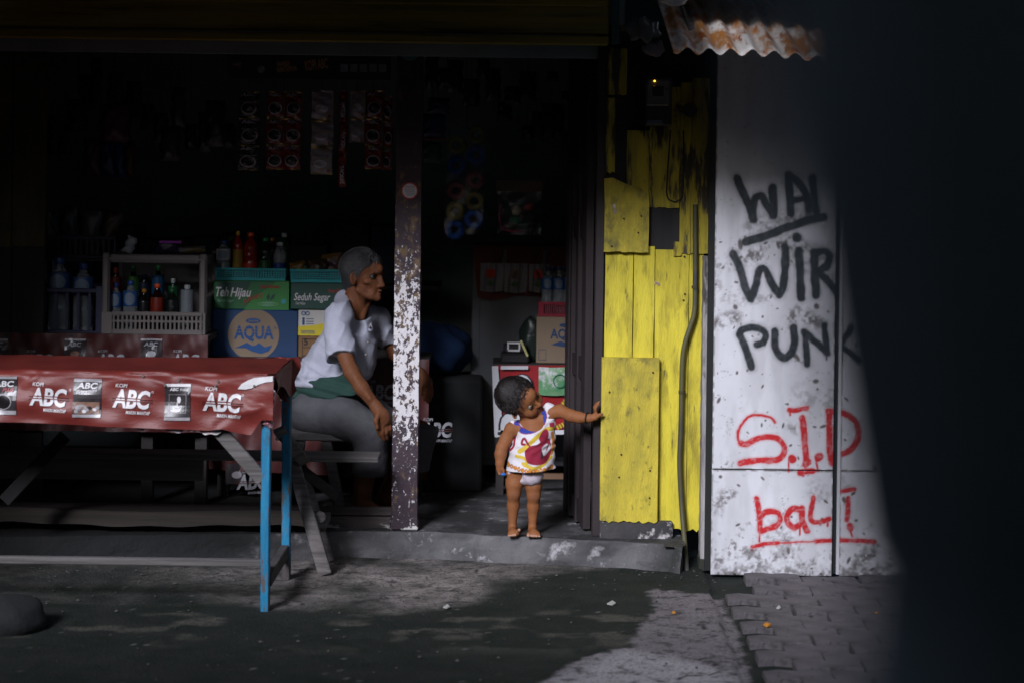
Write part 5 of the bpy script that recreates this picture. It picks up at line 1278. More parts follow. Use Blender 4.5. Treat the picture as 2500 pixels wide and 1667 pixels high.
# ================================================================== beige open crate and blue crate on the left counter
def beige_crate():
    m = M('beige_plastic', (.155, .13, .125), .55, (.12, .105, .10), 5); Yc = 8.68; D = .36; z0 = PZ(350, 769, Yc); zt = PZ(350, 583, Yc)
    x0, x1 = PX(234, 680, Yc), PX(474, 680, Yc); root = thing('plastic_crate', ((x0 + x1) / 2, Yc + D / 2, z0), 'beige open fronted plastic crate filled with small drink bottles', 'crate')
    for x in (x0, x1 - .032):
        MB().box((x, Yc, z0), (x + .032, Yc + .03, zt), .006).box((x + .006, Yc - .006, z0 + .08), (x + .026, Yc - .0005, zt - .02), .003).build('corner_post', m, root)
        MB().box((x + .004, Yc + D - .03, z0), (x + .028, Yc + D, zt), .006).build('corner_post', m, root)
        MB().box((x + .010, Yc + .031, z0 + .02), (x + .022, Yc + D - .031, z0 + .16)).box((x + .010, Yc + .031, zt - .05), (x + .022, Yc + D - .031, zt - .01)).build('side_panel', m, root)
    MB().box((x0 + .0325, Yc + .002, zt - .042), (x1 - .0325, Yc + .028, zt - .006), .006).box((x0 + .02, Yc - .004, zt - .030), (x1 - .02, Yc + .0015, zt - .020), .002).build('top_rail', m, root)
    zf = PZ(350, 716, Yc); f = MB(); fx0, fx1 = PX(258, 740, Yc), PX(466, 740, Yc)
    n = 20; zb, zm0, zm1, zt2 = z0 + .024, z0 + .024 + .030, z0 + .064, z0 + .082
    f.box((fx0, Yc - .012, z0), (fx1, Yc - .001, zb), .003).box((fx0, Yc - .010, zm0), (fx1, Yc - .001, zm1), .001).box((fx0, Yc - .012, zt2), (fx1, Yc - .001, zf), .003)
    g = fx0 + .008; step = (fx1 - fx0 - .016) / n
    for i in range(n + 1):
        x = g + i * step; w = .0045
        f.box((x - w, Yc - .0098, zb - .001), (x + w, Yc - .0012, zm0 + .001)); f.box((x - w, Yc - .0098, zm1 - .001), (x + w, Yc - .0012, zt2 + .001))
    f.box((x0 + .002, Yc - .0095, z0 + .001), (fx0 - .0005, Yc - .0012, zf - .004)).box((fx1 + .0005, Yc - .0095, z0 + .001), (x1 - .002, Yc - .0012, zf - .004))
    f.build('front_grille', m, root)
    MB().box((x0 + .01, Yc, z0), (x1 - .01, Yc + D, z0 + .006)).build('crate_floor', m, root)
    MB().box((x0 + .02, Yc + D - .012, z0 + .01), (x1 - .02, Yc + D - .002, zt - .02)).build('back_panel', M('crate_back', (.10, .09, .09), .6), root)
    zb2 = z0 + .0065
    def bt(vx, vt, body, cap, lab, l, label, w, dy=.07, **k): bottle(Yc + dy, vx, vt, 716, body, cap, lab, l, label, wv=w, z0=zb2, **k)
    bt(265, 650, '506070', '2a4a90', '2a62a8', (.50, .80), 'first clear water bottle from the left in the beige crate', 29, clear=True, mark='oval')
    bt(300, 645, '506070', '2a4a90', '2a62a8', (.50, .80), 'second clear water bottle in the beige crate with a round blue label', 35, clear=True, mark='oval')
    bt(331, 664, '181410', 'a06818', '14181c', (.42, .72), 'short dark bottle with an ochre cap in the beige crate', 26)
    bt(361, 652, '200c08', 'd85018', '8a2818', (.35, .72), 'dark cola bottle with an orange cap in the beige crate', 31)
    bt(395, 664, '0c1c14', '145028', '141a1a', (.42, .75), 'dark bottle with a green cap in the beige crate', 32)
    bt(397, 640, '1c4a34', 'c0c8c8', '2a7a50', (.55, .85), 'green bottle with a pale cap at the back of the beige crate', 22, .17)
    bt(430, 655, '6a7078', 'a8acb0', '8a929a', (.3, .9), 'clear jar of white sachets at the right end of the beige crate', 30, clear=True)
    for vx, vt, b_, c_, l_, lb in ((265, 615, '3a1410', 'b03a18', '802018', 'tall bottle with a rust red cap at the back of the beige crate'), (305, 612, '1c2c20', '2a7a40', '4a8a30', 'tall bottle with a green and yellow label at the back of the crate'), (362, 610, '14281c', '2a8a50', '2a6aa0', 'tall bottle with a blue and green label at the back of the crate'), (330, 630, '141c24', '1c2c50', '203050', 'dark blue bottle at the back of the beige crate')):
        bt(vx, vt, b_, c_, l_, (.55, .85), lb, 28, .20)
    # things on top
    p = P(292, 580, Yc + .05); packet('foil_packet', (p.x, p.y, zt), (.045, .075, .014), '8a9098', 'crumpled silver foil packet on top of the beige crate', 4, tilt=-.35)
    p = P(385, 580, Yc + .06); packet('purple_packet', (p.x, p.y, zt), (.10, .055, .02), '1c1430', 'dark packet with a purple stripe on top of the beige crate', 8, tilt=.05)
    MB().box(P(366, 559, Yc + .035), P(416, 554, Yc + .035) + Vector((0, .004, 0))).build('purple_strip', M('purple_strip', (.30, .03, .40), .3), label='thin bright purple strip on the dark packet above the crate', cat='ribbon')
    p = P(430, 580, Yc + .08); packet('blue_packet', (p.x, p.y, zt), (.16, .03, .02), '14305a', 'flat blue and yellow packet on the right of the crate top', 9, tilt=.06, col2='6a5a10')
beige_crate()
def blue_crate():
    m = M('blue_plastic', (.018, .020, .065), .5, (.014, .016, .05), 5); Yc = 8.70; D = .36; z0 = PZ(130, 769, Yc); x0, x1 = PX(22, 700, Yc), PX(236, 700, Yc); zt = PZ(130, 662, Yc)
    root = thing('plastic_crate', ((x0 + x1) / 2, Yc + D / 2, z0), 'dim blue slatted plastic crate of water bottles at the far left', 'crate')
    f = MB(); f.box((x0, Yc, zt - .02), (x1, Yc + .012, zt), .003).box((x0, Yc, z0), (x1, Yc + .012, z0 + .02), .003)
    for i in range(9):
        x = x0 + (x1 - x0 - .016) * i / 8; f.box((x, Yc + .001, z0 + .0205), (x + .012, Yc + .010, zt - .0205))
    f.build('front_grille', m, root)
    for x in (x0, x1 - .018): MB().box((x, Yc + .0125, z0), (x + .018, Yc + D, zt), .003).build('side_panel', m, root)
    MB().box((x1 - .03, Yc - .004, z0), (x1, Yc - .0005, zt + .01), .001).build('corner_post', m, root)
    MB().box((x0 + .02, Yc + D - .01, z0), (x1 - .02, Yc + D, zt)).build('back_panel', m, root)
    MB().box((x0 + .019, Yc + .013, z0), (x1 - .019, Yc + D - .011, z0 + .006)).build('crate_floor', m, root)
    for vx, vt, w, lb, dy in ((60, 600, 46, 'large water bottle at the far left end of the blue crate', .08), (135, 592, 52, 'large water bottle in the middle of the blue crate', .09), (190, 605, 48, 'large water bottle at the right end of the blue crate', .08)):
        bottle(Yc + dy, vx, vt, 766, '405060', '20407a', '2a5a98', (.56, .80), lb, wv=w, z0=z0 + .0065, clear=True, mark='oval')
    # upper crate stacked on back, tilted rim
    z2 = PZ(160, 598, Yc + .1); x0, x1 = PX(75, 560, Yc + .1), PX(250, 560, Yc + .1); y = Yc + .26
    root = thing('plastic_crate', ((x0 + x1) / 2, y + .1, z2), 'dark blue shallow crate of wrapped snacks above the large water bottles', 'crate')
    f = MB(); zt = PZ(160, 545, Yc + .1); f.box((x0, y, zt - .016), (x1, y + .01, zt), .003).box((x0, y, z2), (x1, y + .01, z2 + .016), .003)
    for i in range(14): x = x0 + (x1 - x0 - .01) * i / 13; f.box((x, y + .001, z2 + .0165), (x + .008, y + .008, zt - .0165))
    f.build('front_grille', m, root); MB().box((x0, y + .0105, z2), (x1, y + .30, z2 + .01)).build('crate_floor', m, root)
    for x in (x0, x1 - .012): MB().box((x, y + .0105, z2 + .0105), (x + .012, y + .30, zt)).build('side_panel', m, root)
    for i, (vx, c, h) in enumerate(((110, '3a3a18', .10), (150, '2a3438', .12), (185, '4a4a50', .11), (215, '3a2414', .12))):
        p = P(vx, 560, y); packet('snack_packet', (p.x, y + .08 + .03 * i, z2 + .012), (.09, h + .09, .02), c, ('olive', 'dark grey', 'silvery', 'brown')[i] + ' wrapped snack packet standing in the dark blue crate', 20 + i, tilt=.3 - .2 * i)
    MB().box((PX(60, 600, y), y - .02, z2 - .012), (PX(255, 600, y), 9.3, z2 - .001)).build('shelf_board', M('shelf_dark', (.04, .036, .034), .8), label='dark wooden shelf carrying the upper blue crate', cat='shelf')
blue_crate()

# ================================================================== hanging sachets and header card
foil_gloss = dict(bump=.55, bs=16)
def sachet_strip(cols, l, r, tops, bot, Y, style, label, group='hanging sachet strips', rows=None):
    """one perforated strip: rows of sachets, each a part with its print"""
    n = len(tops); x0, x1 = PX(l, 300, Y), PX(r, 300, Y); zt = PZ(l, tops[0], Y)
    root = thing('sachet_strip', ((x0 + x1) / 2, Y, PZ(l, bot, Y)), label, 'sachets', group)
    ends = tops[1:] + [bot]; w = (x1 - x0) / cols
    base = {'black': ('18181c', '2e2824'), 'abc': ('8a2018', '701812'), 'white': ('a08a70', 'a8a8b4'), 'stick': ('a02414', '1c1c20')}[style]
    m = M('sachet_' + style, lin(base[0]), .2, lin(base[1]), 30, (1, 1, 2), coat=.25, bump=.5, bs=18); gold = M('gold_seal', (.30, .22, .05), .3, metal=.5); ink = M('sachet_ink', (.62, .61, .66), .35); grey = M('cup_grey', (.42, .41, .42), .4); blu = M('sachet_blue', (.06, .16, .28), .35); rd = M('sachet_red', (.35, .04, .02), .35)
    for j in range(n):
        for i in range(cols):
            xa, xb = x0 + w * i + .001, x0 + w * (i + 1) - .001; zb, za = PZ(l, ends[j], Y) + .001, PZ(l, tops[j], Y) - .001; sd_ = random.random() * 6; h = za - zb; ww = xb - xa
            sk = random.uniform(-.004, .004); tl = random.uniform(-.3, .3)
            def yf(u, v):
                a, b = u * 2 - 1, v * 2 - 1; p = max(0, (1 - abs(a) ** 2.5)) * max(0, 1 - (abs(b) / .86) ** 4 if abs(b) < .86 else 0)
                return Y - .012 * p * (1 + .3 * math.sin(a * 4 + sd_) * math.sin(b * 5 + sd_)) - .003 * math.sin(b * 9 + a * 3 + sd_) - tl * .02 * a
            f = lambda u, v: (xa + ww * u + sk * math.sin(v * 3), yf(u, v), zb + h * v)
            mb = MB().grid(f, 9, 12); mb.grid(lambda u, v: (xa + ww * u + sk * math.sin(v * 3), 2 * Y - yf(u, v) + .001, zb + h * v), 4, 5)
            s = mb.build('sachet', m, root, smooth=True)
            off = lambda u, v, d: tuple(np.array(f(u, v)) - np.array((0, d, 0)))
            for a, b in ((.0, .045), (.955, 1.)): MB().grid(lambda u, v: off(u, a + (b - a) * v, .0012), 6, 1).build('seal', gold if style != 'stick' else rd, s)
            mb = MB()
            def uvfn(d): return lambda X, Z: off(X, Z, d)
            if style == 'stick':
                mb.m = 0; letter(mb, 'NESCAFE', None, width=.50, height=.5, bold=.02, fn=lambda a, b: off(.78 - b, .10 + a, .003), cut=.1)
                ovalpatch(mb, .5, .80, .3, .07, uvfn(.002), 2, 12, 1)
            elif style == 'white':
                mb.m = 3; letter(mb, 'White Koffie', None, width=.75, height=.08, shear=.3, fn=lambda a, b: off(.12 + a, .66 + b, .003)); ovalpatch(mb, .45, .38, .30, .15, uvfn(.002), 0, 16, 2); ovalpatch(mb, .45, .41, .24, .09, uvfn(.0032), 4, 16, 1); ovalpatch(mb, .82, .14, .07, .05, uvfn(.002), 2, 10, 1)
            else:
                mb.m = 0; letter(mb, 'ABC', None, width=.78, height=.12, shear=.15, bold=.03, fn=lambda a, b: off(.10 + a, .82 + b, .003), cut=.1)
                if style == 'abc': mb.m = 2; letter(mb, 'PLUS', None, width=.34, height=.07, shear=.2, bold=.02, fn=lambda a, b: off(.56 + a, .70 + b, .003))
                else: mb.grid(lambda u, v: off(.1 + .8 * u, .60 + .012 * v, .002), 4, 1); mb.m = 2; letter(mb, 'SUSU', None, width=.4, height=.07, fn=lambda a, b: off(.5 + a, .50 + b, .003))
                ovalpatch(mb, .50, .36, .40, .24, uvfn(.002), 4, 20, 2); ovalpatch(mb, .50, .37, .34, .19, uvfn(.0035), 1, 20, 2)
            mb.build('print', [ink, black_coffee, rd, blu, grey], s)
    return root
SY = 8.5
sachet_strip(1, 548, 596, [210, 272, 334], 393, SY, 'black', 'black coffee sachet strip at the left end of the hanging row')
sachet_strip(2, 612, 692, [210, 272, 333], 391, SY + .01, 'abc', 'double strip of red coffee sachets second from the left')
sachet_strip(1, 714, 765, [208, 277, 338], 402, SY, 'white', 'strip of three pale white coffee sachets in the middle')
sachet_strip(1, 778, 797, [208, 276, 349], 430, SY - .02, 'stick', 'narrow red and black stick sachets hanging lowest')
sachet_strip(1, 802, 837, [208, 273], 330, SY, 'white', 'short strip of two pale sachets beside the stick sachets')
sachet_strip(1, 838, 878, [208, 273, 335], 390, SY + .005, 'abc', 'red coffee sachet strip right of the short pale strip')
sachet_strip(1, 879, 902, [220, 280, 340], 392, SY + .03, 'abc', 'half hidden sachet strip against the peeling post')
def header():
    Y = SY + .04; root = thing('header_card', (PX(710, 180, Y), Y, PZ(710, 182, Y)), 'dim printed coffee header card above the hanging sachets', 'sign')
    x0, x1 = PX(525, 150, Y), PX(898, 150, Y); z0, z1 = PZ(710, 182, Y), PZ(710, 128, Y)
    c = MB().box((x0, Y, z0), (x1, Y + .006, z1), .001).build('card', M('header_dark', (.035, .03, .035), .5, (.05, .04, .04), 5), root)
    or_ = M('header_orange', (.62, .34, .16), .5); tea = M('header_grey', (.36, .38, .40), .5, (.18, .20, .22), 40)
    mb = MB(); p = lambda a, b: (PX(a, b, Y), Y - .002, PZ(a, b, Y)); letter(mb, 'RAHASIA', p(637, 154), width=.055, height=.022, rot=.10, bold=.02); letter(mb, 'MANTAPNYA', p(637, 167), width=.085, height=.022, rot=.10, bold=.02); mb.build('lettering', or_, c); mb = MB(); letter(mb, 'KOPI ABC', p(702, 163), width=.098, height=.042, rot=.14, bold=.02); mb.build('lettering', or_, c)
    mb = MB()
    for k in range(5): a = p(782 + k * 22, 166); mb.add([a, (a[0] + .032, a[1], a[2]), (a[0] + .032, a[1], a[2] + .034), (a[0], a[1], a[2] + .034)], [(0, 1, 2, 3)])
    mb.build('printed_packs', tea, c)['kind'] = 'stuff'; mb = MB(); disc(mb, p(600, 160), .016, .016); mb.build('printed_seal', tea, c)
    mb = MB(); a = p(532, 158); mb.add([a, (a[0] + .045, a[1], a[2]), (a[0] + .045, a[1], a[2] + .032), (a[0], a[1], a[2] + .032)], [(0, 1, 2, 3)]); mb.build('printed_block', M('header_red', (.10, .03, .03), .5), c); mb = MB(); letter(mb, 'ABC', (a[0] + .006, a[1] - .002, a[2] + .012), width=.034, height=.012, bold=.03); mb.build('lettering', tea, c)
    MB().tube([(x0 - .15, Y + .012, z1 + .01), (x1 + .3, Y + .012, z1 + .02)], .004, 6).build('hanging_wire', M('black_wire', (.02, .02, .02), .5), root)
    for k, vx in enumerate((572, 652, 740, 788, 820, 858)): MB().tube([p(vx, 182), (PX(vx, 210, SY), SY, PZ(vx, 211, SY))], .0015, 5).build('cord', M('black_wire', (.02, .02, .02), .5), root)
header()

# ================================================================== right side of the shop interior
def cabinet():
    Y = 9.35; x0, x1 = PX(1082, 800, Y), PX(1330, 800, Y); z1 = PZ(1200, 568, Y); m = M('grey_cabinet', (.11, .115, .125), .5, (.09, .095, .105), 3)
    root = thing('grey_cabinet', ((x0 + x1) / 2, Y + .25, FZ), 'tall grey cabinet at the back of the doorway behind the child', 'cabinet')
    zb = PZ(1200, 1070, Y); MB().box((x0, Y + .015, zb), (x1, Y + .5, z1), .006).build('cabinet_body', m, root)
    MB().box((PX(1100, 800, Y), Y, zb + .03), (x1, Y + .014, z1 - .01), .004).build('cabinet_door', m, root)
    for x in (x0 + .03, x1 - .05): MB().box((x, Y + .05, FZ), (x + .03, Y + .09, zb)).build('leg', dark_in, root)
    # pocket cloth draped over the top
    cl = thing('pocket_cloth', ((x0 + x1) / 2, Y, z1), 'dull red edged pocket cloth draped over the top of the grey cabinet', 'hanging cloth')
    rd = M('dull_red_cloth', (.13, .035, .028), .9, (.10, .028, .024), 9); gy = M('grey_pocket', (.24, .23, .23), .9, (.18, .175, .18), 9, bump=.3)
    yf = lambda u, v: Y - .012 - .008 * math.sin(u * 15) - .006 * math.sin(u * 31 + v * 4)
    def cloth(vx0, vx1, vy0, vy1, off, name, m, sag=0, par=cl):
        return MB().grid(lambda u, v: (PX(vx0 + (vx1 - vx0) * u, 600, Y), yf(u, v) - off - .012 * math.sin(u * 3.14) * v, PZ(1200, vy0 + (vy1 - vy0 + sag * math.sin(u * 3.14)) * v, Y)), 20, 8).build(name, m, par, smooth=True)
    MB().box((x0, Y - .012, z1), (x1, Y + .4, z1 + .004)).build('cloth_top', rd, cl)
    MB().grid(lambda u, v: (PX(1084 + 226 * u + 14 * v * (1 - u), 600, Y), yf(u, v), PZ(1200, 566 + (118 + 6 * math.sin(u * 9)) * v, Y)), 30, 12).build('cloth_back', rd, cl, smooth=True)
    cols = [(.50, .05, .02), (.16, .12, .08), (.4, .05, .03)]
    for k, (a, b, c, d) in enumerate(((1104, 1157, 605, 668), (1159, 1212, 605, 670), (1215, 1262, 606, 668))):
        pk = cloth(a, b, c, d, .018, 'pocket', gy, 3)
        mb = MB(); cx, cz = PX((a + b) / 2 - 3, 620, Y), PZ(1200, (c + d) / 2 - 4, Y); yy = Y - .062
        disc(mb, (cx - .008, yy, cz + .01), .014, .022, 14); disc(mb, (cx + .008, yy, cz + .01), .014, .022, 14); mb.build('flower_print', M('flower_' + str(k), cols[k], .8), pk)
        mb = MB(); poly(mb, [(cx - .02, yy, cz - .04), (cx, yy, cz - .02), (cx + .02, yy, cz - .04), (cx, yy, cz - .05)]); mb.build('leaf_print', M('leaf_dull', (.05, .12, .05), .8), pk)
cabinet()
def side_table():
    Y = 9.02; x0, x1 = PX(1131, 900, Y), PX(1330, 900, Y); zt = PZ(1200, 836, Y); m = M('counter_wood', (.05, .042, .04), .8)
    root = thing('display_table', ((x0 + x1) / 2, Y + .2, FZ), 'small dark display table with a red banner behind the child', 'table')
    MB().box((x0, Y, zt - .03), (x1, Y + .31, zt), .003).build('table_top', m, root)
    for x in (x0 + .02, x1 - .05):
        for y in (Y + .03, Y + .25): MB().box((x, y, FZ), (x + .035, y + .035, zt - .031)).build('leg', m, root)
    MB().box((PX(1225, 1110, Y), Y + .05, PZ(1225, 1103, Y)), (x1, Y + .08, PZ(1225, 1091, Y))).build('foot_rail', M('rail_wood', (.16, .09, .05), .7), root)
    # banner hung sideways on its front
    br = M('banner_red', (.36, .016, .022), .4, (.30, .014, .018), 5, bump=.2, bs=10); p = lambda a, b, d=0: Vector((PX(a, b, Y), Y - .012 - d, PZ(a, b, Y)))
    bn = thing('red_banner', p(1215, 1000), 'red banner with large sideways white letters hung on the display table', 'banner')
    yb = lambda u, v: -.010 - .006 * math.sin(u * 11 + 1) * v
    o = MB().grid(lambda u, v: p(1131 + 174 * u + 10 * v * (1 - u), 838 + 160 * v) + Vector((0, yb(u, v) + .01, 0)), 20, 16).build('banner_sheet', br, bn, smooth=True)
    wp = M('banner_white', (.62, .62, .66), .45)
    mb = MB(); poly(mb, [p(1130, 838, .022), p(1144, 838, .022), p(1156, 1000, .022), p(1136, 1000, .022)]); poly(mb, [p(1150, 838, .022), p(1213, 838, .022), p(1213, 846, .022), p(1150, 846, .022)]); poly(mb, [p(1138, 986, .024), p(1174, 983, .024), p(1172, 998, .024), p(1138, 1001, .024)]); poly(mb, [p(1252, 985, .022), p(1305, 984, .022), p(1305, 994, .022), p(1252, 995, .022)])
    for vx, vy, s in ((1217, 918, 'B'), (1221, 1000, 'B')):
        q = p(vx, vy, .024); letter(mb, s, q, width=.118, height=.138, rot=math.pi / 2, bold=.035)
    mb.build('banner_letters', wp, o)
    mb = MB()
    for vx, vy, s in ((1217, 918, 'B'), (1221, 1000, 'B')): letter(mb, s, p(vx + 2, vy + 2, .0225), width=.127, height=.148, rot=math.pi / 2, bold=.05)
    disc(mb, p(1147, 992, .026), .008, .008); mb.build('banner_shadows', M('banner_black', (.015, .015, .02), .5), o)
    mb = MB()
    for k in range(5): a = p(1284 + k * 4.4, 927 - k * 5.5, .024); mb.add([a, a + Vector((.008, 0, .006)), a + Vector((.030, 0, -.028)), a + Vector((.022, 0, -.034))], [(0, 1, 2, 3)])
    for k in range(4): a = p(1276 + k * 6, 975 - k * 3, .024); mb.add([a, a + Vector((.006, 0, .005)), a + Vector((.018, 0, -.012)), a + Vector((.012, 0, -.018))], [(0, 1, 2, 3)])
    mb.build('yellow_marks', M('banner_yellow', (.55, .45, .03), .5), o)
    gp = MB(); gp.grid(lambda u, v: p(1237 + 69 * u, 840 + 64 * v + 2 * math.sin(u * 3), .022 + .012 * math.sin(u * 3.1) * math.sin(v * 3.1)), 12, 12); g = gp.build('green_poster', M('green_poster', (.05, .30, .12), .35, (.30, .46, .26), 7, layers=[((.62, .62, .64), 9, .52, .60), ((.03, .20, .10), 14, .6, .66)]), o, smooth=True)
    mb = MB(); ring(mb, p(1285, 872, .036), .030, .032, .005, 26); mb.build('poster_ring', M('poster_dark_green', (.02, .16, .08), .4), g)
    # goods on top
    ty = Y + .02; o, xa, xb, z0, z1 = fbox('water_carton', 1232, 1320, 728, 834.5, ty, .2, M('tan_carton', (.30, .22, .15), .7), 'brown water carton under a red basket beside the doorway'); y = ty - .0015; W = xb - xa; H = z1 - z0; nv = M('navy_print_dull', (.02, .06, .16), .6)
    mb = MB(); letter(mb, 'AQUA', (xa + W * .36, y, z1 - H * .46), width=W * .82, height=H * .2, bold=.03); poly(mb, [(xa + W * a, y, z1 - H * b) for a, b in ((.38, .60), (.62, .52), (.85, .56), (1., .50), (1., .66), (.70, .64), (.55, .62))]); disc(mb, (xa + W * .74, y, z1 - H * .18), W * .14, H * .045)
    for a, b, c, d in ((.06, .70, .26, .71), (.06, .92, .26, .93), (.06, .70, .07, .93), (.25, .70, .26, .93)): mb.add([(xa + W * a, y, z1 - H * b), (xa + W * c, y, z1 - H * b), (xa + W * c, y, z1 - H * d), (xa + W * a, y, z1 - H * d)], [(0, 1, 2, 3)])
    mb.build('printed_name', nv, o)
    rdp = M('red_plastic', (.32, .018, .04), .4); zb, zt2 = z1 + .001, PZ(1270, 694, ty); xa2, xb2 = PX(1237, 700, ty), PX(1322, 700, ty)
    root = thing('red_basket', ((xa2 + xb2) / 2, ty + .1, zb), 'small red slatted basket of water bottles on the brown carton', 'basket')
    f = MB().box((xa2, ty, zb), (xb2, ty + .006, zb + .012)).box((xa2, ty, zt2 - .012), (xb2, ty + .006, zt2)).box((xa2, ty - .002, zb), (xa2 + .02, ty - .0004, zt2))
    for i in range(16): x = xa2 + .02 + (xb2 - xa2 - .03) * i / 15; f.box((x, ty + .0004, zb + .0125), (x + .0045, ty + .0055, zt2 - .0125))
    f.build('slatted_side', rdp, root); MB().box((xa2, ty + .0065, zb), (xb2, ty + .18, zb + .008)).build('basket_floor', rdp, root); MB().box((xa2, ty + .0065, zb + .0085), (xa2 + .006, ty + .18, zt2)).build('side_panel', rdp, root)
    for i, (vx, d, lb) in enumerate(((1257, .05, 'left front'), (1283, .05, 'middle front'), (1307, .05, 'right front'), (1270, .12, 'left rear'), (1296, .12, 'right rear'))):
        bottle(ty + d, vx, 612, 690, '506070', '18305a', '2a62a8', (.52, .76), lb + ' clear water bottle in the small red basket', wv=27, z0=zb + .0085, clear=True, mark='oval')
    # till-like gadget, bottle, jar
    blk = M('gadget_black', (.022, .022, .024), .35); gx0, gx1 = PX(1150, 800, ty), PX(1216, 800, ty)
    root = thing('black_scale', ((gx0 + gx1) / 2, ty + .1, zt), 'black kitchen scale with a small white framed window on the display table', 'scale')
    MB().box((gx0, ty, zt), (gx1, ty + .16, zt + .045), .008).box((gx0 + .012, ty + .03, zt + .0455), (gx1 - .012, ty + .14, zt + .085), .008).build('housing', blk, root)
    w = MB(); a, b = p(1166, 807), p(1195, 787); 
    for q, r in (((1167, 808), (1194, 804)), ((1165, 791), (1195, 787)), ((1165, 804), (1169, 791)), ((1191, 804), (1195, 791))): w.box(Vector((PX(q[0], q[1], ty), ty + .026, PZ(q[0], q[1], ty))), Vector((PX(r[0], r[1], ty), ty + .029, PZ(r[0], r[1], ty))))
    w.build('window_frame', M('scale_white', (.62, .62, .62), .4), root)
    MB().beam(P(1196, 782, ty + .02), P(1212, 818, ty - .0), .010, .004, (0, 1, 0)).build('yellow_ruler', M('ruler_yellow', (.32, .30, .05), .5), label='dull yellow strip leaning on the black scale', cat='ruler')
    q = P(1222, 835, ty + .02); MB().blob((q.x, ty + .12, zt + .10), (.055, .04, .10), 10, .2, 3).build('dark_bag', M('dark_green_bag', (.018, .03, .024), .3, bump=.5, bs=20), smooth=True, label='dark green plastic bag slumped between scale and brown carton', cat='bag')
side_table()
# blue bundle behind the post
q = P(1012, 802, 9.3); MB().blob(q, (.15, .12, .12), 14, .22, 9).build('blue_bundle', M('blue_sheet', (.008, .035, .11), .9, (.006, .028, .09), 4, bump=.4, bs=8), smooth=True, label='rounded dark blue bundle in the gloom right of the peeling post', cat='bundle')
MB().box((q.x - .2, 9.1, FZ), (q.x + .2, 9.5, q.z - .12), .01).build('dark_chest', M('chest_dark', (.010, .011, .012), .95), label='dark chest standing under the blue bundle in the gloom', cat='chest')

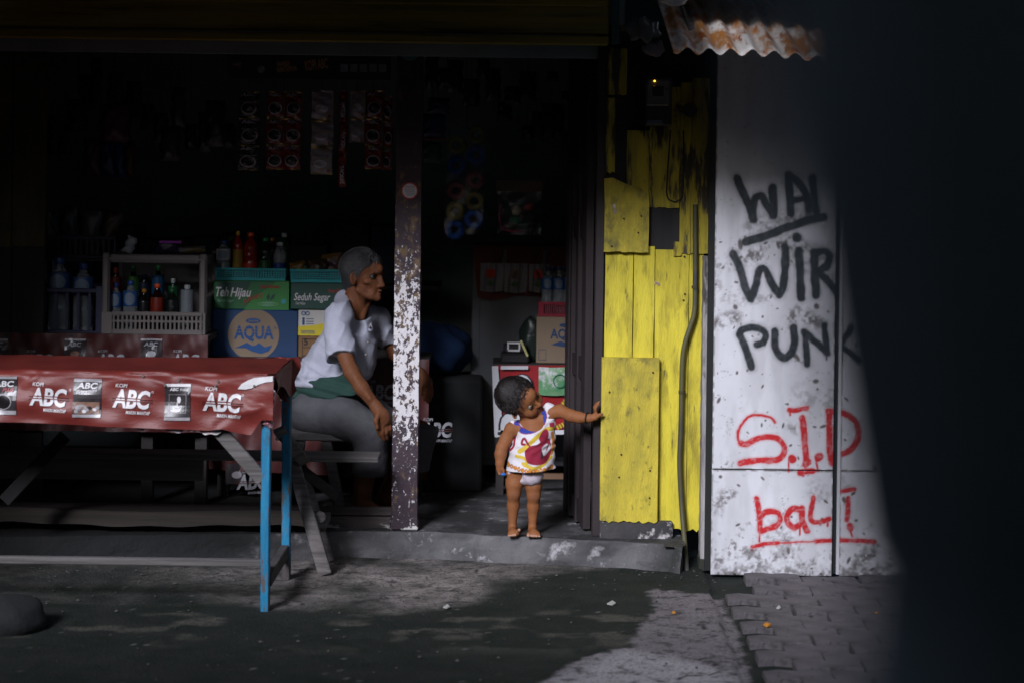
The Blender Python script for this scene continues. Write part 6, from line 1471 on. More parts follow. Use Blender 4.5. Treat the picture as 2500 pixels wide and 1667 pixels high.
# ================================================================== things hanging in the gloom
def hanging():
    # ring snacks, five rows of two, in one clear bag sheet
    Y = 8.95; cols = ['86863c', '2c5cb0', 'a05058', '98904e', '2c70d8']; root = thing('ring_toy_card', (PX(1072, 540, Y), Y, PZ(1072, 540, Y)), 'hanging sheet of ten coloured ruffled rings above the child', 'hanging toys')
    for j, (vy) in enumerate((325, 372, 430, 478, 520)):
        m = M('ring_' + cols[j], lin(cols[j]), .35, bump=.6, bs=60, trans=.2)
        for i, vx in enumerate((1050, 1094)):
            c = P(vx - j * 1.5, vy - i * 16 + (8 if i == 0 else 0), Y); mb = MB(); vs = []; fs = []; n = 30; k = 8
            for a in range(n):
                t = 6.2832 * a / n; R_ = .030 + .002 * math.sin(a * 2.1)
                for b in range(k):
                    s = 6.2832 * b / k; r = .0125 + .003 * (a % 2)
                    vs.append((c.x + (R_ + r * math.cos(s)) * math.cos(t), c.y + r * .8 * math.sin(s), c.z + (R_ + r * math.cos(s)) * math.sin(t)))
            for a in range(n):
                for b in range(k): fs.append([a * k + b, a * k + (b + 1) % k, ((a + 1) % n) * k + (b + 1) % k, ((a + 1) % n) * k + b])
            mb.add(vs, fs).build('ruffled_ring', m, root, smooth=True)
    MB().grid(lambda u, v: (PX(1028 + 88 * u - 6 * v, 400, Y), Y - .016 - .006 * math.sin(u * 9 + v * 13), PZ(1072, 292 + 246 * v, Y)), 12, 24).build('clear_bag', M('clear_film', (.8, .8, .8), .08, trans=.98, bump=.4, bs=14), root, smooth=True)
    MB().tube([P(1072, 296, Y), P(1072, 120, Y)], .002, 5).build('cord', M('black_wire', (.02, .02, .02), .5), root)
    # toy bag with a printed head card
    Y = 8.85; root = thing('toy_bag', (PX(1190, 545, Y), Y, PZ(1190, 545, Y)), 'clear bag of small red and green toys with a header card above the grey cabinet', 'hanging toys')
    MB().box((PX(1140, 420, Y), Y, PZ(1190, 440, Y)), (PX(1246, 420, Y), Y + .004, PZ(1190, 415, Y))).build('header_card', M('toy_card', (.06, .055, .03), .5, (.12, .03, .02), 12), root)
    MB().grid(lambda u, v: (PX(1142 + 102 * u, 480, Y), Y - .03 * math.sin(u * 3.14) * math.sin(v * 3.14) - .004 * math.sin(u * 11 + v * 17), PZ(1190, 440 + 100 * v, Y)), 14, 14).build('clear_bag', M('clear_film', (.8, .8, .8), .08, trans=.98, bump=.4, bs=14), root, smooth=True)
    def toy(vx, vy, r, c, nm): MB().blob(P(vx, vy, Y) + Vector((0, .012, 0)), r, 8, .12, vx).build(nm, M('toy_' + c, lin(c), .3), root, smooth=True)
    toy(1188, 484, (.03, .015, .028), '5a4818', 'toy_wheel'); toy(1182, 508, (.026, .014, .022), '0c6a48', 'toy_ball'); toy(1215, 475, (.026, .012, .02), '8a1410', 'toy_block'); toy(1205, 522, (.05, .012, .02), '0e3a20', 'toy_block'); toy(1165, 524, (.02, .012, .012), '4a4436', 'toy_block')
    mb = MB(); mb.tube([P(1190, 415, Y), P(1190, 250, Y)], .002, 5); mb.build('cord', M('green_cord', (.05, .09, .04), .6), root)
    MB().tube(spline([tuple(P(a, b, Y - .012)) for a, b in ((1152, 470), (1147, 495), (1152, 520), (1165, 530), (1195, 533))], 5), .003, 6).build('toy_loop', M('toy_loop', (.35, .02, .08), .4), root)
    # blue and green packets right of the post
    for vx, vy0, vy1, w, c, c2, lb in ((996, 262, 318, .10, '0e2c58', '14203a', 'dim blue packet with a red hem hanging right of the post'), (990, 326, 376, .09, '0c3a2c', '1c3a34', 'dim green packet hanging below the blue packet right of the post'), (1008, 225, 262, .09, '0e2048', '10141c', 'dim dark blue packet hanging highest right of the post')):
        b = P(vx, vy1, 8.75); pk = packet('hanging_packet', tuple(b), (w, P(vx, vy0, 8.75).z - b.z, .012), c, lb, vx, cat='snack packet', col2=c2)
        MB().tube([P(vx, vy0 + 3, 8.76), P(994, 100, 8.78)], .002, 5).build('cord', M('black_wire', (.02, .02, .02), .5), pk)
    b = P(996, 322, 8.74); MB().box(b + Vector((-.055, 0, 0)), b + Vector((.055, .004, .008))).build('red_hem', M('red_hem', (.22, .03, .02), .5), label='thin red strip between the blue and green hanging packets', cat='ribbon')
    # glints of clear wrappers
    for vx, vy, w, h, c, lb in ((1305, 350, .06, .13, '20262a', 'clear wrapper hanging by the door with faint glints'), (1210, 300, .05, .06, '241c34', 'small dim purple wrapper hanging over the toy bag'), (1300, 215, .04, .05, '4a1c14', 'small dim red tag hanging high beside the door'), (1270, 170, .05, .05, '1c1c24', 'small dark wrapper hanging high in the doorway')):
        b = P(vx, vy + 20, 8.9); pk = packet('hanging_wrapper', tuple(b), (w, h, .012), c, lb, vx, cat='wrapper')
        MB().tube([b + Vector((0, 0, h)), Vector((b.x, b.y, 2.5))], .0012, 4).build('cord', M('black_wire', (.02, .02, .02), .5), pk)
    # pinkish and blue bags, upper left gloom
    for vx, vy0, vy1, w, c, lb in ((262, 240, 335, .13, '5a2a34', 'large dusky pink bag hanging in the upper left gloom'), (212, 318, 405, .08, '4a2c36', 'smaller dusky pink bag hanging left of the blue bags'), (248, 318, 405, .07, '1c3058', 'dark blue bag hanging under the large pink bag'), (276, 325, 408, .05, '24406a', 'paler blue bag hanging right of the dark blue bag'), (298, 325, 405, .04, '5a2420', 'narrow rust red bag at the right of the hanging bags')):
        b = P(vx, vy1, 8.95); pk = packet('hanging_bag', tuple(b), (w, P(vx, vy0, 8.95).z - b.z, .03), c, lb, vx, cat='plastic bag')
        MB().tube([P(vx, vy0 + 4, 8.95), P(262, 200, 8.96), P(262, 90, 8.96)], .002, 5).build('cord', M('black_wire', (.02, .02, .02), .5), pk)
    # clear plastic bag by the teal batten, top right
    p = P(1478, 68, 7.93); MB().blob(p, (.055, .035, .05), 12, .35, 21).build('clear_plastic_bag', M('glossy_dark_plastic', (.10, .12, .13), .08, bump=.9, bs=28, coat=.5), smooth=True, label='crumpled glossy plastic bag hung under the eave right of the teal batten', cat='plastic bag')
    MB().blob(P(1500, 112, 7.95), (.045, .025, .03), 10, .3, 31).build('plastic_scrap', M('lilac_plastic', (.20, .19, .24), .3, bump=.6, bs=30), smooth=True, label='small lilac plastic scrap below the glossy plastic bag', cat='plastic bag')
    MB().box(P(1426, 72, 7.97), P(1452, 58, 7.97) + Vector((0, .03, 0))).build('wood_block', M('block_wood', (.20, .13, .07), .7), label='small brown wood block beside the glossy plastic bag', cat='wood block')
    # more stock lost in the gloom
    rn = random.Random(12); pal = ['20282c', '2a2420', '1c2430', '30201c', '24301e', '34343a']
    for k in range(16):
        vx, vy, h = 120 + 27 * k + rn.uniform(-8, 8), 200 + rn.uniform(-40, 60), rn.uniform(.10, .22)
        if 190 < vx < 310: vy -= 60
        b = P(vx, vy + 130, 9.0 + rn.uniform(0, .5)); pk = packet('hanging_packet', tuple(b), (rn.uniform(.05, .10), h, .012), rn.choice(pal), 'dim packet hanging in the dark row at the upper left of the shop', 40 + k, 'dim hanging packets at upper left', cat='snack packet')
        MB().tube([b + Vector((0, 0, h)), Vector((b.x, b.y, 2.5))], .0012, 4).build('cord', M('black_wire', (.02, .02, .02), .5), pk)
    for k in range(14):
        vx, vy, h = 1000 + 26 * k + rn.uniform(-8, 8), 120 + rn.uniform(-20, 150), rn.uniform(.08, .18)
        b = P(vx, vy + 60, 9.1 + rn.uniform(0, .5)); pk = packet('hanging_packet', tuple(b), (rn.uniform(.05, .09), h, .012), rn.choice(pal), 'dim packet hanging in the dark top of the doorway', 70 + k, 'dim hanging packets in the doorway', cat='snack packet')
        MB().tube([b + Vector((0, 0, h)), Vector((b.x, b.y, 2.5))], .0012, 4).build('cord', M('black_wire', (.02, .02, .02), .5), pk)
    # back shelf of dim boxes
    sh = MB().box((-2.7, 9.75, .98), (-.35, 10.2, 1.0)).build('back_shelf', M('shelf_dark', (.04, .036, .034), .8), label='dark back shelf deep in the shop behind the crates', cat='shelf')
    x = -2.6
    for k in range(13):
        w_, h_ = rn.uniform(.10, .20), rn.uniform(.14, .34)
        MB().box((x, 9.85, 1.0005), (x + w_, 10.1, 1.0 + h_), .004).build('stock_box', M('stock_' + str(k % 5), lin(['2a3034', '3a2c22', '20304a', '3a2020', '263a2a'][k % 5]), .6), label='dim stock box on the dark back shelf of the shop', cat='box', group='boxes on the back shelf'); x += w_ + rn.uniform(.005, .03)
hanging()

# ================================================================== stickers, stone, litter
def stickers():
    y = 8.165 - .0035
    c = P(941, 439, y); mb = MB(); mb.tube([c + Vector((0, -.0012, 0)), c + Vector((0, .002, 0))], .0345, 32)
    o = mb.build('round_sticker', M('sticker_red', (.55, .03, .03), .4), wpost); mb = MB(); disc(mb, c + Vector((0, -.002, 0)), .0295, .0295, 32); f = mb.build('sticker_face', M('sticker_white', (.66, .64, .70), .4), o)
    mb = MB(); letter(mb, 'Coca-Cola', c + Vector((-.020, -.0032, .013)), width=.040, height=.009, shear=.3, bold=.01); mb.build('sticker_script', M('sticker_red', (.55, .03, .03), .4), o)
    mb = MB()
    for k in range(4):
        z = c.z + .005 - k * .008; x = c.x - .020 + .003 * k
        for q in range(6): mb.add([(x + q * .0065, c.y - .0032, z), (x + q * .0065 + .004, c.y - .0032, z), (x + q * .0065 + .004, c.y - .0032, z + .0026), (x + q * .0065, c.y - .0032, z + .0026)], [(0, 1, 2, 3)])
    mb.build('sticker_notes', M('sticker_ink', (.10, .09, .12), .5), o)
    c = P(941, 129, y); mb = MB(); disc(mb, c + Vector((0, -.001, 0)), .030, .0185, 30); o = mb.build('oval_sticker', M('sticker_pale', (.30, .34, .34), .4), wpost)
    mb = MB(); disc(mb, c + Vector((0, -.0022, 0)), .0275, .016, 30); mb.build('sticker_face', M('sticker_green', (.03, .20, .14), .4), o)
    mb = MB(); letter(mb, 'R 51', c + Vector((-.014, -.0034, -.006)), width=.028, height=.012, bold=.02); mb.build('sticker_text', M('sticker_pale', (.30, .34, .34), .4), o)
stickers()
g = G(20, 1452); MB().blob((g.x - .03, g.y + .05, .035), (.14, .12, .085), 14, .10, 2).build('boulder', M('boulder_stone', (.022, .023, .024), .9, (.014, .015, .016), 8, bump=.6, bs=30), smooth=True, label='rounded dark stone at the lower left on the mossy ground', cat='stone')
def litter():
    or_ = M('petal_orange', (.55, .22, .02), .6); wh = M('litter_white', (.40, .40, .38), .6)
    for vx, vy, s, lb in ((1548, 1413, .007, 'tiny orange petal on the pale concrete near the moss edge'), (1762, 1442, .012, 'orange bud lying on the grey pavers'), (2012, 1414, .006, 'small orange fleck near the foot of the white sheets')):
        p = G(vx, vy); MB().blob((p.x, p.y, .012), (s, s, s * .7), 6, .2, int(vx)).build('orange_petal', or_, label=lb, cat='petal')
    for vx, vy, s, lb in ((1404, 1391, .016, 'small pale scrap of paper on the dark moss'), (1025, 1399, .012, 'grey pebble at the edge of the pale apron'), (1788, 1401, .008, 'tiny white scrap against the foot of the white sheets')):
        p = G(vx, vy); MB().prism([(p.x - s, p.y, .006), (p.x + s * .3, p.y + s, .014), (p.x + s, p.y - s * .2, .010), (p.x + s * .2, p.y - s, .006)], None, .004, (0, 0, 1)).build('paper_scrap', wh, label=lb, cat='litter')
litter()

# ================================================================== people
def V(*a): return np.array(a, float)
def frame(F, U):
    """forward, left, up as unit arrays"""
    F = np.array(F, float); F /= np.linalg.norm(F); U = np.array(U, float); U -= F * (U @ F); U /= np.linalg.norm(U); return F, np.cross(U, F), U
def paint(v, base, spots):
    """vertex colours: spots = (centre, radius, colour, strength)"""
    c = np.tile(np.array(base, float), (len(v), 1))
    for ctr, r, col, k in spots:
        d = np.linalg.norm(v - np.array(ctr), axis=1); w = (sstep(r, r * .35, d) * k)[:, None]; c = c * (1 - w) + np.array(col) * w
    return c
def skin_mat(name, rough=.5): return M(name, (.1, .05, .03), rough, col2=.0, attr_col='skin', bump=.25, bs=140, spec=.22, sss=.06, rough_var=.1)
def strands(name, roots, parent, m, width=.0012):
    """thin tapering hair strips: roots = list of (p, d1, d2 ...) polylines"""
    mb = MB()
    for pl_ in roots:
        pl_ = [np.array(p) for p in pl_]; n = len(pl_); vs = []; side = np.cross(pl_[-1] - pl_[0], V(0, 1, .3)); side /= np.linalg.norm(side) + 1e-9
        for i, p in enumerate(pl_): w = width * (1 - .8 * i / (n - 1)); vs += [p - side * w, p + side * w]
        mb.add(vs, [[2 * i, 2 * i + 1, 2 * i + 3, 2 * i + 2] for i in range(n - 1)])
    o = mb.build(name, m, parent); return o

# ------------------------------------------------------------------ the child in the doorway
def child():
    Y0 = 8.09
    def c(x, y, d=0.0):                       # point in the doorway plane, d metres towards the lane
        px, py = 1180 + x / 3.268, 880 + y / 3.268; p = P(px / K, py / K, Y0 - d); return V(*p)
    foot = c(300, 1385); root = thing('person', (foot[0], Y0, FZ), 'barefoot toddler in a white sleeveless shirt leaning out and holding the yellow wall edge', 'person')
    base = V(.28, .108, .043)
    C = c(300, 305, .02); F, L, U = frame((.74, -.66, -.03), (-.55, -.52, .60))
    H = lambda f, l, u: C + F * f + L * l + U * u
    rot = (F, L, U)
    B = Body(c(60, 100)[[0]].tolist() + [Y0 - .17, FZ - .004], [c(980, 0)[0], Y0 + .14, c(0, 60)[2]], .0031)
    # head
    B.ell(H(-.010, 0, .018), (.082, .069, .071), rot, .004); B.ell(H(.022, 0, -.034), (.050, .050, .052), rot, .02)
    B.ell(H(.040, 0, .018), (.038, .048, .036), rot, .02)
    for s in (1, -1):
        B.ell(H(.044, s * .030, -.034), (.026, .024, .024), rot, .014); B.ell(H(-.006, s * .068, -.016), (.013, .007, .021), rot, .005)
        B.ell(H(-.002, s * .0725, -.014), (.006, .004, .011), rot, .003, 'sub')
        B.ell(H(.080, s * .026, -.004), (.012, .0135, .0085), rot, .006, 'sub')
    B.ell(H(.054, 0, -.070), (.017, .019, .014), rot, .014); B.cap(H(.073, 0, -.004), H(.083, 0, -.024), .0055, .008, .008); B.ell(H(.082, 0, -.0265), (.0095, .0095, .0075), rot, .006)
    for s in (1, -1): B.ell(H(.076, s * .0085, -.0285), (.0065, .0055, .005), rot, .003)
    B.ell(H(.073, 0, -.0465), (.0085, .0145, .0045), rot, .003); B.ell(H(.071, 0, -.0545), (.0085, .0125, .0045), rot, .003); B.ell(H(.080, 0, -.0505), (.006, .013, .0012), rot, .001, 'sub')
    # neck, trunk
    nk = c(395, 520, -.005); B.cap(H(-.012, 0, -.045), nk, .036, .036, .015)
    B.ell(c(410, 560, .0), (.058, .048, .06), None, .02); B.cap(c(400, 600), c(350, 780, .008), .058, .062, .02); B.ell(c(330, 880), (.076, .058, .055), None, .02)
    # shoulders and arms
    shR, shL = c(225, 545, .0), c(540, 415, .0)
    B.cap(nk, shR, .032, .027, .015); B.cap(nk, shL, .032, .028, .015)
    elR, wrR = c(150, 690, .015), c(132, 820, .03)
    B.chain([shR, c(180, 630, .0), elR, c(138, 745, .02), wrR], [.027, .026, .0235, .0235, .0175], .01)
    elL, wrL = c(700, 438, .04), c(845, 458, .065)
    B.chain([shL, c(615, 400, .01), elL, c(765, 452, .05), wrL], [.030, .026, .0245, .022, .0165], .01)
    # right hand, loosely closed at the side
    pm = c(132, 862, .032); B.ell(pm, (.014, .010, .017), None, .008); B.cap(wrR, pm, .016, .013, .008)
    for k, (dx, L1) in enumerate(((0, 1.0), (8, 1.05), (16, 1.0), (23, .85))):
        a = c(122 + dx * 1.2, 878, .036 - .004 * k); b = c(128 + dx * 1.25, 878 + 24 * L1, .042 - .004 * k); e = c(148 + dx, 893 + 14 * L1, .036 - .004 * k); B.chain([a, b, e], [.0058, .0054, .0046], .003)
    B.chain([c(146, 850, .040), c(160, 872, .042), c(163, 892, .042)], [.0062, .0056, .0048], .003)
    # left hand: palm by the jamb, fingers bent up on to the board edge
    pl_ = c(893, 450, 0.069); B.cap(wrL, pl_, .0155, .0135, .008); B.ell(c(897, 440, 0.069), (.012, .009, .017), None, .006)
    for pts, r in ((((900, 418, 0.073), (892, 385, 0.077), (905, 362, 0.077), (921, 352, 0.071)), .0058), (((896, 412, 0.065), (886, 370, 0.069), (904, 345, 0.069), (927, 325, 0.065)), .0056), (((894, 412, 0.057), (884, 372, 0.061), (898, 346, 0.059), (914, 333, 0.057)), .0054), (((892, 420, 0.051), (886, 392, 0.053), (896, 372, 0.053), (906, 360, 0.051)), .0048)):
        B.chain([c(*p) for p in pts], [r, r * .95, r * .88, r * .75], .0025)
    B.chain([c(890, 458, 0.077), c(914, 440, 0.081), c(936, 428, 0.081), c(948, 426, 0.079)], [.0085, .0078, .0070, .0058], .004)
    # legs
    def leg(hip, kn, an, k):
        B.chain([hip, hip * .5 + kn * .5 + V(0, -.006, 0), kn], [.039, .033, .0260], .012); B.ell(kn + V(0, -.010, .003), (.022, .018, .022), None, .012)
        B.chain([kn, kn * .62 + an * .38 + V(0, .008, 0), an], [.0250, .0240, .0152], .012)
    hR, kR, aR = c(250, 905, .005), c(243, 1060, .018), c(232, 1322, .0); hL, kL, aL = c(398, 915, .0), c(402, 1075, .012), c(392, 1322, .0)
    leg(hR, kR, aR, 0); leg(hL, kL, aL, 1)
    fz = FZ
    def foot_(an, toe_dx, spread, lift):
        h = V(an[0], an[1] + .012, fz + .016); B.cap(an, h, .0165, .016, .008)
        ball = V(an[0] + toe_dx * .6, an[1] - .045, fz + .014); B.cap(h, ball, .016, .0165, .01); B.ell(ball + V(spread * .2, -.004, 0), (.0245, .018, .013), None, .008)
        B.cap(an + V(0, -.006, -.012), ball + V(0, .008, .008), .014, .011, .01)
    foot_(aR, .006, .01, 0); foot_(aL, .008, .01, 0)
    # toes
    toesR = [((285, 1395), .0075, 1.9), ((255, 1390), .0060, .9), ((235, 1394), .0056, .7), ((216, 1398), .0052, .5), ((200, 1404), .0048, .3)]
    toesL = [((357, 1386), .0082, 0), ((384, 1386), .0066, 0), ((404, 1388), .0062, 0), ((424, 1388), .0058, 0), ((446, 1380), .0052, 0)]
    nails = []
    for an, toes in ((aR, toesR), (aL, toesL)):
        for (tx, ty), r, up in toes:
            p = c(tx, ty, .0); yb = an[1] - .048 - .010; tip = V(p[0], yb - .010, fz + r + .001 + .012 * (up if up > 1 else up * .3)); ro = V(p[0] * .75 + an[0] * .25, an[1] - .042, fz + .013)
            B.chain([ro, tip * .6 + ro * .4 + V(0, 0, .003), tip], [r * 1.05, r, r * .92], .003); nails.append((tip + V(0, -.004, .001), r * 1.4, (.55, .33, .24), .8))
    v, q = B.mesh(2)
    dark = (.055, .025, .016); lip = (.27, .085, .065); sp = [(H(.075, 0, -.046), .013, lip, .7), (H(.073, 0, -.054), .012, lip, .7), (H(.084, 0, -.0505), .008, (.10, .03, .025), .7)]
    for s in (1, -1):
        for k in range(5): sp.append((H(.0765 - abs(k - 2) * .002 - .004 * (k > 3), s * (.014 + .0068 * k), .0135 + .0025 * math.sin(k * .8)), .0055, dark, .55))
        sp.append((H(.081, s * .0065, -.0315), .0035, (.07, .03, .02), .8)); sp.append((H(.060, s * .034, -.030), .022, (.38, .15, .075), .35)); sp.append((H(.072, s * .026, -.004), .016, (.16, .07, .035), .45))
    for p in (kR, kL): sp.append((p + V(0, -.03, .0), .022, (.19, .08, .045), .5))
    sp += nails; sp += [(c(948, 426, .079), .012, (.40, .20, .12), .6), (c(921, 340, .065), .012, (.42, .20, .12), .5)]
    me = np_mesh('body', v, q); col = paint(v, base, sp); 
    nz = fbm(v[:, 0] + v[:, 1], v[:, 2], 40, 3)[:, None]; col = col * (.88 + .24 * nz); cattr(me, 'skin', col)
    body = link('body', me, skin_mat('child_skin', .58), root, smooth=True)
    # eyes
    ew = M('eye_white', (.17, .15, .135), .25); ei = M('eye_dark', (.010, .007, .006), .35)
    for s in (1, -1):
        e = MB().blob(H(.0615, s * .0262, -.004), .0112, 10, 0).build('eye', ew, root, smooth=True)
        g = F * .95 + L * s * .05 + V(.35, 0, .12); g /= np.linalg.norm(g); MB().blob(H(.0615, s * .0262, -.004) + g * .0045, .0082, 8, 0).build('iris', ei, e, smooth=True)
        b2 = MB(); lid = [H(.0705 + .0035 * math.cos(t), s * .0262 + .0125 * math.sin(t), -.0005 + .0036 * math.cos(t)) for t in np.linspace(-1.4, 1.4, 8)]; b2.tube(lid, .0016, 6).build('eyelid', M('lid_skin', (.10, .042, .024), .5), root, smooth=True)
    # hair: a close cap with a ragged fringe, plus strands
    Hh = Body(C - .16, C + .16, .0034); Hh.ell(H(-.016, 0, .024), (.088, .076, .076), rot, .004)
    pl = H(.058, 0, .050); nrm = F * .92 - U * .30
    Hh.plane(H(.052, 0, .046), F * .88 - U * .48, .004); 
    for s in (1, -1): Hh.ell(H(.045, s * .078, -.020), (.050, .03, .050), rot, .006, 'sub')
    Hh.ell(H(.005, 0, -.085), (.085, .11, .052), rot, .006, 'sub')
    Hh.warp(lambda X, Yv, Z: .004 * (fbm(X * 60 + Yv * 30, Z * 60 - Yv * 30, 1, 3, 3) - .5))
    hv, hq = Hh.mesh(1); hm = M('black_hair', (.014, .010, .009), .38, (.008, .006, .006), 120, spec=.5, bump=.5, bs=220)
    hair = link('hair', np_mesh('hair', hv, hq), hm, root, smooth=True)
    rs = np.random.default_rng(2); st = []
    for i in range(2600):
        d = rs.normal(size=3); d /= np.linalg.norm(d); f, l, u = d
        if u < -.35 or (f > .55 and u < .45): continue
        p = H(-.016 + .087 * f, .075 * l, .024 + .075 * u); n = F * f + L * l + U * u; t = -U * .5 + F * .8 * (1 if f > -.2 else -.4) + L * l * .5 + rs.normal(size=3) * .25; t -= n * (t @ n) * .9; t /= np.linalg.norm(t); ln = rs.uniform(.012, .022)
        st.append((p, p + t * ln * .5 + n * .004, p + t * ln + n * .002))
    for i in range(46):                       # fringe tips on the forehead
        l = rs.uniform(-.056, .056); p = H(.060 - abs(l) * .25, l, .052 - abs(l) * .12); t = F * .35 - U * .85 + L * rs.normal() * .3; t /= np.linalg.norm(t); ln = rs.uniform(.010, .022)
        st.append((p - t * .008 + F * .004, p + t * ln * .5 + F * .006, p + t * ln + F * .002))
    strands('hair_strand', st, hair, hm, .0013)['kind'] = 'stuff'
    # sleeveless shirt
    S = Body([c(120, 0)[0], Y0 - .13, c(0, 930)[2]], [c(620, 0)[0], Y0 + .12, c(0, 240)[2]], .0026)
    S.cap(c(405, 590), c(360, 760, .008), .068, .074, .02); S.ell(c(420, 560, .0), (.066, .056, .066), None, .02)
    S.cap(nk + V(-.02, 0, .005), shR + V(.006, 0, .012), .030, .022, .016); S.cap(nk + V(.02, 0, .015), shL + V(-.008, 0, .012), .032, .028, .016)
    S.cone(c(385, 640), c(362, 900, .01), .070, .098, .02); S.cap(c(520, 480), c(500, 860, .01), .030, .034, .02)
    S.warp(lambda X, Yv, Z: .0016 * np.sin(X * 120 - Z * 160 + 2 * np.sin(Z * 60)) + .0018 * np.sin(X * 55 + Z * 150) + .0035 * np.sin(X * 70 + Yv * 40) * sstep(c(0, 700)[2], c(0, 870)[2], Z))
    nc = c(372, 468, .050); nr = V(.062, .075, .043); nrot = (V(.90, 0, .42), V(0, 1, 0), V(-.42, 0, .90)); S.ell(nc, nr, nrot, .002, 'sub')
    aRc, aRr = c(165, 600, .0), V(.040, .09, .060); aLc, aLr = c(640, 395, .0), V(.034, .09, .052); arot = (V(.86, 0, .5), V(0, 1, 0), V(-.5, 0, .86)); lrot = (V(.97, 0, -.2), V(0, 1, 0), V(.2, 0, .97))
    S.ell(aRc, aRr, arot, .002, 'sub'); S.ell(aLc, aLr, lrot, .002, 'sub')
    hem = c(365, 862, 0); S.plane(hem, (.04, 0, -1), .003)
    S.ell(c(350, 935, .0), (.088, .070, .045), None, .004, 'sub')
    sv, sq = S.mesh(1)
    # print and trims in the shirt's own front plane
    ux = (sv[:, 0] - c(0, 0)[0]); kx = (c(1000, 0)[0] - c(0, 0)[0]) / 1000; X6 = (sv[:, 0] - c(0, 600)[0]) / kx; Y6 = (c(0, 0)[2] - sv[:, 2]) / kx
    X6 = X6 + 0; front = sstep(Y0 + .02, Y0 - .005, sv[:, 1])
    colr = np.tile(np.array((.74, .71, .75)), (len(sv), 1)); colr *= (.94 + .1 * fbm(sv[:, 0], sv[:, 2], 30, 8))[:, None]
    def blend(mask, cc): nonlocal colr; mk = np.clip(mask, 0, 1)[:, None]; colr = colr * (1 - mk) + np.array(cc) * mk
    X6c = 1180 * 0 + X6; E = 5
    def shp(pts, cc, k=1.0): blend(sstep(E * .6, -E * .6, poly_sd(X6, Y6, spline(pts + [pts[0]], 6)[:-1])) * front * k, cc)
    def stk(pts, r, cc): blend(sstep(r + E * .6, r - E * .6, seg_dist(X6, Y6, spline(pts, 8) if len(pts) > 2 else pts)) * front, cc)
    ye, mr, og, dk = (.66, .46, .05), (.28, .012, .04), (.55, .20, .03), (.05, .02, .03)
    stk([(290, 700), (330, 670), (420, 590), (500, 530), (555, 525)], 17, ye); stk([(265, 735), (320, 745), (350, 770), (330, 800)], 13, ye); stk([(320, 790), (400, 825), (470, 805), (540, 745)], 14, ye); stk([(548, 560), (560, 640), (545, 720)], 12, og)
    shp([(330, 690), (370, 655), (430, 640), (470, 610), (520, 600), (540, 660), (535, 730), (500, 785), (430, 800), (360, 785), (335, 740)], mr); shp([(440, 600), (465, 545), (500, 525), (520, 560), (505, 610), (465, 630)], mr); stk([(355, 640), (330, 600), (312, 612), (308, 640), (330, 642)], 9, mr); stk([(375, 665), (352, 630), (330, 605)], 6, mr); shp([(525, 480), (565, 480), (562, 512), (530, 510)], mr)
    shp([(465, 670), (500, 640), (535, 655), (530, 690), (490, 730), (470, 715)], (.66, .64, .68)); stk([(505, 690), (520, 640), (530, 610)], 5, mr); shp([(455, 710), (470, 700), (478, 740), (460, 755)], dk)
    for i in range(13):                       # row of rounded orange shapes above the hem
        t = i / 12; bx = 200 + 345 * t; by = 812 + 42 * math.sin(t * 2.5) - 10 * t; rx = 15 - 3 * (i % 2)
        rr = np.hypot((X6 - bx) / rx, (Y6 - by) / (19 - 2 * (i % 3))); blend(sstep(1.12, .98, rr) * front, (.30, .03, .03)); blend(sstep(.95, .80, rr) * front, (.66, .26, .02)); blend(sstep(.42, .25, rr) * front * (i % 2), (.70, .60, .55))
    def edist(ctr, r, rt): p = sv - ctr; k0 = np.sqrt(sum(((p @ rt[i]) / r[i]) ** 2 for i in range(3))); k1 = np.sqrt(sum(((p @ rt[i]) / r[i] ** 2) ** 2 for i in range(3))) + 1e-9; return k0 * (k0 - 1) / k1
    blend(sstep(.0100, .0088, np.abs(edist(nc, nr, nrot))) * (sv[:, 1] < Y0 - .01), (.03, .05, .34)); blend(sstep(.0125, .0112, np.abs(edist(nc, nr, nrot) )) * sstep(.0085, .0100, np.abs(edist(nc, nr, nrot))), (.36, .02, .06))
    for a, b, d in ((aRc, aRr, arot), (aLc, aLr, lrot)): blend(sstep(.0062, .0048, np.abs(edist(a, b, d))), (.36, .015, .04))
    me = np_mesh('shirt', sv, sq); cattr(me, 'print', colr); link('shirt', me, M('shirt_cotton', (.7, .7, .7), .85, col2=.0, attr_col='print', bump=.15, bs=120), root, smooth=True)
    # nappy pants
    D = Body([c(180, 0)[0], Y0 - .10, c(0, 1010)[2]], [c(540, 0)[0], Y0 + .10, c(0, 820)[2]], .0028)
    D.ell(c(330, 880, .004), (.074, .070, .040), None, .01); D.ell(c(375, 930, .020), (.050, .052, .034), None, .02)
    D.cap(c(215, 985, .04), c(285, 890, .09), .034, .026, .004, 'sub') ; D.cap(c(510, 1000, .03), c(500, 930, .07), .022, .012, .004, 'sub')
    D.warp(lambda X, Yv, Z: .0015 * np.sin(X * 180 + Z * 120))
    dv, dq = D.mesh(1); link('nappy', np_mesh('nappy', dv, dq), M('nappy_cotton', (.66, .58, .64), .85, (.58, .50, .57), 20, bump=.2, bs=60), root, smooth=True)
    # bracelet and the blue thing in the hand
    w = c(826, 456, .062); d = wrL - elL; d /= np.linalg.norm(d); mb = MB(); pts = []; a = np.cross(d, V(0, 1, 0)); a /= np.linalg.norm(a); b = np.cross(d, a)
    mb.tube([w + (a * math.cos(t) + b * math.sin(t)) * .0205 for t in np.linspace(0, 6.2832, 22)], .0034, 8, False).build('bracelet', M('black_cord', (.012, .012, .013), .6), root, smooth=True)
    p = c(160, 905, .044); MB().blob(p, (.011, .007, .007), 8, .15, 4).build('blue_toy', M('toy_blue', (.02, .14, .48), .35), smooth=True, label='tiny blue plastic piece held in the toddler\'s lowered hand', cat='toy')
child()

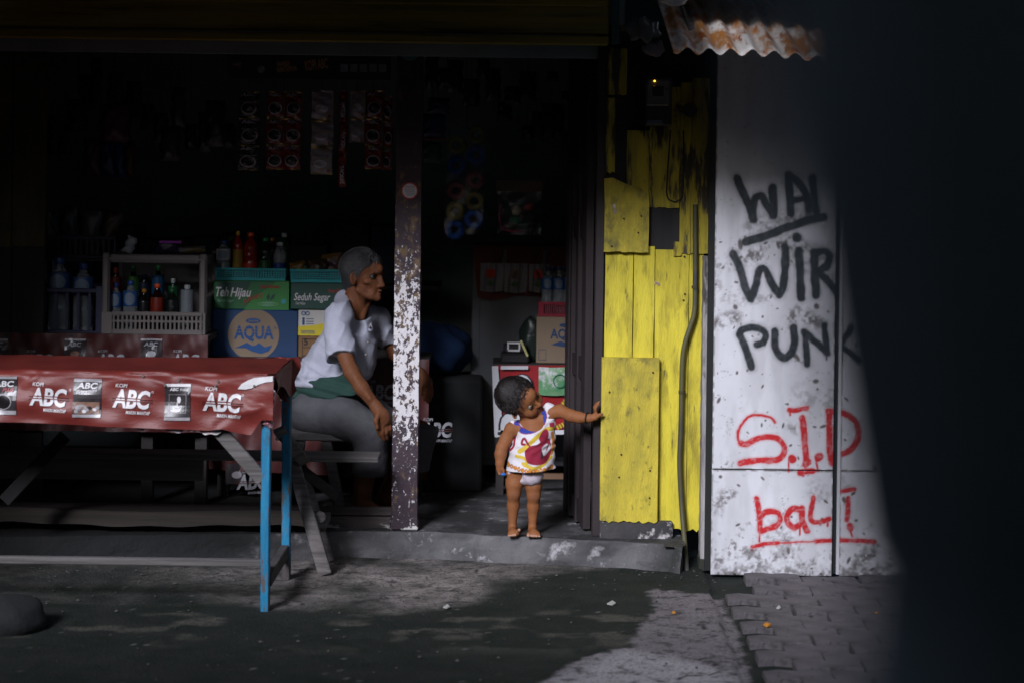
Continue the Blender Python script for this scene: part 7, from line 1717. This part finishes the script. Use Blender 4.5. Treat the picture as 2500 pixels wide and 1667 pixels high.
# ------------------------------------------------------------------ the old person on the stool
def elder():
    def w(x, y, Y): p = P((680 + x / 2.24) / K, (580 + y / 2.24) / K, Y); return V(*p)
    Yc = 8.46
    root = thing('person', (w(300, 1000, Yc)[0], Yc, FZ), 'old grey haired person in a white shirt sitting behind the peeling post', 'person')
    base = V(.155, .058, .026)
    def z2(x, y, Y): p = P((800 + x / 8.25) / K, (590 + y / 8.25) / K, Y); return V(*p)
    C = z2(725, 645, 8.44); F, L, U = frame((.88, -.47, -.05), (.04, -.02, 1)); rot = (F, L, U)
    H = lambda f, l, u: C + F * f + L * l + U * u
    B = Body([w(40, 0, 8.2)[0], 8.05, FZ - .002], [w(880, 0, 8.2)[0], 8.92, w(0, 40, 8.4)[2]], .0048)
    # head, gaunt
    B.ell(H(-.010, 0, .022), (.090, .070, .076), rot, .004); B.ell(H(.036, 0, -.045), (.046, .050, .062), rot, .02); B.ell(H(.064, 0, .026), (.022, .048, .026), rot, .02)
    for s in (1, -1):
        B.ell(H(.050, s * .044, -.026), (.022, .014, .014), rot, .012); B.cap(H(.012, s * .050, -.066), H(.058, s * .024, -.092), .016, .013, .016); B.ell(H(.052, s * .046, -.060), (.02, .012, .018), rot, .012, 'sub')
        B.ell(H(.084, s * .031, -.006), (.018, .017, .012), rot, .009, 'sub'); B.ell(H(-.006, s * .072, -.018), (.017, .007, .031), rot, .006); B.ell(H(-.001, s * .077, -.014), (.008, .004, .018), rot, .003, 'sub')
        B.cap(H(.082, s * .012, .013), H(.072, s * .044, .010), .008, .006, .008)
    B.ell(H(.074, 0, -.096), (.018, .020, .016), rot, .014); B.cap(H(.084, 0, -.002), H(.095, 0, -.040), .0075, .011, .009); B.ell(H(.095, 0, -.043), (.012, .014, .010), rot, .006)
    for s in (1, -1): B.ell(H(.092, s * .013, -.046), (.010, .008, .007), rot, .004)
    B.ell(H(.084, 0, -.066), (.010, .022, .006), rot, .005); B.ell(H(.081, 0, -.078), (.010, .020, .006), rot, .005); B.ell(H(.092, 0, -.072), (.010, .020, .0035), rot, .002, 'sub')
    # neck and trunk
    nk = w(395, 400, 8.46); B.cap(H(-.030, 0, -.075), nk, .044, .046, .02); B.cap(H(.02, .03, -.09), nk + V(.05, -.02, -.03), .014, .012, .014); B.cap(H(.02, -.03, -.09), nk + V(.05, .02, -.03), .014, .012, .014)
    shR, shL = w(315, 430, 8.33), w(545, 450, 8.63)
    ch, wa, hp = w(380, 560, 8.48), w(270, 740, 8.52), w(190, 900, 8.53)
    B.cap(nk, shR, .038, .038, .03); B.cap(nk, shL, .038, .038, .03); B.cap(ch, wa, .085, .085, .04); B.cap(wa, hp, .11, .12, .04)
    # right arm: hand hanging over the knee
    elR, wrR = w(400, 735, 8.20), w(535, 925, 8.17)
    B.chain([shR, w(350, 610, 8.25), elR, w(455, 820, 8.18), wrR], [.040, .034, .031, .029, .021], .015); B.cap(w(420, 770, 8.17), w(500, 880, 8.15), .012, .008, .012)
    pm = w(560, 965, 8.16); B.cap(wrR, pm, .026, .030, .012); B.ell(w(570, 985, 8.16), (.032, .022, .036), None, .012)
    for k, (a, b, e) in enumerate((((545, 1005), (545, 1050), (556, 1085)), ((564, 1015), (566, 1065), (575, 1105)), ((585, 1015), (588, 1062), (594, 1100)), ((602, 1005), (608, 1045), (611, 1078)))):
        y = 8.145 + .012 * k; B.chain([w(*a, y), w(*b, y - .008), w(*e, y + .012)], [.0105, .0095, .0078], .004)
    B.chain([w(548, 955, 8.14), w(532, 1000, 8.12), w(540, 1040, 8.12)], [.012, .0105, .0085], .005)
    # left arm: forearm passes behind the post, hand hanging
    elL, wrL = w(640, 640, 8.66), w(775, 745, 8.56)
    B.chain([shL, w(600, 545, 8.66), elL, w(715, 690, 8.60), wrL], [.040, .034, .031, .028, .022], .015); pl_ = w(805, 790, 8.54); B.cap(wrL, pl_, .026, .030, .012)
    for k, (a, b, e) in enumerate((((795, 810), (800, 850), (800, 885)), ((808, 815), (815, 860), (817, 898)), ((820, 812), (827, 852), (829, 885)), ((828, 800), (836, 832), (838, 860)))):
        y = 8.525 + .008 * k; B.chain([w(*a, y), w(*b, y - .006), w(*e, y)], [.0105, .0095, .0078], .004)
    B.chain([w(792, 790, 8.52), w(778, 820, 8.51), w(780, 850, 8.51)], [.012, .0105, .0085], .005)
    # legs under the trousers, bare calves and feet
    kR, kL = w(525, 1050, 8.27), w(765, 1075, 8.44)
    def leg(hip, kn, an):
        B.chain([hip, kn], [.080, .058], .02); B.chain([kn, kn * .6 + an * .4 + V(-.012, .012, 0), an], [.055, .050, .036], .02)
        h = V(an[0] - .01, an[1] + .02, FZ + .03); B.cap(an, h, .036, .030, .01); t = V(an[0] + .11, an[1] - .07, FZ + .020); B.cap(h, t, .030, .026, .02); B.cap(an, t, .030, .022, .02)
        for k in range(5): b = t + V(-.005 + .006 * k, .022 - .016 * k, 0); B.cap(b, b + V(.030 - .004 * k, -.016, -.005), .0095, .008, .004)
    aR, aL = w(455, 1440, 8.36), w(590, 1440, 8.54); aR[2] = FZ + .075; aL[2] = FZ + .075
    leg(w(220, 940, 8.42), kR, aR); leg(w(260, 920, 8.62), kL, aL)
    v, q = B.mesh(2)
    wr = (.11, .045, .024); sp = [(H(.090, 0, -.072), .016, (.05, .02, .015), .8), (H(.086, 0, -.064), .014, (.19, .07, .05), .5), (H(.084, 0, -.079), .014, (.19, .07, .05), .5)]
    for s in (1, -1):
        for k in range(4): sp.append((H(.060 + .008 * k, s * (.060 - .010 * k), -.040 - .012 * k), .010, wr, .3)); sp.append((H(.088 - .003 * k, s * (.014 + .009 * k), .016), .007, (.07, .055, .05), .6))
        sp.append((H(.085, s * .030, -.008), .020, (.075, .032, .02), .75)); sp.append((H(.098, s * .011, -.050), .006, (.04, .02, .015), .8))
        sp.append((H(.052, s * .050, -.030), .022, (.27, .115, .055), .4))
    me = np_mesh('body', v, q); col = paint(v, base, sp); n1 = fbm(v[:, 0] * 2 + v[:, 1], v[:, 2], 60, 3)[:, None]; n2 = np.sin(v[:, 0] * 330 - v[:, 2] * 260 + 4 * fbm(v[:, 0], v[:, 2], 30, 9))[:, None]; col = col * (.80 + .36 * n1 + .06 * n2)
    cattr(me, 'skin', col); link('body', me, skin_mat('elder_skin', .6), root, smooth=True)
    ew = M('old_eye_white', (.035, .03, .028), .5); ei = M('eye_dark', (.010, .007, .006), .35)
    for s in (1, -1):
        e = MB().blob(H(.0625, s * .031, -.007), .0125, 10, 0).build('eye', ew, root, smooth=True); MB().blob(H(.068, s * .030, -.0075), .0085, 8, 0).build('iris', ei, e, smooth=True)
        lid = [H(.0715 + .004 * math.cos(t), s * .031 + .014 * math.sin(t), -.001 + .004 * math.cos(t)) for t in np.linspace(-1.4, 1.4, 8)]; MB().tube(lid, .0032, 6).build('eyelid', M('lid_old', (.07, .028, .016), .5), root, smooth=True)
    # grey hair
    Hh = Body(C - .19, C + .19, .0042); Hh.ell(H(-.016, 0, .024), (.095, .077, .082), rot, .004); Hh.ell(H(-.055, 0, -.03), (.045, .055, .066), rot, .02)
    Hh.plane(H(.066, 0, .058), F * .80 - U * .60, .006)
    for s in (1, -1): Hh.ell(H(.062, s * .090, -.030), (.066, .034, .062), rot, .008, 'sub'); Hh.ell(H(.0, s * .086, -.022), (.022, .014, .036), rot, .004, 'sub')
    Hh.ell(H(.045, 0, -.100), (.105, .11, .070), rot, .008, 'sub')
    Hh.warp(lambda X, Yv, Z: .004 * (fbm(X * 30 + Yv * 20, Z * 60 - Yv * 20, 1, 3, 3) - .5))
    hv, hq = Hh.mesh(1); hm = M('grey_hair', (.050, .051, .054), .6, (.022, .022, .024), 60, (1, 1, 3), bump=.5, bs=150); hair = link('hair', np_mesh('hair', hv, hq), hm, root, smooth=True)
    rs = np.random.default_rng(5); st = []
    for i in range(3200):
        d = rs.normal(size=3); d /= np.linalg.norm(d); f, l, u = d
        if u < -.15 or (f > .5 and u < .5): continue
        p = H(-.016 + .094 * f, .076 * l, .024 + .081 * u); n = F * f + L * l + U * u; t = -F * .6 - U * .6 + rs.normal(size=3) * .2; t -= n * (t @ n); t /= np.linalg.norm(t) + 1e-9; ln = rs.uniform(.02, .05)
        st.append((p, p + t * ln * .5 + n * .003, p + t * ln - n * .002))
    strands('hair_strand', st, hair, M('pale_grey_hair', (.11, .112, .118), .5, (.03, .03, .032), 18), .0010)['kind'] = 'stuff'
    # white shirt
    S = Body([w(40, 0, 8.2)[0], 8.10, w(0, 850, 8.2)[2]], [w(640, 0, 8.2)[0], 8.86, w(0, 270, 8.4)[2]], .0046)
    S.cap(nk + V(-.01, 0, -.035), shR + V(.012, 0, -.006), .042, .048, .03); S.cap(nk + V(.02, .02, -.040), shL, .044, .050, .03)
    S.cap(w(372, 352, 8.50), shR + V(.02, .02, .01), .046, .050, .03); S.cap(w(372, 352, 8.50), w(470, 420, 8.56), .044, .046, .03); S.cap(w(385, 560, 8.47), w(305, 730, 8.49), .106, .112, .05); S.cap(w(300, 700, 8.49), w(235, 790, 8.49), .116, .124, .04); S.cap(w(420, 600, 8.52), w(430, 770, 8.46), .085, .065, .05)
    S.cone(shR + V(-.008, .02, .020), w(345, 642, 8.245), .045, .054, .02); S.cone(shL + V(-.02, -.02, .02), w(578, 560, 8.665), .050, .056, .02)
    S.cap(w(110, 730, 8.40), w(150, 780, 8.42), .022, .03, .02)
    S.cap(w(490, 470, 8.35), w(505, 500, 8.335), .012, .010, .01)
    def fold(X, Yv, Z):
        rg = lambda q: 1 - np.abs(2 * q - 1) ** .8
        a = -.020 * (rg(fbm((X * .5 + Z) * 13, (X - Z * .5) * 3 + Yv * 2, 1, 4, 2)) - .5) * sstep(1.06, .80, Z); b = -.015 * (rg(fbm((X * .9 - Z * .35) * 20, (X * .35 + Z * .9) * 4 + Yv * 3, 1, 14, 2)) - .5)
        lo = .007 * np.sin(120 * Z + 14 * X + 20 * Yv + 5 * fbm(X * 8, Z * 8 + Yv * 5, 1, 5, 2)) * sstep(.73, .66, Z); return a + b + lo
    S.warp(fold)
    S.ell(w(448, 372, 8.44), (.070, .085, .062), (V(.75, -.2, -.62), V(.2, .98, 0), V(.62, 0, .75)), .004, 'sub'); S.ell(w(455, 470, 8.36), (.038, .06, .055), None, .004, 'sub')
    S.plane(w(230, 834, 8.35), (.18, 0, -1), .004); 
    sv, sq = S.mesh(1); me = np_mesh('shirt', sv, sq)
    sh = link('shirt', me, M('old_white_shirt', (.40, .41, .49), .85, (.33, .34, .41), 7, bump=.25, bs=60, layers=[((.42, .40, .42), 4, .58, .75)]), root, smooth=True)
    bt = M('button', (.16, .14, .13), .4)
    for a, b in ((497, 487), (489, 572), (478, 640)):
        p = w(a, b, 8.31); MB().blob(p, (.006, .004, .006), 6, 0).build('button', bt, sh, smooth=True)
    # grey trousers and green sash
    T = Body([w(30, 0, 8.2)[0], 8.06, w(0, 1320, 8.2)[2]], [w(880, 0, 8.2)[0], 8.86, w(0, 830, 8.4)[2]], .005)
    T.cap(w(185, 930, 8.52), w(215, 900, 8.52), .125, .12, .04); T.chain([w(190, 950, 8.42), w(360, 985, 8.33), kR], [.095, .086, .070], .03); T.chain([w(230, 930, 8.62), w(500, 980, 8.54), kL + V(0, 0, -.01)], [.09, .084, .068], .03)
    T.cone(kR + V(-.005, 0, .05), w(500, 1285, 8.31), .068, .074, .03); T.cone(kL + V(.01, 0, .04), w(720, 1255, 8.45), .076, .080, .03)
    T.warp(lambda X, Yv, Z: .016 * (fbm((X + Z * .6) * 13, (Z - X * .6) * 4 + Yv * 3, 1, 24, 3) - .5) + .006 * (fbm(X * 30 + Yv * 20, Z * 30, 1, 25, 3) - .5))
    tv, tq = T.mesh(1); link('trousers', np_mesh('trousers', tv, tq), M('grey_cotton', (.075, .075, .083), .9, (.05, .05, .058), 8, bump=.3, bs=50), root, smooth=True)
    G_ = Body([w(20, 0, 8.2)[0], 8.2, w(0, 930, 8.2)[2]], [w(560, 0, 8.2)[0], 8.86, w(0, 700, 8.4)[2]], .005)
    G_.cap(w(185, 850, 8.52), w(290, 835, 8.48), .134, .126, .03); G_.cap(w(290, 850, 8.44), w(400, 870, 8.36), .12, .085, .04); G_.plane(w(230, 760, 8.4), (-.15, 0, 1), .004); G_.plane(w(230, 880, 8.4), (.22, 0, -1), .006)
    G_.warp(lambda X, Yv, Z: .004 * np.sin(170 * (Z + .2 * X)))
    gv, gq = G_.mesh(1); link('sash', np_mesh('sash', gv, gq), M('green_sash', (.008, .042, .032), .85, (.006, .03, .024), 7, bump=.3), root, smooth=True)
elder()
